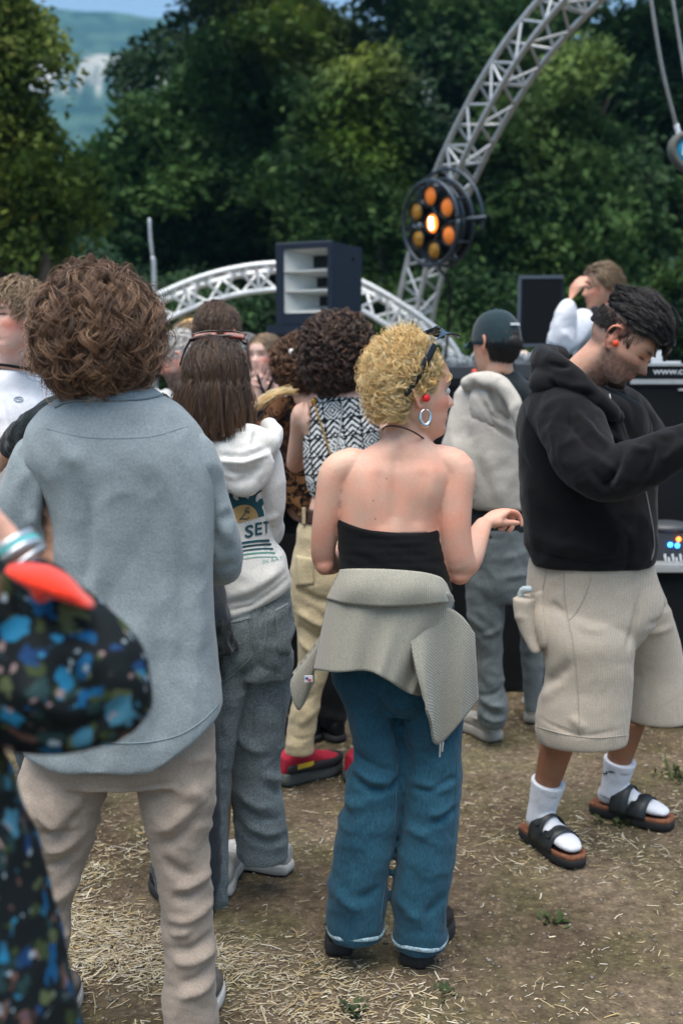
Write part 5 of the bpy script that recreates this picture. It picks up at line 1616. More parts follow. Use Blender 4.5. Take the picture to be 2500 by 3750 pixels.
    def hem(rowsx, k):
        (y, x0, x1), (y2, x2, x3) = rowsx
        for (yy, a, b, rad) in ((y2, x2, x3, .0042),):
            cl, ch = W(a, yy, Y), W(b, yy, Y); cc = (cl + ch) / 2; w = (ch[0] - cl[0]) / 2 * 1.015
            th = np.linspace(0, 6.283, 50, endpoint=False)
            ring = np.array([cc + (w * math.cos(q), w * 1.05 * math.sin(q), .004 * math.sin(3 * q + k)) for q in th])
            P = []
            for t_ in np.linspace(0, 6.283, 8, endpoint=False):
                P.append(ring + (ring - cc) / w * rad * .6 * math.cos(t_) + np.array([0, 0, 1]) * rad * 1.4 * math.sin(t_))
            P = np.array(P).transpose(1, 0, 2)
            n, m = P.shape[:2]
            f = [(i * m + j, i * m + (j + 1) % m, ((i + 1) % n) * m + (j + 1) % m, ((i + 1) % n) * m + j) for i in range(n) for j in range(m)]
            obj('hem', Geo().add(P.reshape(-1, 3), f), fade, je)
    hem(((3340, 1197, 1412), (3392, 1199, 1407)), 0); hem(((3380, 1436, 1634), (3428, 1436, 1636)), 1)
    seam('seam', bj, [(1452, 2800), (1450, 2900), (1444, 3000), (1425, 3130), (1405, 3260), (1392, 3380)], .0016, stitch, je)
    seam('seam', bj, [(1672, 2760), (1668, 2900), (1660, 3050), (1650, 3150), (1632, 3260), (1622, 3380)], .0016, stitch, je)
    # clogs
    bl = plain('black_leather', (.014, .013, .012), .5, noise=.3, nscale=40)
    shoe(r, G(1236, 3502) + (0, .0, 0), unit([.10, 1, 0]), .26, .092, bl, soledark, 'clog', hgt=.085, solet=.035)
    shoe(r, G(1505, 3550) + (0, .01, 0), unit([.40, .92, 0]), .26, .100, bl, soledark, 'clog', hgt=.085, solet=.035)
    # knit cardigan tied round the hips
    kn, t, p = nodes('khaki_rib_knit')
    uv = N(t, 'UVMap'); wv = N(t, 'TexWave', Scale=62.0, Distortion=.6); wv.inputs['Detail Scale'].default_value = 2.0
    t.links.new(uv.outputs[0], wv.inputs[0])
    n1 = N(t, 'TexNoise', Scale=300, Detail=2.0); t.links.new(coord(t), n1.inputs[0])
    g1 = ramp(t, wv.outputs[1], [(.15, (.84, .84, .84)), (.6, (1.05, 1.05, 1.05))]); g2 = ramp(t, n1.outputs[0], [(.3, (.85, .85, .85)), (.7, (1.15, 1.15, 1.15))])
    t.links.new(mixc(t, 1., mixc(t, 1., (.335, .325, .265), g1.outputs[0], 'MULTIPLY'), g2.outputs[0], 'MULTIPLY'), p.inputs['Base Color'])
    p.inputs['Roughness'].default_value = .95; p.inputs['Sheen Weight'].default_value = .25; p.inputs['Specular IOR Level'].default_value = .1
    q = bump(t, p, n1.outputs[0], .3, .001); bump(t, p, wv.outputs[1], .4, .002, q)
    root_k = None
    def sheet(name, top, bot, dtop, dbot, nu, nv, waves, thick, uvrot=0.0, parent=r, wrapf=1.0, bulge=0.0):
        """cloth hanging between two photo curves; depth follows the hips"""
        u = np.linspace(0, 1, nu + 1); tp = np.stack([np.interp(u, np.linspace(0, 1, len(top)), np.array(top)[:, k]) for k in (0, 1)], 1) if len(top) < 5 else cr(np.array(top, float), 8)
        res = lambda a: np.stack([np.interp(u, np.linspace(0, 1, len(cr(np.array(a, float), 8))), cr(np.array(a, float), 8)[:, k]) for k in (0, 1)], 1)
        tp, bt = res(top), res(bot)
        P = np.zeros((nv + 1, nu + 1, 3)); UV = np.zeros((nv + 1, nu + 1, 2))
        for j in range(nv + 1):
            b = j / nv
            for i in range(nu + 1):
                q = tp[i] * (1 - b) + bt[i] * b
                d = dtop(u[i]) * (1 - b) + dbot(u[i]) * b + sum(a * b ** e * math.sin(f * 6.283 * u[i] + ph + pz * b) for a, e, f, ph, pz in waves) - bulge * math.sin(math.pi * b)
                P[j, i] = S(q[0], q[1], d)
        th = math.radians(uvrot)
        X = (P[..., 0] - P[0, 0, 0]); Z = P[..., 2] - P[0, 0, 2]
        UV[..., 0] = X * math.cos(th) + Z * math.sin(th); UV[..., 1] = -X * math.sin(th) + Z * math.cos(th)
        dx = np.gradient(P, axis=1); dz = np.gradient(P, axis=0)
        nr = unit(np.cross(dx, dz)); nr = np.where((nr[..., 1] > 0)[..., None], -nr, nr)
        front, back = P, P - nr * thick
        n1_, m1 = nv + 1, nu + 1
        v = np.vstack([front.reshape(-1, 3), back.reshape(-1, 3)]); N0 = n1_ * m1
        f = []
        for j in range(nv):
            for i in range(nu):
                a = j * m1 + i
                f.append((a, a + m1, a + m1 + 1, a + 1)); f.append((N0 + a, N0 + a + 1, N0 + a + m1 + 1, N0 + a + m1))
        rim = [i for i in range(m1)] + [j * m1 + nu for j in range(1, n1_)] + [nv * m1 + i for i in range(nu - 1, -1, -1)] + [j * m1 for j in range(nv - 1, 0, -1)]
        f += [(rim[k], rim[(k + 1) % len(rim)], rim[(k + 1) % len(rim)] + N0, rim[k] + N0) for k in range(len(rim))]
        o = obj(name, Geo().add(v, f), kn, parent)
        ul = o.data.uv_layers.new(name='UVMap')
        uvv = np.vstack([UV.reshape(-1, 2)] * 2)
        li = np.empty(len(o.data.loops), int); o.data.loops.foreach_get('vertex_index', li)
        ul.data.foreach_set('uv', uvv[li].astype(np.float32).ravel())
        return o
    wrapd = lambda ax: (lambda u: -.155 * math.sqrt(max(0.0, 1 - (2 * u - 1) ** 2 * .985)) * ax - .004)
    skirt = sheet('tied_cardigan', [(1204, 2165), (1260, 2175), (1380, 2180), (1520, 2182), (1640, 2170), (1664, 2200)],
                  [(1146, 2452), (1230, 2462), (1345, 2458), (1420, 2492), (1490, 2536), (1545, 2552)],
                  wrapd(1.03), lambda u: -.175 * math.sqrt(max(0, 1 - (2 * u - 1) ** 2 * .9)) - .02, 60, 30,
                  [(.012, 1.0, 2.6, 1.2, .6), (.006, 1.0, 5.2, .4, 1.)], .006, 0)
    sheet('folded_band', [(1243, 2085), (1300, 2082), (1420, 2084), (1540, 2094), (1610, 2112), (1638, 2140)],
          [(1194, 2192), (1270, 2212), (1400, 2222), (1530, 2218), (1620, 2208), (1662, 2205)],
          lambda u: wrapd(1.06)(u) + .004, lambda u: wrapd(1.1)(u) - .012, 60, 14, [(.003, 1, 3.2, 0, 2.)], .009, 0, skirt, bulge=.012)
    sheet('hanging_flap', [(1500, 2330), (1560, 2280), (1625, 2225), (1690, 2255), (1738, 2320)],
          [(1545, 2552), (1578, 2640), (1602, 2728), (1690, 2640), (1752, 2560)],
          lambda u: -.17 + .10 * u, lambda u: -.20 + .16 * u, 40, 34, [(.016, .8, 1.6, 2.6, .4), (.006, 1.0, 3.4, .5, 1.)], .006, 42, skirt, bulge=.012)
    sheet('hanging_flap', [(1200, 2300), (1178, 2350), (1168, 2390), (1150, 2440)],
          [(1120, 2420), (1062, 2500), (1094, 2602), (1148, 2505)],
          lambda u: -.05 + .02 * u, lambda u: .02 - .05 * u, 24, 24, [(.012, 1, 1.2, .3, .5)], .006, -20, skirt)
    lab = plain('label_white', (.7, .72, .75), .6); lblue = plain('label_blue', (.05, .12, .35), .6); lred = plain('label_red', (.6, .08, .05), .6)
    lp = S(1129, 2486, -.075)
    obj('label', Geo().box(lp, (.021, .004, .016), frame(0, .2)), lab, skirt, smooth=False)
    for (dx, dz, cc) in ((-.004, .002, lblue), (.003, -.002, lred)):
        obj('label_print', Geo().box(lp + (dx, -.003, dz), (.008, .002, .005)), cc, skirt, smooth=False)
    for (a, b) in (((1612, 2722), (1609, 2772)), ((1622, 2718), (1618, 2752))):
        rod('zip_pull', S(*a, -.14), S(*b, -.14), .0022, alu, skirt)
    seam_m = plain('knit_edge', (.20, .19, .15), .9)
    # necklace, earring, earplug
    obj('necklace', Geo().tube([S(1400, 1572, -.02), S(1420, 1560, -.065), S(1465, 1563, -.075), S(1510, 1580, -.07), S(1545, 1602, -.045), S(1562, 1618, -.01)], .0022, m=6, k=6), plain('brown_cord', (.05, .02, .012), .7), r)
    silver = plain('silver', (.75, .75, .76), .12, 1.0)
    ec = tf(M, (.083, .000, -.058)); tt = np.linspace(0, 6.283, 30)
    g = Geo().tube([ec + M[:3, 1] * .013 * math.sin(a) * 1.0 + np.array([0, 0, 1]) * .019 * math.cos(a) for a in tt[2:-1]], np.array([.0025 + .0035 * (1 - math.cos(a)) / 2 for a in tt[2:-1]]), m=10, k=1)
    obj('earring', g, silver, r)
    obj('earplug', Geo().ell(tf(M, (.0835, .002, -.012)), np.array([.006, .0095, .0095]), M[:3, :3]), plain('earplug_red', (.80, .012, .012), .45), r)
    # hair
    def capreg(q):
        x, y, z = np.abs(q[:, 0]), q[:, 1], q[:, 2]
        return np.minimum(np.minimum(z + .050 - .08 * np.clip((y + .03) / .03, 0, 1), .018 - y), np.where((x > .05) & (z < .03), -.042 - y, .05))
    h = haircap('hair', M, s, cap_blond, r, region=capreg, env=(1.08, 1.08, 1.17), rough=.018)
    def flow(p):
        f = np.zeros_like(p); fr = np.clip((p[:, 1] - .0) / .06, 0, 1)
        f[:, 1] = -1.1 * fr - .25; f[:, 2] = np.where(p[:, 2] < .0, -.6, .15); return f
    def reg_back(q):
        x, y, z = np.abs(q[:, 0]), q[:, 1], q[:, 2]
        ear = np.where((x > .045) & (z < .036), -.040 - y, .05)
        return np.minimum(np.minimum(z + .040, .028 - y), np.minimum(ear, .05))
    Ln = lambda p, rg: .085 * (.75 + .5 * rg.random(len(p))) * np.clip((p[:, 2] + .075) / .10, .32, 1)
    A1 = grow(M, s, 1500, 15, 22, Ln, region=reg_back, flow=flow, lift=.8, grav=.10, env=(1.14, 1.03, 1.30), curl=(.0082, 7.), lock=.0048, frizz=.003, seed=15, power=.7, clump=.5, flyaway=.03, follow=.10)
    strands('curl', A1, hair_blond, h, .00040, .00026, 15)
    A2 = grow(M, s, 220, 5, 22, Ln, region=reg_back, flow=flow, lift=1.1, grav=.1, env=(1.22, 1.18, 1.38), curl=(.0095, 8.), lock=.007, frizz=.006, seed=16, layer=(.7, 1.0), clump=.1, flyaway=.2, follow=.08)
    strands('loose_curl', A2, hair_blond, h, .0004, .00025)
    def front(q):
        x, y, z = np.abs(q[:, 0]), q[:, 1], q[:, 2]
        line = z - np.interp(y, [-.02, .012, .028, .045, .062, .09], [.028, -.012, .004, .034, .068, .085])
        return np.minimum(np.minimum(line, y - .008), .05)
    fl2 = lambda p: np.stack([np.sign(p[:, 0]) * .12, -1.0 + 0 * p[:, 0], -.10 + 0 * p[:, 0]], 1)
    A3 = grow(M, s, 520, 8, 18, lambda p, rg: .055 + .03 * rg.random(len(p)), region=front, flow=fl2, lift=.12, grav=.03, env=(1.07, 1.10, 1.12), curl=(.0026, 6), lock=.0036, frizz=.0013, seed=17, clump=.4, follow=.5)
    strands('combed_strand', A3, hair_blond, h, .0006, .0004)
    J.update(M=M, s=s, neck=nk, sh=np.array([S(1240, 1735), S(1660, 1735)]), el=np.array([S(1190, 2040), S(1690, 2060)]), wr=np.array([S(1330, 1985, .26), S(1770, 1920, .19)]), hip=np.array([S(1350, 2480), S(1540, 2480)]), kn=np.array([S(1375, 2900), S(1580, 2880)]), an=np.array([G(1236, 3502) + (.008, .075, .10), G(1505, 3550) + (.028, .08, .10)]), feet=[unit([.10, 1, 0]), unit([.4, .92, 0])])
    tuck(r, bd, J)
    # sunglasses pushed up into the hair
    gl = thing('sunglasses', 'black wrap sunglasses pushed up on the short blond curls', 'sunglasses', tf(M, (0, .03, .14)))
    shiny = plain('black_plastic', (.008, .009, .010), .12); lensm = plain('dark_lens', (.02, .035, .045), .06, spec=.9)
    for k in (1, -1):
        obj('temple', Geo().tube(tf(M, np.array([(.088 * k, -.052, -.004), (.092 * k, -.028, .03), (.094 * k, -.002, .078), (.088 * k, .018, .112)])), np.array([(.0022, .006), (.0028, .0078), (.003, .0095), (.003, .010)]), m=10, k=5, side=tuple(M[:3, 0])), shiny, gl)
        P = []
        for a in np.linspace(4, 78, 16):
            ca, sa = math.cos(R(a)), math.sin(R(a))
            b0 = np.array([.090 * sa * k, .012 + .052 * ca, .112 + .040 * ca]); hgt_ = .050 * (1 - .35 * abs(a - 40) / 40) * (1 if a > 8 else .6)
            w_ = unit([.05 * k * sa, .55, .55 - .9 * ca]); o_ = unit([sa * k * .5, .2, .9])
            ring = [b0 - w_ * .004 + o_ * .003, b0 + w_ * hgt_ * .5 + o_ * .006, b0 + w_ * hgt_ + o_ * .002, b0 + w_ * hgt_ * .5 + o_ * .0025]
            P.append(tf(M, np.array(ring)))
        obj('lens', Geo().rings(np.array(P)), lensm, gl)
    obj('bridge', Geo().tube(tf(M, np.array([(-.012, .065, .155), (0, .067, .157), (.012, .065, .155)])), .005, m=8), shiny, gl)
person_blond()

# ------------------------------------------------------------------ woman in the white hoodie
def person_hoodie():
    Y = 3.15
    S = lambda x, y, d=0.: W(x, y, Y + d)
    c = S(792, 1400)
    r = thing('person', 'person with straight brown bob seen from behind, white sun-print hoodie, grey jeans', 'person', (c[0], Y, 0))
    J = joints(c, 1.60, 8)
    M, s = hm(c, 4, 6), .98
    J['M'], J['s'] = M, s
    J['neck'] = S(820, 1590); J['sh'] = np.array([S(710, 1680), S(940, 1680)]); J['el'] = np.array([S(700, 1930, .05), S(965, 1935, .06)]); J['wr'] = np.array([S(760, 1950, .3), S(930, 1940, .3)])
    J['hip'] = np.array([S(850, 2330), S(990, 2330)]); J['kn'] = np.array([S(810, 2750, 0), S(945, 2740, .05)]); J['an'] = np.array([G(806, 3285) + np.array([0, .07, .10]), G(1060, 3195) + np.array([-.08, .03, .10])])
    J['feet'] = (unit([-.1, 1, 0]), unit([-.85, .55, 0]))
    bd = make_body(r, J, skinpaint(M, s, SK_WARM, hairc=(.05, .03, .02)), .011, .78, True, lr=.75)
    cream = cloth('cream_fleece', (.74, .74, .69), .95, .05, 480, grain=.1, sheen=.3)
    g = Geo()
    rows = [(740, 1570, 950, 1570, .6), (690, 1605, 1000, 1605, .56), (668, 1660, 1012, 1665, .55), (668, 1760, 1000, 1765, .58), (672, 1880, 992, 1885, .62), (680, 1970, 996, 1970, .66), (700, 2060, 1036, 2020, .7), (735, 2180, 1055, 2085, .72), (765, 2262, 1062, 2130, .72), (775, 2285, 1056, 2158, .70)]
    C, U, a, b = [], [], [], []
    for x0, y0, x1, y1, q in rows:
        l, h = S(x0, y0), S(x1, y1); C.append((l + h) / 2); U.append(unit(h - l)); w = np.linalg.norm(h - l) / 2; a.append(w); b.append(w * q)
    g.loft(C, np.array(U), (0, 1, 0), a, b, 36, 2.2, 4)
    B = lambda x, y, d=-.13: S(x, y, d)
    fl = [(B(800, 2230, -.12), B(1040, 2110, -.12), .014, -.008), (B(820, 2190, -.12), B(1050, 2080, -.12), .03, .012), (B(960, 1990, -.1), B(1030, 2040, -.08), .016, -.008), (B(850, 2100, -.13), B(960, 2130, -.13), .03, .008), (B(780, 2255, -.11), B(1056, 2132, -.11), .007, -.007)]
    ho = fuse('hoodie', g, .006, cream, r, 5, [folds(fl), wrinkle(6, .007, (1, 1, 1), 9.), wrinkle(15, .002, (1, 1, 1), 3.)])
    g = Geo().tube([S(930, 1640), S(968, 1690), S(976, 1800), S(972, 1905, .03), S(978, 1950, .08), S(945, 1955, .24)], np.array([.05, .052, .053, .05, .048, .042]), m=20, k=5)
    fuse('sleeve', g, .006, cream, ho, 5, [folds([(S(960, 1900, -.03), S(1020, 1880, -.02), .014, .008), (S(960, 1940, -.02), S(1010, 1920, 0), .012, -.007)]), wrinkle(10, .005)])
    g = Geo().tube([S(745, 1640), S(705, 1690), S(695, 1800), S(700, 1905, .03), S(720, 1950, .08), S(770, 1955, .24)], np.array([.05, .052, .053, .05, .048, .042]), m=20, k=5)
    fuse('sleeve', g, .007, cream, ho, 5, [wrinkle(10, .005)])
    g = Geo()
    g.tube([S(745, 1560, .02), S(765, 1625, -.09), S(850, 1690, -.125), S(945, 1668, -.11), S(1003, 1600, -.02), S(985, 1560, .05)], np.array([(.028, .026), (.036, .028), (.050, .026), (.046, .026), (.030, .026), (.026, .026)]), m=18, k=6, side=(0, .2, 1))
    g.ell(S(880, 1630, -.085), (.105, .045, .06)); g.ell(S(885, 1705, -.115), (.088, .030, .080)); g.ell(S(892, 1764, -.122), (.050, .022, .042))
    fl = [(S(790, 1690, -.17), S(990, 1660, -.14), .010, .010), (S(790, 1668, -.16), S(990, 1640, -.13), .010, -.009), (S(800, 1730, -.18), S(970, 1715, -.17), .014, -.007), (S(860, 1775, -.18), S(930, 1735, -.18), .012, -.006), (S(935, 1570, -.1), S(925, 1640, -.14), .008, -.010), (S(910, 1560, -.1), S(900, 1610, -.14), .007, -.007)]
    hood = fuse('hood', g, .005, cream, ho, 6, [folds(fl), wrinkle(13, .004, (1, 1, 1), 2.)])
    bv = bvh(ho)
    # print on the back: flaming half sun, trident, letters, stripes
    pt = plain('print_teal', (.012, .085, .105), .8); po = plain('print_orange', (.56, .36, .13), .8); pk = plain('print_dark', (.01, .05, .06), .8); pg = plain('print_green', (.10, .32, .26), .8); pgl = plain('print_pale_green', (.30, .50, .43), .8)
    pr = link(bpy.data.objects.new('print', None)); put(pr, ho)
    def pfix(o):
        return o
    cx, cy = 882, 1912                      # the sun's middle on the back
    def ribbon(name, L, Rr, mat, off=.002):
        v = list(L) + list(Rr); n = len(L)
        return decal(name, bv, v, [(i, i + 1, n + i + 1, n + i) for i in range(n - 1)], mat, ho, off)
    sl = -.26                               # the print leans with the back
    def P2(x, y):
        return (cx + x + .06 * y * 0, cy + y + sl * x * .9 + .0)
    ring_in, ring_out = 62, 84
    th = np.radians(np.linspace(2, 178, 26))
    ribbon('sun_ring', [P2(ring_in * math.cos(a), -ring_in * math.sin(a)) for a in th], [P2(ring_out * math.cos(a), -ring_out * math.sin(a)) for a in th], pt)
    for q in range(4):
        a0, a1 = ring_in * q / 4, ring_in * (q + 1) / 4 - .2
        ribbon('sun_disc', [P2(max(a0, .5) * math.cos(a), -max(a0, .5) * math.sin(a)) for a in th], [P2(a1 * math.cos(a), -a1 * math.sin(a)) for a in th], po)
    for k, a in enumerate(np.radians([8, 33, 58, 83, 108, 133, 158])):
        L, Q = [], []
        for t in np.linspace(0, 1, 8):
            rr = ring_out - 4 + (50 if k % 2 else 62) * t; wv = .10 * math.sin(t * 5.2) * (1 - .2 * t); hw = .17 * (1 - t) ** .8 + .004
            L.append(P2(rr * math.cos(a + wv + hw), -rr * math.sin(a + wv + hw))); Q.append(P2(rr * math.cos(a + wv - hw), -rr * math.sin(a + wv - hw)))
        ribbon('sun_flame', L, Q, pt)
    bar = lambda nm, p, q, w, m: ribbon(nm, [P2(p[0] + (q[0] - p[0]) * t - w * (q[1] - p[1]) / math.hypot(q[0] - p[0], q[1] - p[1]), p[1] + (q[1] - p[1]) * t + w * (q[0] - p[0]) / math.hypot(q[0] - p[0], q[1] - p[1])) for t in (0, .5, 1)], [P2(p[0] + (q[0] - p[0]) * t + w * (q[1] - p[1]) / math.hypot(q[0] - p[0], q[1] - p[1]), p[1] + (q[1] - p[1]) * t - w * (q[0] - p[0]) / math.hypot(q[0] - p[0], q[1] - p[1])) for t in (0, .5, 1)], m, .0032)
    for p, q in (((-6, -8), (26, -40)), ((14, -40), (22, -48)), ((14, -40), (28, -26)), ((22, -48), (32, -44)), ((28, -26), (30, -36)), ((-4, -14), (22, -6)), ((22, -6), (30, -12))):
        bar('trident', p, q, 1.8, pk)
    def letters(txt, x0, y0, h, wid, mat, nm='lettering', bold=True):
        v, f = textmesh(txt, bold); v = v - v.min(0); v = v / v[:, 1].max() * h
        v[:, 0] *= wid / v[:, 0].max()
        decal(nm, bv, [(x0 + x, y0 - y + (sl * .72) * x) for x, y in v], f, mat, ho, .0025)
    letters('S', 896, 1972, 47, 31, pt); letters('E', 933, 1962, 47, 25, pt); letters('T', 962, 1955, 45, 22, pt)
    for k, m in enumerate([pt, pk, pt, pg, pgl]):
        xs = np.linspace(872 - 2 * k, 985 + 7 * k, 9); y0 = 1990 + 15 * k - (k * .5)
        f_ = lambda x: y0 + sl * .62 * (x - 880) + .0011 * (x - 900) ** 2 * (1 if k > 1 else .8)
        w_ = 4.6 - .7 * k
        ribbon('stripe', [(x, f_(x) - w_) for x in xs], [(x, f_(x) + w_) for x in xs], m)
    letters('IN RAT', 960, 2063, 12, 74, pgl, 'small_lettering', False)
    bpy.data.objects.remove(pr)
    # jeans
    g = Geo()
    g.rows(Y, [(2100, 790, 1050, 0, .68), (2200, 772, 1066, 0, .72), (2300, 768, 1075, 0, .76), (2400, 772, 1072, 0, .7), (2480, 790, 1066, 0, .6)], m=30)
    g.rows(Y + .06, [(2380, 880, 1072, 0, .9), (2480, 860, 1066), (2560, 850, 1060), (2700, 842, 1042), (2850, 843, 1024), (2945, 850, 1037), (3050, 862, 1053), (3110, 866, 1054), (3145, 876, 1050)], .95, m=26)
    g.rows(Y - .02, [(2380, 766, 920, 0, .9), (2500, 764, 900), (2650, 762, 872), (2800, 762, 852), (2950, 762, 838), (3100, 764, 836), (3250, 768, 836), (3322, 775, 832)], 1.1, m=24)
    Q = lambda x, y, d=-.06: S(x, y, d)
    fl = [(Q(860, 2930), Q(1000, 2990), .018, .012), (Q(870, 2980), Q(1030, 3040), .016, -.010), (Q(880, 3030), Q(1040, 3090), .016, .011), (Q(890, 3080), Q(1050, 3120), .014, -.009), (Q(960, 2860), Q(1030, 2900), .018, .010), (Q(970, 2900), Q(1040, 2960), .014, -.009), (Q(850, 2480), Q(960, 2420), .018, -.010), (Q(920, 2200), Q(930, 2420), .008, -.006), (Q(860, 2560), Q(940, 2500), .02, .008), (Q(850, 2700), Q(960, 2780), .02, .008)]
    jn = fuse('jeans', g, .006, denim_grey, r, 5, [folds(fl), wrinkle(9, .007, (1, 1, 1.2), 7.), wrinkle(22, .0022)])
    bj = bvh(jn)
    patch('pocket', bj, [(783, 2288), (918, 2254), (921, 2408), (822, 2500)], denim_grey, jn, 8, 10, .004)
    patch('pocket', bj, [(1004, 2232), (1050, 2208), (1058, 2395), (1020, 2396)], denim_grey, jn, 6, 10, .004)
    st = plain('pale_stitch', (.26, .29, .28), .9)
    for pts in ([(784, 2296), (850, 2280), (916, 2263)], [(914, 2262), (918, 2340), (917, 2404), (870, 2450), (824, 2490)], [(960, 2200), (972, 2300), (958, 2420)], [(1006, 2242), (1014, 2320), (1022, 2390)], [(1005, 2240), (1030, 2226), (1050, 2214)]):
        seam('stitching', bj, pts, .0012, st, jn, .0048)
    canvas = plain('dirty_canvas', (.55, .53, .48), .85, noise=.25, nscale=30)
    shoe(r, G(1060, 3195), unit([-.92, .40, 0]), .255, .095, canvas, solewhite, 'shoe', hgt=.07, solet=.03)
    shoe(r, G(806, 3285), unit([.02, 1, 0]), .255, .095, canvas, solewhite, 'shoe', hgt=.07, solet=.03)
    tuck(r, bd, J)
    h = haircap('hair', M, s, cap_chest, r, env=(1.09, 1.10, 1.07), rough=.003)
    Ln = lambda p, rg: np.clip(p[:, 2] + .150, .07, .27) * 1.10 * (.93 + .12 * rg.random(len(p)))
    fl2 = lambda p: np.stack([p[:, 0] * 1.0, -.25 + 0 * p[:, 0], -.3 + 0 * p[:, 0]], 1)
    A1 = grow(M, s, 1900, 11, 22, Ln, flow=fl2, lift=.28, grav=.55, env=(1.10, 1.18, 1.09), curl=(.0012, 1), lock=.007, frizz=.0025, seed=25, power=.8, clump=.3, flyaway=.01, follow=.2, hold=.05)
    strands('strand', A1, hair_straight, h, .00042, .0003, 11)
    gl = thing('sunglasses', 'tortoiseshell sunglasses worn on top of the straight brown bob', 'sunglasses', tf(M, (0, .03, .13)))
    tor = plain('tortoiseshell', (.022, .006, .004), .2, noise=.8, nscale=60); lm = plain('brown_lens', (.16, .030, .018), .12)
    T = lambda x, y, z: tf(M, (x, y, z), s)
    obj('brow_bar', Geo().tube([T(-.080, .030, .122), T(-.045, .052, .135), T(0, .056, .136), T(.045, .052, .133), T(.078, .032, .112)], np.array([(.004, .006)] * 5), m=8, k=5), tor, gl)
    for k in (-1, 1):
        obj('temple', Geo().tube([T(.082 * k, .030, .118), T(.089 * k, -.01, .085), T(.092 * k, -.05, .045)], np.array([(.002, .006)] * 3), m=8, k=4, side=tuple(M[:3, 0])), tor, gl)
        P = np.array([[T(k * (.008 + .066 * u), .058 - .022 * u, .132 - .010 * u + .004 * math.sin(3.1 * u)) + M[:3, :3] @ (np.array([0, .010, .019]) * v) for v in (0, .5, 1)] + [T(k * (.008 + .066 * u), .054 - .022 * u, .132 - .010 * u) + M[:3, :3] @ (np.array([0, .010, .019]) * v) for v in (1, .5, 0)] for u in np.linspace(0, 1, 10)])
        obj('lens', Geo().rings(P), lm, gl)
        obj('lens_frame', Geo().tube([T(k * (.006 + .070 * u), .066 - .022 * u, .151 - .012 * u + .004 * math.sin(3.1 * u)) for u in np.linspace(0, 1, 8)], .003, m=8, k=2), tor, gl)
person_hoodie()

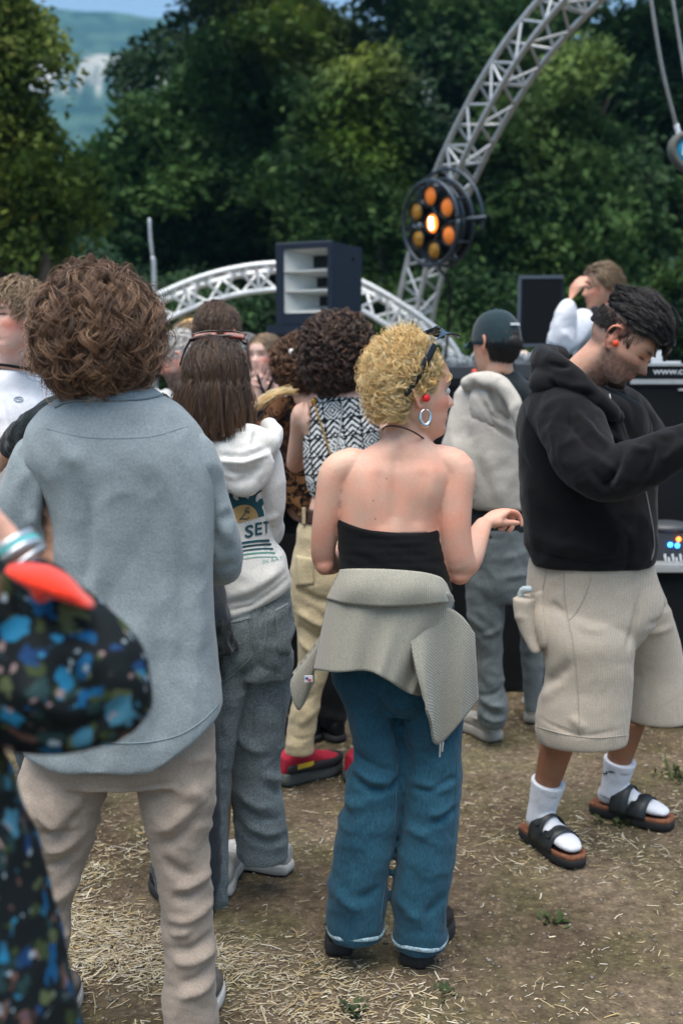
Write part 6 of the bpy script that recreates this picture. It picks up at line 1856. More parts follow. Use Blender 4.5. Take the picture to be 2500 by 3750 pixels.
# ------------------------------------------------------------------ woman in the patterned crop top
def person_croptop():
    Y = 4.0
    S = lambda x, y, d=0.: W(x, y, Y + d)
    c = S(1238, 1305)
    r = thing('person', 'person with dark curly hair, black and white patterned crop top, beige cargo trousers', 'person', (c[0], Y, 0))
    M, s = hm(c, 45, 4, 0), 1.0
    J = joints(c, 1.70, 20)
    J['M'], J['s'] = M, s
    def torso(g):
        g.rows(Y, [(1405, 1208, 1300, 0, .95), (1440, 1195, 1315, 0, .9), (1468, 1140, 1362, 0, .62), (1495, 1100, 1395, 0, .52), (1540, 1085, 1405, 0, .52), (1600, 1115, 1385, 0, .58), (1700, 1120, 1372, 0, .64), (1800, 1142, 1350, 0, .66), (1865, 1130, 1345, 0, .68), (1960, 1105, 1345, 0, .68), (2100, 1120, 1330, 0, .6)], m=32)
    J['neck'] = S(1258, 1445); J['sh'] = np.array([S(1110, 1515), S(1375, 1515)]); J['el'] = np.array([S(1078, 1700, .16), S(1400, 1690, .1)]); J['wr'] = np.array([S(1150, 1640, .36), S(1350, 1640, .36)])
    J['hip'] = np.array([S(1150, 2150), S(1290, 2150)]); J['kn'] = np.array([S(1150, 2430), S(1330, 2430)]); J['an'] = np.array([G(1042, 2868) + np.array([.04, .03, .10]), G(1290, 2865) + np.array([.04, .03, .10])])
    J['feet'] = (unit([.80, .60, 0]), unit([.8, .6, 0]))
    bd = make_body(r, J, skinpaint(M, s, SK_PALE, hairc=(.04, .025, .018)), .008, .9, True, torso=torso, neckr=.046)
    pm, t, p = nodes('geometric_print')
    a = N(t, 'Attribute', attribute_name='tint'); t.links.new(a.outputs[0], p.inputs['Base Color']); p.inputs['Roughness'].default_value = .9; p.inputs['Specular IOR Level'].default_value = .15
    def pattern(co, no):
        x = (co[:, 0] - S(1230, 1600)[0]) * 1.0; y = co[:, 2]
        # panels of diamonds, chevrons and hatching in a diagonal lattice, .085 m across
        k = .062
        u0, v0 = (x + y * .12) / k, (y - x * .12) / k
        iu, iv = np.floor(u0), np.floor(v0); u, v = u0 - iu, v0 - iv
        kind = (iu * 3 + iv * 5 + (iu * iv)) % 4
        dia = np.abs(u - .5) + np.abs(v - .5)
        d1 = ((dia * 9) % 2) < 1.05
        chev = (((v + np.abs(u - .5) * .9) * 6) % 2) < 1.1
        hat = (((u + v) * 6.5) % 2) < 1.1
        hat2 = (((u - v) * 6.5) % 2) < 1.1
        sq = np.maximum(np.abs(((u * 3) % 1) - .5), np.abs(((v * 3) % 1) - .5))
        sqs = ((sq > .18) & (sq < .40))
        w = np.where(kind == 0, d1, np.where(kind == 1, chev, np.where(kind == 2, np.where(v > .5, hat, sqs), np.where(u > .5, hat2, chev))))
        band = (np.abs(dia - .5) < .045)
        border = (np.minimum(np.minimum(u, 1 - u), np.minimum(v, 1 - v)) < .035)
        w = np.where(band, kind % 2 == 0, w); w = np.where(border, 0, w)
        return np.where(w[:, None] > 0, np.array([[.72, .74, .72]]), np.array([[.012, .013, .015]]))
    g = Geo().rows(Y, [(1452, 1172, 1362, 0, .62), (1475, 1146, 1372, .0, .60), (1510, 1130, 1378, 0, .56), (1560, 1118, 1390, 0, .58), (1650, 1108, 1384, 0, .64), (1720, 1112, 1376, 0, .68), (1780, 1124, 1368, 0, .70), (1814, 1138, 1360, 0, .70)], m=36)
    ct = fuse('crop_top', g, .0034, pm, r, 4, [wrinkle(8, .004)], pattern)
    bv = bvh(ct)
    seam('zip', bv, [(1254, 1470), (1246, 1560), (1232, 1650), (1222, 1760)], .0025, plain('zip_metal', (.55, .55, .5), .4, .5), ct)
    gold = plain('gold_chain', (.55, .30, .06), .3, .8)
    q = [cast(bv, x, y, .004) for x, y in cr(np.array([(1150, 1458), (1166, 1520), (1190, 1600), (1215, 1680), (1240, 1760)], float), 8)]
    q = [h for h in q if h is not None]
    ch = thing('chain_strap', 'thin gold bag chain across the patterned crop top', 'chain', q[0][0])
    obj('chain', Geo().tube([h[0] for h in q], .003, m=6, k=1), gold, ch)
    obj('clasp', Geo().ell(q[0][0], (.012, .008, .014)), gold, ch)
    beige = cloth('beige_canvas', (.50, .415, .255), .92, .12, 420, grain=.2)
    g = Geo().rows(Y, [(1868, 1110, 1335, 0, .68), (1930, 1092, 1345, 0, .72), (2010, 1076, 1358, 0, .74), (2100, 1062, 1366, 0, .72), (2200, 1064, 1366, 0, .66), (2280, 1080, 1360, 0, .6)], m=30)
    g.rows(Y, [(2200, 1064, 1222, 0, 1.), (2310, 1085, 1228), (2420, 1094, 1212), (2520, 1078, 1186), (2620, 1060, 1164), (2700, 1050, 1152), (2758, 1044, 1146)], 1.0, m=24)
    g.rows(Y + .1, [(2200, 1220, 1366, 0, 1.), (2400, 1280, 1400), (2600, 1300, 1395), (2758, 1300, 1390)], 1.0, m=24)
    Q = lambda x, y, d=-.06: S(x, y, d)
    fl = [(Q(1080, 2150), Q(1240, 2200), .02, -.010), (Q(1080, 2230), Q(1220, 2290), .018, .012), (Q(1090, 2290), Q(1210, 2350), .016, -.012), (Q(1090, 2340), Q(1190, 2400), .016, .010), (Q(1080, 2460), Q(1170, 2420), .014, .008), (Q(1070, 2600), Q(1150, 2540), .02, -.009), (Q(1090, 2660), Q(1150, 2600), .02, .008), (Q(1050, 2700), Q(1150, 2704), .006, -.004)]
    tr = fuse('cargo_trousers', g, .007, beige, r, 5, [folds(fl), wrinkle(9, .007), wrinkle(22, .002)])
    bt = bvh(tr)
    patch('pocket', bt, [(1084, 2032), (1152, 2045), (1150, 2140), (1086, 2150)], beige, tr, 6, 8, .004)
    lt = plain('brown_belt_leather', (.035, .015, .010), .45, noise=.3)
    g = Geo().rows(Y, [(1864, 1106, 1340, 0, .70), (1868, 1104, 1344, 0, .71), (1905, 1094, 1352, 0, .73), (1909, 1096, 1350, 0, .72)], m=36, k=2)
    bl = obj('belt', g, lt, r)
    for x in (1112, 1180):
        obj('belt_loop', Geo().box(S(x, 1888, -.115 if x > 1150 else -.05), (.012, .02, .055)), beige, tr, smooth=False)
    red = plain('red_suede', (.42, .012, .035), .8, noise=.2, nscale=40); grey = plain('grey_sole', (.09, .10, .09), .8); yel = plain('yellow_tag', (.75, .50, .03), .6); bk = plain('black_suede', (.015, .015, .017), .8)
    for hx, hy, dd in ((1042, 2868, (.80, .60)), (1290, 2865, (.8, .6))):
        d = unit([dd[0], dd[1], 0]); hp = G(hx, hy) - d * .02
        u = shoe(r, hp, d, .27, .105, red, grey, 'sneaker', hgt=.085, solet=.042)
        sd_ = np.array([d[1], -d[0], 0])
        g = Geo().tube([hp + d * .02 - sd_ * -.052 * 0 + sd_ * .040 + (0, 0, .062), hp + d * .12 + sd_ * .053 + (0, 0, .060), hp + d * .22 + sd_ * .048 + (0, 0, .055), hp + d * .275 + (0, 0, .055), hp + d * .22 - sd_ * .048 + (0, 0, .055)], np.array([(.012, .017)] * 5), m=10, k=5, side=tuple(sd_))
        obj('rand', g, bk, u)
        obj('tag', Geo().box(hp + d * .075 + sd_ * .060 + (0, 0, .075), (.07, .004, .017), np.stack([d, sd_, (0, 0, 1)], 1)), yel, u, smooth=False)
        obj('collar', Geo().tube([hp + d * (.075 + .05 * math.cos(a)) + sd_ * .034 * math.sin(a) + (0, 0, .112 + .01 * math.cos(a)) for a in np.linspace(0, 6.0, 16)], .009, m=8, k=2), bk, u)
    tuck(r, bd, J)
    h = haircap('hair', M, s, cap_dark, r, env=(1.35, 1.25, 1.2), rough=.03)
    Ln = lambda p, rg: np.clip((p[:, 2] + .13) * 1.1 + .05, .07, .27) * (.85 + .3 * rg.random(len(p)))
    A1 = grow(M, s, 1000, 12, 28, Ln, lift=.9, grav=.30, env=(1.55, 1.45, 1.42), curl=(.009, 4.5), lock=.006, frizz=.003, seed=35, power=.65, clump=.4, flyaway=.04, follow=.1)
    strands('curl', A1, hair_dark, h, .0006, .0004, 12)
person_croptop()

# ------------------------------------------------------------------ man in the cap
def person_cap():
    Y = 4.5
    S = lambda x, y, d=0.: W(x, y, Y + d)
    c = S(1815, 1262)
    r = thing('person', 'person in a dark cap seen from behind, beige hoodie slung over the back, grey jeans', 'person', (c[0], Y, 0))
    M, s = hm(c, -36, 4), 1.02
    J = joints(c, 1.76, -20)
    J['M'], J['s'] = M, s
    J['neck'] = S(1830, 1400); J['sh'] = np.array([S(1690, 1475), S(1950, 1475)]); J['el'] = np.array([S(1660, 1680, .1), S(1970, 1680, .1)]); J['wr'] = np.array([S(1740, 1780, .3), S(1930, 1780, .3)])
    J['hip'] = np.array([S(1785, 2040), S(1905, 2040, .08)]); J['kn'] = np.array([S(1782, 2370), S(1940, 2350, .2)]); J['an'] = np.array([G(1815, 2716) + np.array([-.03, .06, .09]), G(1950, 2650) + np.array([.02, .07, .09])])
    J['feet'] = (unit([-.45, .9, 0]), unit([.3, 1, 0]))
    bd = make_body(r, J, skinpaint(M, s, SK_WARM, hairc=(.02, .015, .012), hairline=lambda q: np.minimum(q[:, 2] + .052, np.interp(np.abs(q[:, 0]), [.05, .07], [.05, .05]) * np.where(q[:, 1] > -.028, -1, 1))), .009, .88)
    tee = cloth('black_tee', (.012, .018, .020), .9, .15, 450, sheen=.2)
    g = Geo().rows(Y, [(1358, 1790, 1892, 0, .9), (1385, 1765, 1915, 0, .8), (1425, 1690, 1970, 0, .58), (1490, 1655, 1990, 0, .52), (1600, 1668, 1985, 0, .58), (1800, 1690, 1965, 0, .62), (1960, 1700, 1950, 0, .66), (2000, 1702, 1948, 0, .66)], m=32)
    fuse('t_shirt', g, .010, tee, r, 5, [wrinkle(7, .008)])
    beige = cloth('beige_hoodie', (.50, .47, .41), .95, .06, 420, grain=.12, sheen=.3)
    g = Geo().rows(Y, [(1392, 1700, 1790, -.03, .8), (1430, 1672, 1850, -.04, .8), (1500, 1648, 1905, -.05, .6), (1580, 1632, 1940, -.05, .56), (1640, 1618, 1955, -.05, .56), (1720, 1650, 1958, -.05, .58), (1800, 1690, 1958, -.05, .6), (1850, 1718, 1956, -.05, .6), (1866, 1735, 1950, -.05, .58)], m=36)
    fl = [(S(1660, 1560, -.2), S(1720, 1840, -.2), .03, .012), (S(1700, 1500, -.2), S(1790, 1800, -.2), .03, -.010), (S(1640, 1640, -.15), S(1740, 1850, -.15), .02, .01), (S(1800, 1650, -.2), S(1840, 1850, -.2), .03, .008), (S(1720, 1440, -.2), S(1890, 1620, -.22), .010, -.014), (S(1735, 1430, -.2), S(1905, 1600, -.22), .012, .010)]
    hd = fuse('slung_hoodie', g, .008, beige, r, 5, [folds(fl), wrinkle(6, .008), wrinkle(16, .002)])
    g = Geo().tube([S(1712, 1408, -.10), S(1765, 1388, -.13), S(1835, 1412, -.16), S(1885, 1485, -.19), S(1905, 1570, -.19), S(1895, 1600, -.18)], np.array([(.036, .03), (.042, .03), (.034, .026), (.028, .022), (.024, .02), (.016, .016)]), m=16, k=6)
    g.ell(S(1795, 1480, -.12), (.085, .035, .09))
    fuse('hood', g, .007, beige, hd, 5, [folds([(S(1800, 1420, -.26), S(1870, 1560, -.24), .014, -.022), (S(1745, 1420, -.24), S(1890, 1620, -.22), .010, -.010), (S(1880, 1470, -.24), S(1880, 1590, -.24), .012, .008)]), wrinkle(12, .005)])
    g = Geo().rows(Y, [(1930, 1702, 1958, 0, .66), (2040, 1698, 1965, 0, .7), (2140, 1700, 1965, 0, .7), (2200, 1712, 1955, 0, .6)], m=28)
    g.rows(Y, [(2120, 1700, 1858, 0, .95), (2269, 1713, 1846), (2396, 1742, 1838), (2524, 1749, 1846), (2588, 1744, 1858), (2640, 1752, 1852), (2662, 1760, 1846)], 1.0, m=24)
    g.rows(Y + .2, [(2120, 1858, 1975, 0, .95), (2250, 1890, 1990), (2400, 1908, 1990), (2520, 1915, 1985), (2600, 1918, 1985)], 1.0, m=24)
    Q = lambda x, y, d=-.06: S(x, y, d)
    fl = [(Q(1750, 2560), Q(1850, 2590), .014, .012), (Q(1755, 2590), Q(1850, 2620), .012, -.011), (Q(1755, 2620), Q(1850, 2640), .012, .011), (Q(1755, 2550), Q(1840, 2530), .014, -.010), (Q(1720, 2250), Q(1780, 2310), .018, .010), (Q(1760, 2330), Q(1840, 2290), .018, .009), (Q(1770, 2160), Q(1790, 2300), .02, -.006)]
    gd = cloth('washed_grey_denim', (.13, .155, .16), .9, .2, 420, grain=.25)
    fuse('jeans', g, .008, gd, r, 5, [folds(fl), wrinkle(9, .008), wrinkle(22, .0025)])
    foam = plain('putty_foam', (.40, .38, .33), .7, noise=.08)
    for (hx, hy, d) in ((1815, 2716, (-.45, .9)), (1950, 2650, (.3, 1))):
        u = shoe(r, G(hx, hy), unit([d[0], d[1], 0]), .27, .108, foam, foam, 'foam_clog', hgt=.075, solet=.035)
        dd = unit([d[0], d[1], 0]); sd_ = np.array([dd[1], -dd[0], 0]); hp = G(hx, hy)
        obj('heel_strap', Geo().tube([hp + dd * .10 - sd_ * .05 + (0, 0, .085), hp + dd * .02 - sd_ * .042 + (0, 0, .088), hp - dd * .006 + (0, 0, .088), hp + dd * .02 + sd_ * .042 + (0, 0, .088), hp + dd * .10 + sd_ * .05 + (0, 0, .085)], np.array([(.004, .010)] * 5), m=8, k=5, side=(0, 0, 1)), foam, u)
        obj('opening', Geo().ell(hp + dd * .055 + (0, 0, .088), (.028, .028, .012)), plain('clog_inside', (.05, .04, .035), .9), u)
    tuck(r, bd, J)
    # cap
    capm = cloth('dark_teal_twill', (.014, .032, .038), .9, .15, 600, sheen=.2)
    cp_ = link(bpy.data.objects.new('cap', None)); put(cp_, r)
    n, m = 22, 48
    ph = np.linspace(.02, 1, n); th = np.linspace(0, 6.283, m, endpoint=False)
    base = np.array([0, -.004, .028])
    P = []
    for a in ph:
        ang = a * math.pi / 2
        P.append([base + np.array([.0835 * math.sin(ang) ** .8 * math.sin(t), .1065 * math.sin(ang) ** .8 * math.cos(t), .104 * math.cos(ang) + (.012 * math.cos(t) - .012) * a * a]) for t in th])
    P.append([base + np.array([.0835 * math.sin(t), .1065 * math.cos(t), .012 * math.cos(t) - .030]) for t in th])
    P.append([base + np.array([.080 * math.sin(t), .102 * math.cos(t), .012 * math.cos(t) - .028]) for t in th])
    crown = obj('cap', Geo().rings(tf(M, np.array(P).reshape(-1, 3), s).reshape(len(P), m, 3)[::-1]), capm, r)
    bpy.data.objects.remove(cp_)
    obj('button', Geo().ell(tf(M, base + (0, 0, .106), s), (.008, .008, .005)), capm, crown)
    u = np.linspace(-1, 1, 21)
    top = [[tf(M, base + np.array([.074 * x, .070 * math.sqrt(max(0, 1 - (x * .72) ** 2)) + .030 + L * .070 * math.sqrt(max(0.0, 1 - x * x * .98)), -.006 - .006 * x * x - .018 * L]), s) for L in (0, .33, .66, 1)] for x in u]
    bot = [[p - M[:3, 2] * .004 for p in row[::-1]] for row in top]
    obj('brim', Geo().rings(np.array([a + b for a, b in zip(top, bot)])), plain('brim_teal', (.03, .075, .095), .6), crown)
    hb = plain('dark_brown_hair', (.02, .014, .011), .6, noise=.4, nscale=120, bumpd=.003)
    obj('hair', Geo().ell(tf(M, base + (0, -.088, -.022), s), np.array([.036, .024, .030]) * s, M[:3, :3]), hb, r)
    hc = haircap('hair', M, s, hb, r, region=lambda q: np.minimum(np.minimum(q[:, 2] + .050, -.030 - q[:, 1]), .05), env=(1.03, 1.05, 1.0), rough=.003)
    A1 = grow(M, s, 500, 5, 8, .035, region=lambda q: np.minimum(np.minimum(q[:, 2] + .052, .02 - q[:, 2]), -.032 - q[:, 1]), flow=lambda p: np.stack([0 * p[:, 0], 0 * p[:, 0], -1 + 0 * p[:, 0]], 1), lift=.3, env=(1.06, 1.06, 1.04), seed=44, follow=.4)
    strands('strand', A1, hair_black, hc, .0009, .0006)
    d = unit(M[:3, :3] @ np.array([.05, -1, .25])); x = unit(np.cross((0, 0, 1), -d)); x = unit(np.cross(-d, (0, 0, 1))) * -1
    for k in range(5):
        q = .0315
        a = R(90 + 90 + (k - 2) * 6.5 - 4)
        px = base + np.array([.0845 * math.sin(R(180) - (k - 2) * .115 - .03) * 1.0, .1075 * math.cos(R(180) - (k - 2) * .115 - .03), .040])
        px[:2] *= .955
        obj('embroidered_mark', Geo().box(tf(M, px, s), (.008, .006, .010), M[:3, :3]), whitep, crown, smooth=False)
person_cap()

# ------------------------------------------------------------------ big man in the black hoodie and shorts
def person_shorts():
    Y = 3.5
    S = lambda x, y, d=0.: W(x, y, Y + d)
    c = S(2272, 1250, -.05)
    r = thing('person', 'person with short black hair looking down, black hoodie, beige corduroy shorts, white socks', 'person', (c[0], Y, 0))
    M, s = hm(c, 114, 38, -4), 1.06
    J = joints(c, 1.80, 105)
    J['M'], J['s'] = M, s
    J['neck'] = S(2120, 1405, .02)
    J['sh'] = np.array([S(2230, 1520, .2), S(2090, 1550, -.12)]); J['el'] = np.array([S(2380, 1680, .22), S(2215, 1745, -.22)]); J['wr'] = np.array([S(2560, 1600, .05), S(2545, 1605, -.36)])
    J['hip'] = np.array([S(2280, 2150, .18), S(2100, 2150, -.02)]); J['kn'] = np.array([S(2330, 2520, .22), S(2080, 2560, -.03)])
    J['an'] = np.array([S(2245, 2880, .29), S(1990, 2945, .14)])
    hN, tN, hF, tF = G(1930, 3052), G(2108, 3172), G(2170, 2963), G(2478, 3042)
    dN, dF = unit(tN - hN), unit(tF - hF)
    J['an'] = np.array([hF + dF * .075 + (0, 0, .10), hN + dN * .075 + (0, 0, .10)])
    J['feet'] = (dF, dN)
    hands = [dict(d=unit([1, -.3, .3]), n=(0, 0, 1), k=-1, s=1.0, curl=(40, 45, 50, 50)), dict(d=unit([1, .25, .3]), n=(0, .3, 1), k=1, s=1.0, curl=(40, 45, 50, 50))]
    tanb = np.array([.33, .155, .085])
    hp = skinpaint(M, s, (.68, .40, .28), lips=(.45, .19, .15), brow=(.03, .022, .018), hairc=(.02, .017, .015), stub=((.13, .085, .066), .95), stubz=-.020, shut=True, lash=(.05, .03, .025),
                   hairline=lambda q: np.minimum(scalp(q), q[:, 2] - .034) * .35)
    def paint(co, no):
        cc = hp(co, no)
        w = np.clip((S(2100, 2450)[2] + .0 - co[:, 2]) / .05, 0, 1)[:, None]
        q = itf(M, co, s)
        fade = (np.abs(q) < (.11, .13, .14)).all(1) * np.clip((scalp(q) * 40 + .3), 0, 1) * np.clip((.034 - q[:, 2]) / .03, 0, 1)
        cc = cc * (1 - .55 * fade[:, None]) + np.array([.05, .042, .038]) * .55 * fade[:, None]
        goat = (np.abs(q[:, 0]) < .030) * (q[:, 1] > .05) * np.clip((-.072 - q[:, 2]) / .012, 0, 1) * np.clip((q[:, 2] + .135) / .02, 0, 1)
        cc = cc * (1 - .85 * goat[:, None]) + np.array([.028, .02, .017]) * .85 * goat[:, None]
        return cc * (1 - w) + tanb * (.9 + .35 * perlin(co * 9))[:, None] * w
    bd = make_body(r, J, paint, .0048, 1.0, False, hands, lr=.98, nose=1.12, neckr=.066, ar=.9)
    obj('earplug', Geo().ell(tf(M, (.0795, .004, -.011), s), np.array([.005, .008, .009]), M[:3, :3]), plain('earplug_orange', (.80, .06, .01), .5), r)
    char = cloth('washed_black_fleece', (.0062, .006, .0068), .95, .2, 420, grain=.3, sheen=.09)
    g = Geo().rows(Y, [(1405, 2005, 2180, 0, .8), (1440, 1955, 2270, 0, .8), (1490, 1912, 2345, 0, .78), (1560, 1894, 2380, 0, .74), (1650, 1891, 2392, 0, .72), (1750, 1898, 2400, 0, .72), (1880, 1910, 2404, 0, .72), (1980, 1922, 2402, 0, .70), (2040, 1935, 2394, 0, .68), (2068, 1944, 2384, 0, .66)], m=40, ex=2.2)
    Q = lambda x, y, d=-.2: S(x, y, d)
    fl = [(Q(2050, 1450, -.2), Q(2240, 1680, -.23), .012, .012), (Q(2080, 1440, -.2), Q(2280, 1660, -.22), .012, -.011), (Q(2140, 1440, -.2), Q(2300, 1640, -.2), .012, .011), (Q(2230, 1480, -.18), Q(2330, 1700, -.16), .012, .010), (Q(2270, 1470, -.15), Q(2360, 1680, -.13), .012, -.010), (Q(1960, 1500, -.12), Q(2040, 1640, -.18), .03, .010), (Q(1930, 1950, -.15), Q(2200, 2030, -.22), .03, .010), (Q(1940, 2025, -.15), Q(2380, 2025, -.15), .010, -.006), (Q(2200, 1850, -.24), Q(2350, 1990, -.2), .03, .010), (Q(1920, 1750, -.15), Q(2080, 1900, -.22), .04, .010)]
    ho = fuse('hoodie', g, .007, char, r, 5, [folds(fl), wrinkle(5.5, .010, (1, 1, 1), 6.), wrinkle(14, .003)])
    g = Geo().tube([S(2020, 1490, -.06), S(2085, 1545, -.14), S(2135, 1665, -.22), S(2215, 1735, -.27), S(2330, 1705, -.31), S(2430, 1662, -.34), S(2520, 1622, -.36), S(2580, 1590, -.37)], np.array([.085, .098, .092, .082, .076, .068, .058, .046]), m=24, k=6)
    A_ = lambda x, y, d=-.36: S(x, y, d)
    fl = [(A_(2210, 1790), A_(2270, 1690, -.36), .012, -.020), (A_(2240, 1800), A_(2310, 1640, -.36), .016, .014), (A_(2090, 1480, -.22), A_(2250, 1650, -.34), .014, .012), (A_(2060, 1520, -.22), A_(2220, 1690, -.34), .014, -.012), (A_(2070, 1480, -.2), A_(2060, 1600, -.22), .010, -.008), (A_(2310, 1640, -.36), A_(2370, 1640, -.36), .012, .012), (A_(2350, 1760, -.38), A_(2400, 1610, -.38), .010, -.012), (A_(2400, 1600, -.38), A_(2470, 1580, -.38), .014, .012), (A_(2130, 1600, -.3), A_(2290, 1750, -.38), .016, .010), (A_(2420, 1690, -.4), A_(2500, 1600, -.4), .014, .010), (A_(2150, 1710, -.3), A_(2250, 1800, -.34), .016, -.009)]
    fuse('sleeve', g, .0065, char, ho, 5, [folds(fl), wrinkle(9, .010, (1, 1, 1), 2.), wrinkle(20, .003)])
    g = Geo().tube([S(2200, 1480, .12), S(2280, 1530, .18), S(2375, 1640, .2), S(2460, 1640, .1), S(2570, 1590, .0)], np.array([.085, .09, .08, .07, .05]), m=18, k=5)
    fuse('sleeve', g, .009, char, ho, 5, [wrinkle(9, .010)])
    g = Geo()
    g.tube([S(2050, 1300, .14), S(1995, 1300, .06), S(1985, 1318, -.02), S(2040, 1345, -.10), S(2110, 1400, -.15), S(2170, 1450, -.17), S(2225, 1500, -.16), S(2260, 1530, -.12)], np.array([(.03, .03), (.032, .035), (.036, .04), (.036, .042), (.034, .038), (.030, .034), (.026, .03), (.02, .02)]), m=16, k=6)
    g.ell(S(2005, 1360, .03), (.055, .11, .05)); g.ell(S(2020, 1400, -.06), (.07, .08, .05)); g.ell(S(2100, 1460, -.06), (.11, .11, .05))
    fuse('hood', g, .006, char, ho, 5, [folds([(S(1985, 1330, -.06), S(2100, 1335, -.16), .012, -.014), (S(2000, 1395, -.15), S(2180, 1450, -.2), .014, -.010), (S(2000, 1370, -.13), S(2170, 1420, -.2), .014, .010)]), wrinkle(10, .006)])
    bv = bvh(ho)
    zm = plain('zip_grey', (.28, .28, .28), .4, .4)
    seam('zip', bv, [(2345, 1720), (2372, 1850), (2390, 1950), (2392, 2010), (2382, 2050)], .0025, zm, ho)
    seam('drawcord', bv, [(2228, 1450), (2232, 1475), (2238, 1498)], .004, plain('cord_grey', (.4, .4, .38), .7), ho, .004)
    # shorts
    cord, t, p = nodes('beige_corduroy')
    v = coord(t); wv = N(t, 'TexWave', Scale=95.0, Distortion=1.2); wv.bands_direction = 'DIAGONAL'; t.links.new(coord(t, (1, -.6, .06)), wv.inputs[0])
    n1 = N(t, 'TexNoise', Scale=240, Detail=2.0); n2 = N(t, 'TexNoise', Scale=6, Detail=3.0)
    t.links.new(v, n1.inputs[0]); t.links.new(v, n2.inputs[0])
    g1 = ramp(t, wv.outputs[1], [(.2, (.94, .94, .94)), (.7, (1.03, 1.03, 1.03))]); g2 = ramp(t, n1.outputs[0], [(.3, (.88, .88, .88)), (.7, (1.12, 1.12, 1.12))]); g3 = ramp(t, n2.outputs[0], [(.3, (.95, .95, .95)), (.7, (1.05, 1.05, 1.05))])
    t.links.new(mixc(t, 1., mixc(t, 1., mixc(t, 1., (.50, .435, .345), g1.outputs[0], 'MULTIPLY'), g2.outputs[0], 'MULTIPLY'), g3.outputs[0], 'MULTIPLY'), p.inputs['Base Color'])
    p.inputs['Roughness'].default_value = .95; p.inputs['Sheen Weight'].default_value = .2; p.inputs['Specular IOR Level'].default_value = .1
    bump(t, p, wv.outputs[1], .2, .0015)
    g = Geo().rows(Y, [(2000, 1950, 2380, .02, .66), (2060, 1937, 2390, .02, .70), (2120, 1930, 2405, .03, .72), (2200, 1932, 2425, .03, .74), (2270, 1950, 2405, .01, .74), (2340, 1970, 2350, -.005, .70), (2380, 1985, 2325, .0, .6)], m=36)
    g.rows(Y - .06, [(2140, 1960, 2330, .10, .5), (2230, 1942, 2332, .05, .66), (2330, 1972, 2326, .01), (2420, 1992, 2318), (2500, 1994, 2312), (2570, 1972, 2307), (2640, 1960, 2301), (2690, 1962, 2297), (2718, 1970, 2290)], .78, m=32)
    g.rows(Y + .22, [(2060, 2200, 2392, -.10, .8), (2140, 2220, 2412, -.08, .8), (2230, 2240, 2452, -.05, .8), (2330, 2270, 2480, -.02), (2450, 2288, 2505), (2550, 2294, 2520), (2620, 2296, 2528), (2636, 2298, 2526)], .85, m=28)
    Q = lambda x, y, d=-.2: S(x, y, d)
    fl = [(Q(2290, 2380, -.12), Q(2350, 2180, -.12), .014, -.014), (Q(2000, 2560, -.2), Q(2110, 2440, -.22), .022, -.012), (Q(1985, 2610, -.2), Q(2080, 2520, -.22), .02, .010), (Q(2330, 2260, .0), Q(2470, 2220, .1), .016, -.008), (Q(2320, 2330, .0), Q(2480, 2300, .1), .016, .008), (Q(2100, 2290, -.22), Q(2260, 2330, -.22), .02, .007), (Q(2050, 2240, -.22), Q(2100, 2280, -.22), .014, -.006), (Q(1965, 2660, -.2), Q(2295, 2690, -.2), .006, -.005), (Q(2100, 2640, -.22), Q(2160, 2690, -.22), .02, .008)]
    so = fuse('shorts', g, .0065, cord, r, 5, [folds(fl), wrinkle(5, .005, (1, 1, .5)), wrinkle(15, .002)])
    bs = bvh(so)
    st = plain('beige_stitch', (.43, .38, .31), .9)
    for pts in ([(2156, 2066), (2160, 2120), (2140, 2180), (2110, 2240), (2082, 2272)], [(2062, 2070), (2066, 2180), (2080, 2270), (2096, 2350), (2110, 2460), (2118, 2600), (2120, 2690)], [(1968, 2662), (2080, 2692), (2180, 2702), (2290, 2692)], [(2000, 2070), (1990, 2140), (1978, 2180)]):
        seam('seam', bs, pts, .0016, st, so, .001)
    pk = patch('back_pocket', bs, [(1945, 2180), (1985, 2160), (2002, 2370), (1976, 2380)], cord, so, 6, 10, .012, .02)
    g = Geo().loft([S(1925, 2185, -.02), S(1926, 2235, -.02), S(1946, 2310, -.03), S(1972, 2385, -.05)], unit([1, -.5, 0]), unit([.5, 1, 0]), [.036, .035, .030, .016], [.055, .06, .06, .045], 18, 2.4, 4)
    pk = fuse('back_pocket', g, .006, cord, so, 5, [wrinkle(12, .005)])
    obj('pocket_cloth', Geo().tube([S(1905, 2180, -.02), S(1915, 2160, -.03), S(1938, 2158, -.05)], .011, m=10), plain('pale_blue_cloth', (.50, .58, .60), .9), so)
    # socks and sandals
    sock = cloth('white_sock', (.74, .76, .80), .95, .04, 500, grain=.1, sheen=.2)
    cork = plain('cork_footbed', (.22, .085, .04), .85, noise=.35, nscale=90, bumpd=.001); strapm = plain('black_strap_leather', (.018, .022, .022), .45, noise=.2, nscale=50)
    for (hpnt, d, leg, top) in ((hN, dN, 1, S(2002, 2862, .03)), (hF, dF, 0, S(2256, 2785, .26))):
        d = unit(d * (1, 1, 0)); sd_ = np.array([d[1], -d[0], 0]); z = .038
        up = J['an'][leg]
        g = Geo()
        k_ = J['kn'][leg]; an = J['an'][leg]
        ax = unit(k_ - an)
        tp = an + ax * ((top[2] - an[2]) / ax[2])
        g.tube([tp, tp * .6 + an * .4, an + ax * .02, an - (0, 0, .03) - d * .005], np.array([.056, .050, .046, .046]), m=20, k=4, round_=False)
        g.tube([hpnt + d * .045 + (0, 0, z + .030), hpnt + d * .11 + (0, 0, z + .034), hpnt + d * .17 + (0, 0, z + .028), hpnt + d * .225 + (0, 0, z + .021), hpnt + d * .255 + (0, 0, z + .016)], np.array([(.034, .034), (.036, .034), (.042, .027), (.042, .020), (.032, .014)]), m=20, k=5, side=sd_)
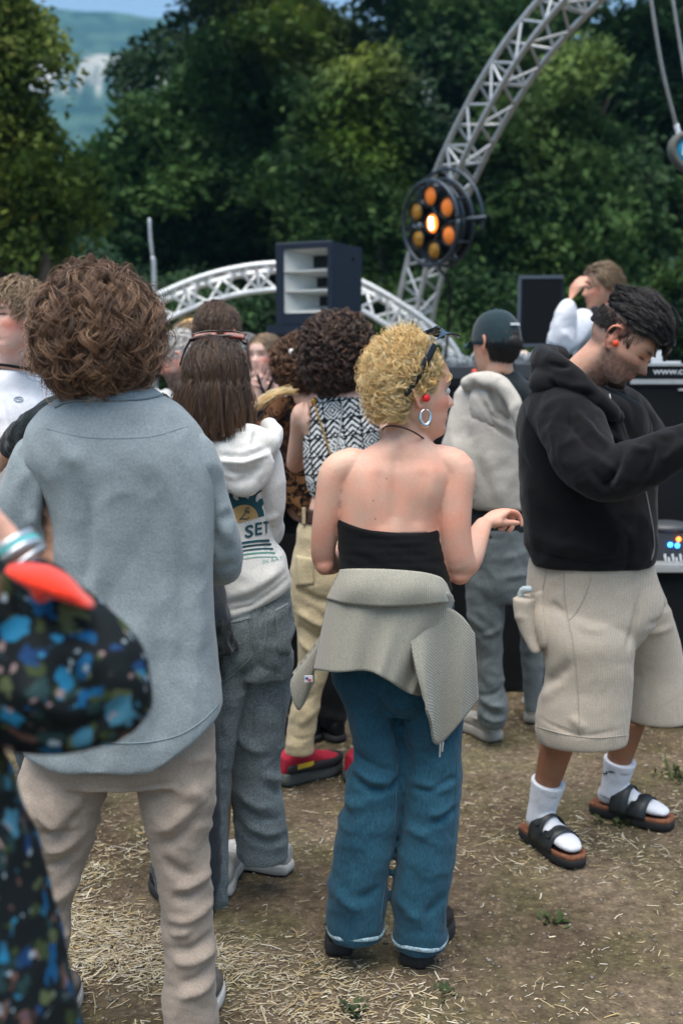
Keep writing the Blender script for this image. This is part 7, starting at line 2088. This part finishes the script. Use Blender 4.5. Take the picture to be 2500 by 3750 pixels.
        g.tube([an + d * .0, hpnt + d * .10 + (0, 0, z + .058), hpnt + d * .15 + (0, 0, z + .036)], np.array([.046, .036, .026]), m=14, k=4)
        sk_ = fuse('sock', g, .005, sock, r, 6, [folds([(an - d * .05 + ax * (.0 + .018 * q), an + d * .06 + ax * (.012 + .022 * q), .005, -.004 if q % 2 else .004) for q in range(5)], False), wrinkle(18, .0015)])
        cuff = obj('cuff', Geo().tube([tp - ax * .030, tp - ax * .004, tp], np.array([.0515, .0555, .0545]), m=24, k=3, round_=False), sock, sk_)
        if leg == 0:
            bq = bvh(sk_)
            for q in ([(2197, 2812), (2200, 2822), (2208, 2828)], [(2208, 2832), (2216, 2834), (2222, 2830), (2218, 2826)], [(2226, 2826), (2236, 2827), (2245, 2829)]):
                seam('sock_logo', bq, q, .0022, black, sk_, .001, 4)
        a = np.linspace(0, 1, 11)
        wid = np.array([.62, .80, .82, .78, .78, .84, .94, 1.0, .98, .84, .45]) * .052
        Lf = .285
        left = [hpnt + d * Lf * t - sd_ * w * (1.02 if leg else 1) for t, w in zip(a, wid)]; right = [hpnt + d * Lf * t + sd_ * w for t, w in zip(a, wid)][::-1]
        ring = cr(np.array(left + right + left[:1]), 3)[:-1]; cc = ring.mean(0)
        foot = obj('sandal', Geo().rings(np.array([cc + (ring - cc) * k + (0, 0, zz) for k, zz in ((.96, .024), (1.0, .026), (1.0, .033), (.985, .040), (.93, .041), (.90, .034))])), cork, r)
        obj('outsole', Geo().rings(np.array([cc + (ring - cc) * k + (0, 0, zz) for k, zz in ((.95, .0), (1.005, .003), (1.012, .024), (.99, .0275))])), soledark, foot)
        for t0, wd_, hh, rr in ((.125, .024, .116, .0505), (.192, .024, .091, .0535)):
            P = []
            for ang in np.linspace(-95, 95, 22):
                A0 = R(ang); cen = hpnt + d * (t0 - .022 * math.sin(A0) * 0 - .012 * abs(math.sin(A0)) ) + sd_ * rr * math.sin(A0) + (0, 0, .034 + (hh - .034) * max(-.35, math.cos(A0)))
                o_ = unit(sd_ * math.sin(A0) + np.array([0, 0, 1]) * math.cos(A0))
                ww = wd_ * (1 + .35 * abs(math.sin(A0)))
                P.append([cen - d * ww, cen - d * ww + o_ * .003, cen + d * ww + o_ * .003, cen + d * ww])
            sp = obj('strap', Geo().rings(np.array(P)), strapm, foot)
            bc = hpnt + d * (t0 - .004) + sd_ * rr * math.sin(R(50 if leg else -30)) + (0, 0, .034 + (hh - .034) * math.cos(R(50 if leg else -30)) + .004)
            obj('buckle', Geo().box(bc, (.018, .026, .008), np.stack([d, unit(sd_ - np.array([0, 0, .6 if leg else -.4])), unit(sd_ * (.6 if leg else -.4) + np.array([0, 0, 1]))], 1)), plain('strap_buckle', (.03, .035, .035), .3, .3), sp, smooth=False)
    tuck(r, bd, J)
    # hair: faded sides, longer on top falling forwards
    reg = lambda q: np.minimum(np.minimum(scalp(q), q[:, 2] - (.046 + .016 * np.clip(-q[:, 1] / .1, 0, 1))), .05)
    h = haircap('hair', M, s, cap_black, r, region=reg, env=(1.06, 1.08, 1.14), rough=.008)
    fl2 = lambda p: np.stack([p[:, 0] * 4 + .15, .8 + 0 * p[:, 0], .30 + 0 * p[:, 0]], 1)
    A1 = grow(M, s, 460, 34, 18, lambda p, rg: .045 + .040 * rg.random(len(p)) * (p[:, 1] > -.06), region=reg, flow=fl2, lift=.75, grav=.06, env=(1.16, 1.24, 1.42), curl=(.003, 1.6), lock=.0062, frizz=.002, seed=55, clump=.72, follow=.35, hold=.1, power=.7)
    strands('strand', A1, hair_black, h, .00042, .00022, 34)
    reg2 = lambda q: np.minimum(np.minimum(scalp(q), .052 - q[:, 2]), q[:, 2] - (.005 + .03 * np.clip(.02 + q[:, 1], 0, 1)))
    A2 = grow(M, s, 900, 6, 5, .011, region=reg2, flow=lambda p: np.stack([0 * p[:, 0], 0 * p[:, 0], -1 + 0 * p[:, 0]], 1), lift=.4, env=(1.02, 1.03, 1.02), lock=.006, seed=56, follow=.5)
    strands('stubble_hair', A2, hair_black, h, .0004, .0003)
person_shorts()

# ------------------------------------------------------------------ the people further back and at the edges
def crowd_person(label, px, py, Y, H, yaw, headyaw, skinc, hair, top, topkw=None, bottom=None, pitch=0, roll=0, fem=False, vox=.012, over=None, paint=None, hands=None, s=None, base=0., extra=None, lower=True, bulk=.84):
    c = W(px, py, Y)
    r = thing('person', label, 'person', (c[0], Y, 0))
    J = joints(c, H, yaw, headyaw, pitch, roll, base)
    J['base'] = base
    if s: J['s'] = s
    if over: over(J)
    pk = dict(hairc=hair[3], blush=.3); pk.update(paint or {})
    bd = make_body(r, J, skinpaint(J['M'], J['s'], skinc, **pk), vox, bulk, fem, hands)
    top_generic(r, J, top, **(topkw or {}))
    trousers_generic(r, J, bottom or denim_dark)
    shoes_generic(r, J, black, soledark)
    tuck(r, bd, J)
    if hair[0]:
        kw = dict(hair[2]); cap = kw.pop('cap'); capenv = kw.pop('capenv', (1.06, 1.07, 1.08)); n, per, K, L = kw.pop('n')
        h = haircap('hair', J['M'], J['s'], cap, r, region=kw.get('region', scalp), env=capenv, rough=.008)
        strands('strand', grow(J['M'], J['s'], n, per, K, L, **kw), hair[0], h, hair[1], hair[1] * .6)
    if extra: extra(r, J)
    return r, J
down = lambda a=.2, b=-.3, c=-.6: (lambda p: np.stack([p[:, 0] * 4 * a, b + 0 * p[:, 0], c + 0 * p[:, 0]], 1))
SHORT = lambda cap, seed, L=.035, n=700: dict(cap=cap, n=(n, 6, 10, L), flow=lambda p: np.stack([p[:, 0] * 3, .3 + 0 * p[:, 0], -.25 + 0 * p[:, 0]], 1), lift=.45, grav=.1, env=(1.08, 1.12, 1.16), curl=(.002, 3), lock=.004, seed=seed, clump=.5, follow=.3)

# white t-shirt, cut by the left edge
def ov(J):
    J['sh'] = np.array([W(-180, 1440, 3.55), W(150, 1450, 3.85)]); J['neck'] = W(28, 1335, 3.72)
    J['el'] = np.array([W(-200, 1700, 3.5), W(185, 1700, 3.75)]); J['wr'] = np.array([W(-60, 1660, 3.35), W(20, 1640, 3.35)])
wt_ = cloth('white_t_shirt', (.76, .78, .80), .95, .05, 450, grain=.1, sheen=.2)
def ex(r, J):
    sh = [o for o in r.children if o.name.startswith('t_shirt')][0]; bv = bvh(sh)
    t = np.linspace(0, 6.283, 24); pp = plain('print_blue_grey', (.30, .36, .42), .8)
    seam('chest_print', bv, [(68 + 16 * math.cos(a), 1463 + 9 * math.sin(a)) for a in t], .0022, pp, sh, .001, 1)
    seam('chest_print', bv, [(60, 1463), (66, 1459), (72, 1464), (78, 1462)], .0018, pp, sh, .001, 3)
    obj('neckband', Geo().tube([J['neck'] + np.array([.078 * math.cos(a), .070 * math.sin(a), -.012 - .014 * math.sin(a + .6)]) for a in np.linspace(0, 6.0, 20)], .005, m=8, k=2), black_cloth, sh)
crowd_person('person in a plain white t-shirt facing left, cut by the left edge, short fair hair', 74, 1158, 3.7, 1.82, -95, -138, (.70, .45, .36),
    (hair_sandy, .0008, SHORT(cap_sandy, 61, .05, 900), (.15, .10, .06)), wt_, dict(name='t_shirt', sleeve=.42, arm=.075, ease=1.22, vox=.009, disp=[wrinkle(6, .012, (1, 1, .6), 2.), wrinkle(14, .003)]), None, over=ov, vox=.0055,
    paint=dict(lips=(.55, .25, .21), brow=(.14, .09, .055), blush=.5, hairline=lambda q: np.minimum(scalp(q), q[:, 2] + .02)), extra=ex, hands=[None, dict(d=unit([-1, -.1, .05]), n=(0, 1, 0), k=-1, s=1.0, curl=(20, 20, 20, 20))], s=1.0)
# someone hidden behind the curly hair: a black sleeve shows
def ov(J):
    J['sh'] = np.array([W(262, 1490, 3.0), W(560, 1500, 3.0)]); J['el'] = np.array([W(120, 1575, 2.95), W(600, 1800, 3.0)]); J['wr'] = np.array([W(25, 1655, 3.15), W(560, 1850, 3.2)])
    J['hip'] = np.array([W(540, 2250, 3.05), W(660, 2250, 3.05)]); J['kn'] = np.array([W(620, 2750, 3.05), W(700, 2750, 3.05)]); J['an'] = np.array([W(655, 3200, 3.1), W(715, 3200, 3.1)])
tw = cloth('black_fleece', (.010, .016, .017), .98, .3, 90, sheen=.15, bumpd=.01, grain=.5)
def ex(r, J):
    sh = [o for o in r.children if o.name.startswith('jumper')][0]; bv = bvh(sh)
    seam('shoulder_tab', bv, [(158, 1462), (168, 1452), (180, 1445)], .006, plain('orange_tab', (.65, .30, .02), .7), sh, .002)
crowd_person('person in a black fleece, mostly hidden behind the big curly hair, one sleeve showing', 430, 1290, 3.0, 1.66, -25, -25, SK_PALE, (None, 0, None, (.05, .03, .02)), tw, dict(name='jumper', sleeve=.86, arm=.05, vox=.008, disp=[wrinkle(18, .012, (1, 1, 1), 2.)]), None, over=ov, extra=ex,
    hands=[dict(d=unit([-.75, .3, -.6]), n=(0, 1, 0), k=-1, s=1.0, curl=(25, 28, 30, 32)), dict(d=(0, 1, 0), n=(0, 0, -1))])
# grey crop and beard behind the curls
crowd_person('person with cropped grey hair and dark beard looking down, right of the curly hair', 668, 1318, 4.9, 1.66, -60, -74, (.66, .39, .31), (hair_grey, .0009, SHORT(cap_grey, 62, .012, 900), (.33, .31, .30)), cloth('pale_blue_shirt', (.35, .45, .5), .9), dict(sleeve=1.0), None, pitch=16,
    paint=dict(stub=((.035, .028, .026), 1.0), stubz=-.034, brow=(.08, .06, .05), lips=(.45, .22, .18), blush=.5, hairline=lambda q: np.minimum(scalp(q), q[:, 2] - .0)), vox=.008, s=1.03)
# brown hair, back of head
crowd_person('person with neat short brown hair seen from behind, taller than the brown bob', 800, 1222, 4.55, 1.76, 66, 24, SK_WARM, (hair_straight, .0009, dict(cap=cap_chest, n=(1000, 7, 12, .06), flow=down(.3, -.4, -.7), lift=.4, grav=.3, env=(1.12, 1.14, 1.18), curl=(.002, 2), lock=.005, seed=63, clump=.4, follow=.3), (.05, .03, .02)), cloth('grey_sweat', (.2, .2, .2), .9), dict(sleeve=1.0), None, s=1.02, vox=.009)
# blonde partly hidden
crowd_person('person with loose blond hair, half hidden left of the neat brown hair', 712, 1262, 5.4, 1.68, 30, 40, SK_PALE, (hair_sandy, .0012, dict(cap=cap_blond, n=(600, 6, 14, .22), flow=down(.4, -.3, -.7), lift=.4, grav=.5, env=(1.3, 1.2, 1.14), curl=(.006, 2), lock=.008, seed=64, clump=.3), (.45, .32, .16)), cloth('white_top', (.6, .62, .6), .9), dict(sleeve=1.0), None, fem=True)
# dark-haired bearded man and the blond woman facing us, far back
crowd_person('person with dark hair and full beard in profile, beside the blond woman facing the camera', 902, 1306, 6.5, 1.72, 100, 74, (.50, .27, .19), (hair_grey, .0012, SHORT(cap_of('hair_mass_slate', (.06, .07, .075)), 65, .02, 500), (.05, .055, .06)), cloth('dark_teal_shirt', (.02, .06, .08), .9), dict(sleeve=1.0), None, pitch=-4,
    paint=dict(stub=((.02, .016, .015), 1.1), stubz=-.036, blush=.5, hairline=lambda q: np.minimum(scalp(q), q[:, 2] - .0)), vox=.009, s=1.03)
def ov(J):
    J['sh'] = np.array([W(1030, 1420, 6.25), W(932, 1425, 6.3)]); J['el'] = np.array([W(1075, 1500, 6.15), W(912, 1522, 6.1)]); J['wr'] = np.array([W(1010, 1448, 6.0), W(946, 1474, 5.95)])
def ex(r, J):
    tp = [o for o in r.children if o.name.startswith('vest')][0]; bv = bvh(bodyof(r))
    for pts in ([(945, 1375), (952, 1410), (968, 1440)], [(1000, 1372), (992, 1405), (975, 1440)]):
        seam('strap', bv, pts, .008, black_cloth, tp, .004)
    obj('bracelet', Geo().tube([W(946, 1480, 5.95) + np.array([.035 * math.cos(a), .035 * math.sin(a), .02 * math.cos(a)]) for a in np.linspace(0, 6.2, 16)], .012, m=8, k=1), plain('pale_cuff', (.55, .66, .70), .6), r)
def bodyof(r): return [o for o in r.children if o.name.startswith('body')][0]
crowd_person('person with wavy blond hair facing the camera, black strappy top, one palm raised', 970, 1302, 6.3, 1.70, 192, 212, (.74, .50, .41), (hair_sandy, .0012, dict(cap=cap_sandy, n=(700, 7, 18, .24), region=lambda q: np.minimum(scalp(q), np.where(q[:, 1] > .02, q[:, 2] - .075, .05)), flow=lambda p: np.stack([np.sign(p[:, 0]) * .9, -.55 + 0 * p[:, 0], -.5 + 0 * p[:, 0]], 1), lift=.3, grav=.5, env=(1.2, 1.2, 1.1), hold=.05, curl=(.005, 3), lock=.007, seed=66, clump=.35), (.22, .15, .08)), black_cloth, dict(name='vest', sleeveless=True, ease=1.12, necky=-.13), None, fem=True, over=ov,
    paint=dict(lips=(.55, .22, .19), brow=(.2, .12, .07), blush=.5, lash=(.08, .05, .04)), vox=.0075, extra=ex,
    hands=[dict(d=unit([-.8, -.2, .5]), n=(0, -1, .2), k=1, s=1.0, curl=(40, 45, 50, 50)), dict(d=unit([.02, -.1, 1]), n=(0, -1, -.1), k=-1, s=1.15, curl=(4, 4, 6, 10), spread=13, thumb=(62, 0))])

# leopard mesh top
def leopard():
    m, t, p = nodes('leopard_mesh')
    v = coord(t); nz = N(t, 'TexNoise', Scale=16, Detail=2.0); t.links.new(v, nz.inputs[0])
    wv = mixc(t, .12, v, nz.outputs[1])
    a = N(t, 'TexVoronoi', Scale=34); t.links.new(wv, a.inputs[0])
    n2 = N(t, 'TexNoise', Scale=5, Detail=2.0); t.links.new(v, n2.inputs[0])
    r1 = ramp(t, a.outputs[0], [(.0, (.16, .075, .03)), (.30, (.16, .07, .028)), (.36, (.008, .005, .004)), (.58, (.010, .006, .005)), (.66, (.26, .125, .05))])
    r2 = ramp(t, n2.outputs[0], [(.42, (.25, .2, .2)), (.6, (1, 1, 1))])
    t.links.new(mixc(t, 1., r1.outputs[0], r2.outputs[0], 'MULTIPLY'), p.inputs['Base Color']); p.inputs['Roughness'].default_value = .8; p.inputs['Specular IOR Level'].default_value = .2
    return m
def ov(J):
    J['sh'] = np.array([W(1035, 1490, 4.55), W(1220, 1500, 4.6)]); J['el'] = np.array([W(955, 1600, 4.5), W(1240, 1720, 4.6)]); J['wr'] = np.array([W(900, 1680, 4.7), W(1230, 1800, 4.8)])
    J['hip'] = np.array([W(1085, 2060, 4.6), W(1215, 2060, 4.6)]); J['kn'] = np.array([W(1110, 2350, 4.6), W(1215, 2350, 4.6)])
    J['an'] = np.array([W(1120, 2600, 4.6), W(1210, 2600, 4.6)])
def ex(r, J):
    g = Geo().rows(4.6, [(1740, 1040, 1240, 0, .62), (1800, 1032, 1250, 0, .66), (1950, 1028, 1258, 0, .7), (2100, 1040, 1255, 0, .75), (2300, 1062, 1250, 0, .8), (2480, 1080, 1245, 0, .8), (2540, 1085, 1243, 0, .8)], m=28)
    fuse('dress', g, .012, black_cloth, r, 5, [wrinkle(7, .012)])
    P = []
    rg = np.random.default_rng(5)
    for k in range(60):
        o_ = rg.normal(size=3) * (.012, .01, .006)
        P.append(cr(np.array([W(1066, 1430, 4.44), W(1020, 1436, 4.40), W(975, 1458, 4.38), W(935, 1495, 4.40)]) + o_ + rg.normal(size=(4, 3)) * .004, 4))
    strands('blond_tress', np.array(P), hair_blond, r, .0015, .001)
    pc = plain('pearl', (.72, .66, .60), .25)
    for k in range(4):
        obj('hair_pearl', Geo().ell(W(1068 + 13 * k, 1288 + 4 * math.sin(k * 2.0), 4.38), .012), pc, r)
crowd_person('person in a sheer leopard-print top and black skirt, auburn curls behind the dark curls', 1092, 1352, 4.6, 1.64, -35, -20, SK_WARM, (hair_auburn, .001, dict(cap=cap_auburn, capenv=(1.2, 1.2, 1.15), n=(700, 7, 20, .13), lift=.9, grav=.2, env=(1.42, 1.4, 1.36), curl=(.010, 5), lock=.006, seed=67, clump=.4), (.08, .04, .02)), leopard(), dict(name='top', sleeve=.9, arm=.052, vox=.009, hem=.60), black_cloth, fem=True, over=ov, extra=ex)

# ------------------------------------------------------------------ the DJ
def ov(J):
    b = .36
    J['sh'] = np.array([W(2130, 1190, 6.15), W(2290, 1190, 6.4)]); J['neck'] = W(2222, 1140, 6.3)
    J['el'] = np.array([W(2045, 1262, 5.95), W(2330, 1300, 6.2)]); J['wr'] = np.array([W(2082, 1108, 5.93), W(2300, 1330, 6.0)])
    f = J['f']
    J['feet'] = (f, f)
def ex(r, J):
    g = Geo().rows(6.2, [(1130, 2185, 2255, -.0, .8), (1160, 2168, 2272, -.04, .8), (1240, 2165, 2282, -.05, .8), (1330, 2165, 2285, -.05, .8)], m=24)
    v = fuse('vest', g, .010, plain('olive_knit', (.10, .075, .035), .9, noise=.2), r, 5)
    g = Geo().rows(6.2, [(1170, 2166, 2274, -.045, .82), (1203, 2163, 2284, -.055, .82)], m=24)
    obj('stripe', g, plain('cream_knit', (.62, .60, .50), .9), v)
    g = Geo().tube([W(2175, 1140, 6.15), W(2205, 1152, 6.1), W(2240, 1140, 6.15)], .03, m=12); obj('neckerchief', g, black_cloth, r)
sw = cloth('white_sweater', (.74, .76, .80), .95, .05, 350, grain=.12, sheen=.2)
crowd_person('person in a white jumper behind the booth, touching the forehead with one hand, brown hair', 2200, 1050, 6.3, 1.80, -112, -104, (.62, .34, .235),
    (hair_sandy, .0012, dict(cap=cap_chest, n=(800, 7, 16, .10), region=lambda q: np.minimum(scalp(q), np.where(q[:, 1] > .03, q[:, 2] - .045, .05)), flow=down(.2, -.8, -.35), lift=.3, grav=.25, env=(1.12, 1.18, 1.14), curl=(.003, 2), lock=.006, seed=68, clump=.4), (.07, .045, .03)), sw, dict(name='jumper', sleeve=.92, arm=.078, vox=.011, ease=1.2, disp=[wrinkle(7, .014, (1, 1, 1), 4.), wrinkle(16, .004)]), denim_dark, pitch=8, over=ov,
    paint=dict(lips=(.45, .2, .15), brow=(.08, .05, .03), blush=.3, stub=((.30, .17, .11), .5), hairline=lambda q: np.minimum(scalp(q), q[:, 2] - .01)), vox=.007, base=.36, s=1.03, extra=ex,
    hands=[dict(d=unit([.45, -.1, 1]), n=(.8, .5, -.4), k=1, s=1.05, curl=(35, 40, 45, 50), thumb=(40, 10)), dict(d=unit([-.3, -1, 0]), n=(0, 0, -1), k=1, s=1.0)])

# ------------------------------------------------------------------ floral coat, close to the camera at the left edge
def person_floral():
    Y = 1.3
    S = lambda x, y, d=0.: W(x, y, Y + d)
    c = S(-820, 700)
    c[2] = 1.50
    r = thing('person', 'person out of frame at the left, dark floral coat sleeve with a red cuff, blurred', 'person', (c[0], Y, 0))
    J = joints(c, 1.62, 60)
    J['sh'] = np.array([S(-260, 1750, .12), S(-330, 1720, -.1)]) ; J['sh'] = np.array([[c[0] - .02, Y + .19, 1.41], [c[0] + .10, Y - .14, 1.41]])
    J['sh'][0], J['sh'][1] = np.array([c[0] - .10, Y + .16, 1.31]), S(-340, 2090, -.08)
    J['el'] = np.array([[c[0] - .12, Y + .22, 1.12], S(400, 2590, .0)]); J['wr'] = np.array([[c[0] + .02, Y + .30, .98], S(60, 2030, .04)])
    J['neck'] = np.array([c[0] - .02, Y, 1.36])
    hands = [dict(d=(0, .3, -1), n=(1, 0, 0), k=-1, s=1.0), dict(d=unit(S(-120, 1860, .04) - S(60, 2030, .04)), n=(.3, .8, .4), k=1, s=1.0, curl=(25, 30, 30, 30))]
    bd = make_body(r, J, skinpaint(J['M'], 1.0, SK_PALE, hairc=(.05, .03, .02)), .009, .8, True, hands)
    m, t, p = nodes('floral_print')
    v = coord(t); nz = N(t, 'TexNoise', Scale=16, Detail=3.0); t.links.new(v, nz.inputs[0])
    wv = mixc(t, .07, v, nz.outputs[1])
    def layer(scale, off, stops_c, cut, prev):
        mp = N(t, 'Mapping'); mp.inputs['Location'].default_value = off; t.links.new(wv, mp.inputs[0])
        a = N(t, 'TexVoronoi', Scale=scale); t.links.new(mp.outputs[0], a.inputs[0])
        sp = N(t, 'SeparateColor'); t.links.new(a.outputs[1], sp.inputs[0])
        cl = ramp(t, sp.outputs[0], stops_c, 'CONSTANT')
        pe = N(t, 'Math'); pe.operation = 'SUBTRACT'
        n3 = N(t, 'TexNoise', Scale=scale * 2.6, Detail=1.0); t.links.new(v, n3.inputs[0])
        mu = N(t, 'Math'); mu.operation = 'MULTIPLY'; mu.inputs[1].default_value = .55; t.links.new(n3.outputs[0], mu.inputs[0])
        ad = N(t, 'Math'); ad.operation = 'ADD'; t.links.new(a.outputs[0], ad.inputs[0]); t.links.new(mu.outputs[0], ad.inputs[1])
        mk = ramp(t, ad.outputs[0], [(cut - .05, (1, 1, 1)), (cut + .03, (0, 0, 0))])
        ga = N(t, 'Math'); ga.operation = 'MULTIPLY'; t.links.new(mk.outputs[0], ga.inputs[0])
        on = ramp(t, sp.outputs[1], [(.0, (1, 1, 1)), (.82, (0, 0, 0))], 'CONSTANT'); t.links.new(on.outputs[0], ga.inputs[1])
        return mixc(t, ga.outputs[0], prev, cl.outputs[0])
    c0 = layer(38, (3, 1, 2), [(0, (.045, .065, .022)), (.3, (.10, .12, .055)), (.55, (.02, .05, .05)), (.8, (.14, .075, .06))], .70, (.007, .011, .012))
    c1 = layer(25, (0, 5, 1), [(0, (.008, .10, .23)), (.35, (.02, .19, .34)), (.6, (.012, .05, .14)), (.85, (.06, .20, .28))], .63, c0)
    c2 = layer(44, (7, 2, 9), [(0, (.34, .42, .46)), (.45, (.04, .24, .38)), (.7, (.30, .21, .20))], .50, c1)
    t.links.new(c2, p.inputs['Base Color']); p.inputs['Roughness'].default_value = .75; p.inputs['Specular IOR Level'].default_value = .2
    # the coat: raised arm in a wide sleeve, long skirts below
    g = Geo()
    g.tube([J['sh'][1] + (0, .02, -.01), S(-60, 2330, .0), S(200, 2500, .0), S(400, 2590, .0)], np.array([.075, .082, .078, .048]), m=24, k=6)
    g.tube([S(405, 2585, .0), S(330, 2440, .0), S(215, 2300, .01), S(150, 2200, .02), S(118, 2140, .03)], np.array([(.052, .050), (.062, .056), (.058, .052), (.046, .042), (.038, .034)]), m=22, k=6)
    g.ell(S(190, 2620, .0), (.09, .06, .045)); g.ell(S(330, 2560, .0), (.055, .05, .055))
    fl = [(S(60, 2250, -.08), S(380, 2480, -.07), .02, .010), (S(20, 2480, -.09), S(330, 2640, -.07), .02, .010), (S(120, 2230, -.07), S(320, 2330, -.07), .012, -.008), (S(250, 2700, -.06), S(480, 2560, -.05), .014, -.007)]
    ct = fuse('coat', g, .006, m, r, 6, [folds(fl), wrinkle(9, .008), wrinkle(22, .002)])
    g = Geo()
    cx = c[0]
    g.loft([[cx - .02, Y, 1.36], [cx - .02, Y, 1.28], [cx + .06, Y + .01, 1.08], [cx + .085, Y + .01, .95], [cx + .10, Y + .0, .85], [cx + .115, Y, .70], [cx + .12, Y, .52], [cx + .12, Y, .36]], (.86, -.5, 0), (.5, .86, 0), [.10, .20, .19, .20, .205, .22, .235, .25], [.09, .125, .13, .15, .16, .17, .18, .19], 30, 2.2, 4)
    sk_ = fuse('coat', g, .009, m, r, 6, [pleat((cx, Y), 2.5, .02, .4, 1.0), wrinkle(8, .006)])
    red = cloth('red_cuff_rib', (.72, .035, .012), .9, .08, 300, sheen=.3)
    A, B_ = S(62, 2085, .03), S(300, 2205, .0)
    g = Geo()
    ax = unit(S(190, 2140, .02) - S(235, 2260, .0))
    g.tube([S(72, 2085, -.045), S(150, 2115, -.05), S(230, 2155, -.05), S(312, 2203, -.045)], np.array([(.006, .03), (.0125, .035), (.0125, .035), (.005, .03)]), m=20, k=6, side=(0, 0, 1))
    g.ell(S(160, 2150, -.05), (.012, .034, .018))
    fuse('cuff', g, .005, red, r, 6, [wrinkle(12, .004)])
    sl = plain('bracelet_silver', (.6, .64, .66), .3, .7); tq = plain('bracelet_turquoise', (.12, .55, .55), .4)
    wv_ = unit(J['wr'][1] - S(165, 2160, .03)); sd_ = unit(np.cross(wv_, (0, 1, 0))); dp = np.cross(wv_, sd_)
    for k, (off, mm, rr) in enumerate(((.014, sl, .0045), (.024, tq, .004), (.033, sl, .0045), (.006, sl, .003))):
        cc = J['wr'][1] + wv_ * (off - .02)
        obj('bracelet', Geo().tube([cc + (sd_ * math.cos(a) + dp * math.sin(a)) * .031 + wv_ * .004 * math.sin(a + k) for a in np.linspace(0, 6.25, 26)], rr, m=8, k=1), mm, r)
    tuck(r, bd, J)
    shoes_generic(r, J, black, soledark)
    h = haircap('hair', J['M'], 1.0, cap_brown, r, env=(1.15, 1.12, 1.1))
person_floral()

# ------------------------------------------------------------------ the air between the wood and the mountain
def build_haze():
    m = bpy.data.materials.new('haze'); m.use_nodes = True; t = m.node_tree
    for n in list(t.nodes): t.nodes.remove(n)
    v = t.nodes.new('ShaderNodeVolumePrincipled'); o = t.nodes.new('ShaderNodeOutputMaterial')
    v.inputs['Color'].default_value = (.28, .66, .92, 1); v.inputs['Density'].default_value = 0.0007; v.inputs['Anisotropy'].default_value = .2
    t.links.new(v.outputs[0], o.inputs['Volume'])
    g = Geo().box((0, 450, 138), (3100, 3500, 284))
    ob = obj('haze', g, m, None, smooth=False)
    tag(ob, 'thin blue haze in the air towards the mountain', kind='stuff')
build_haze()
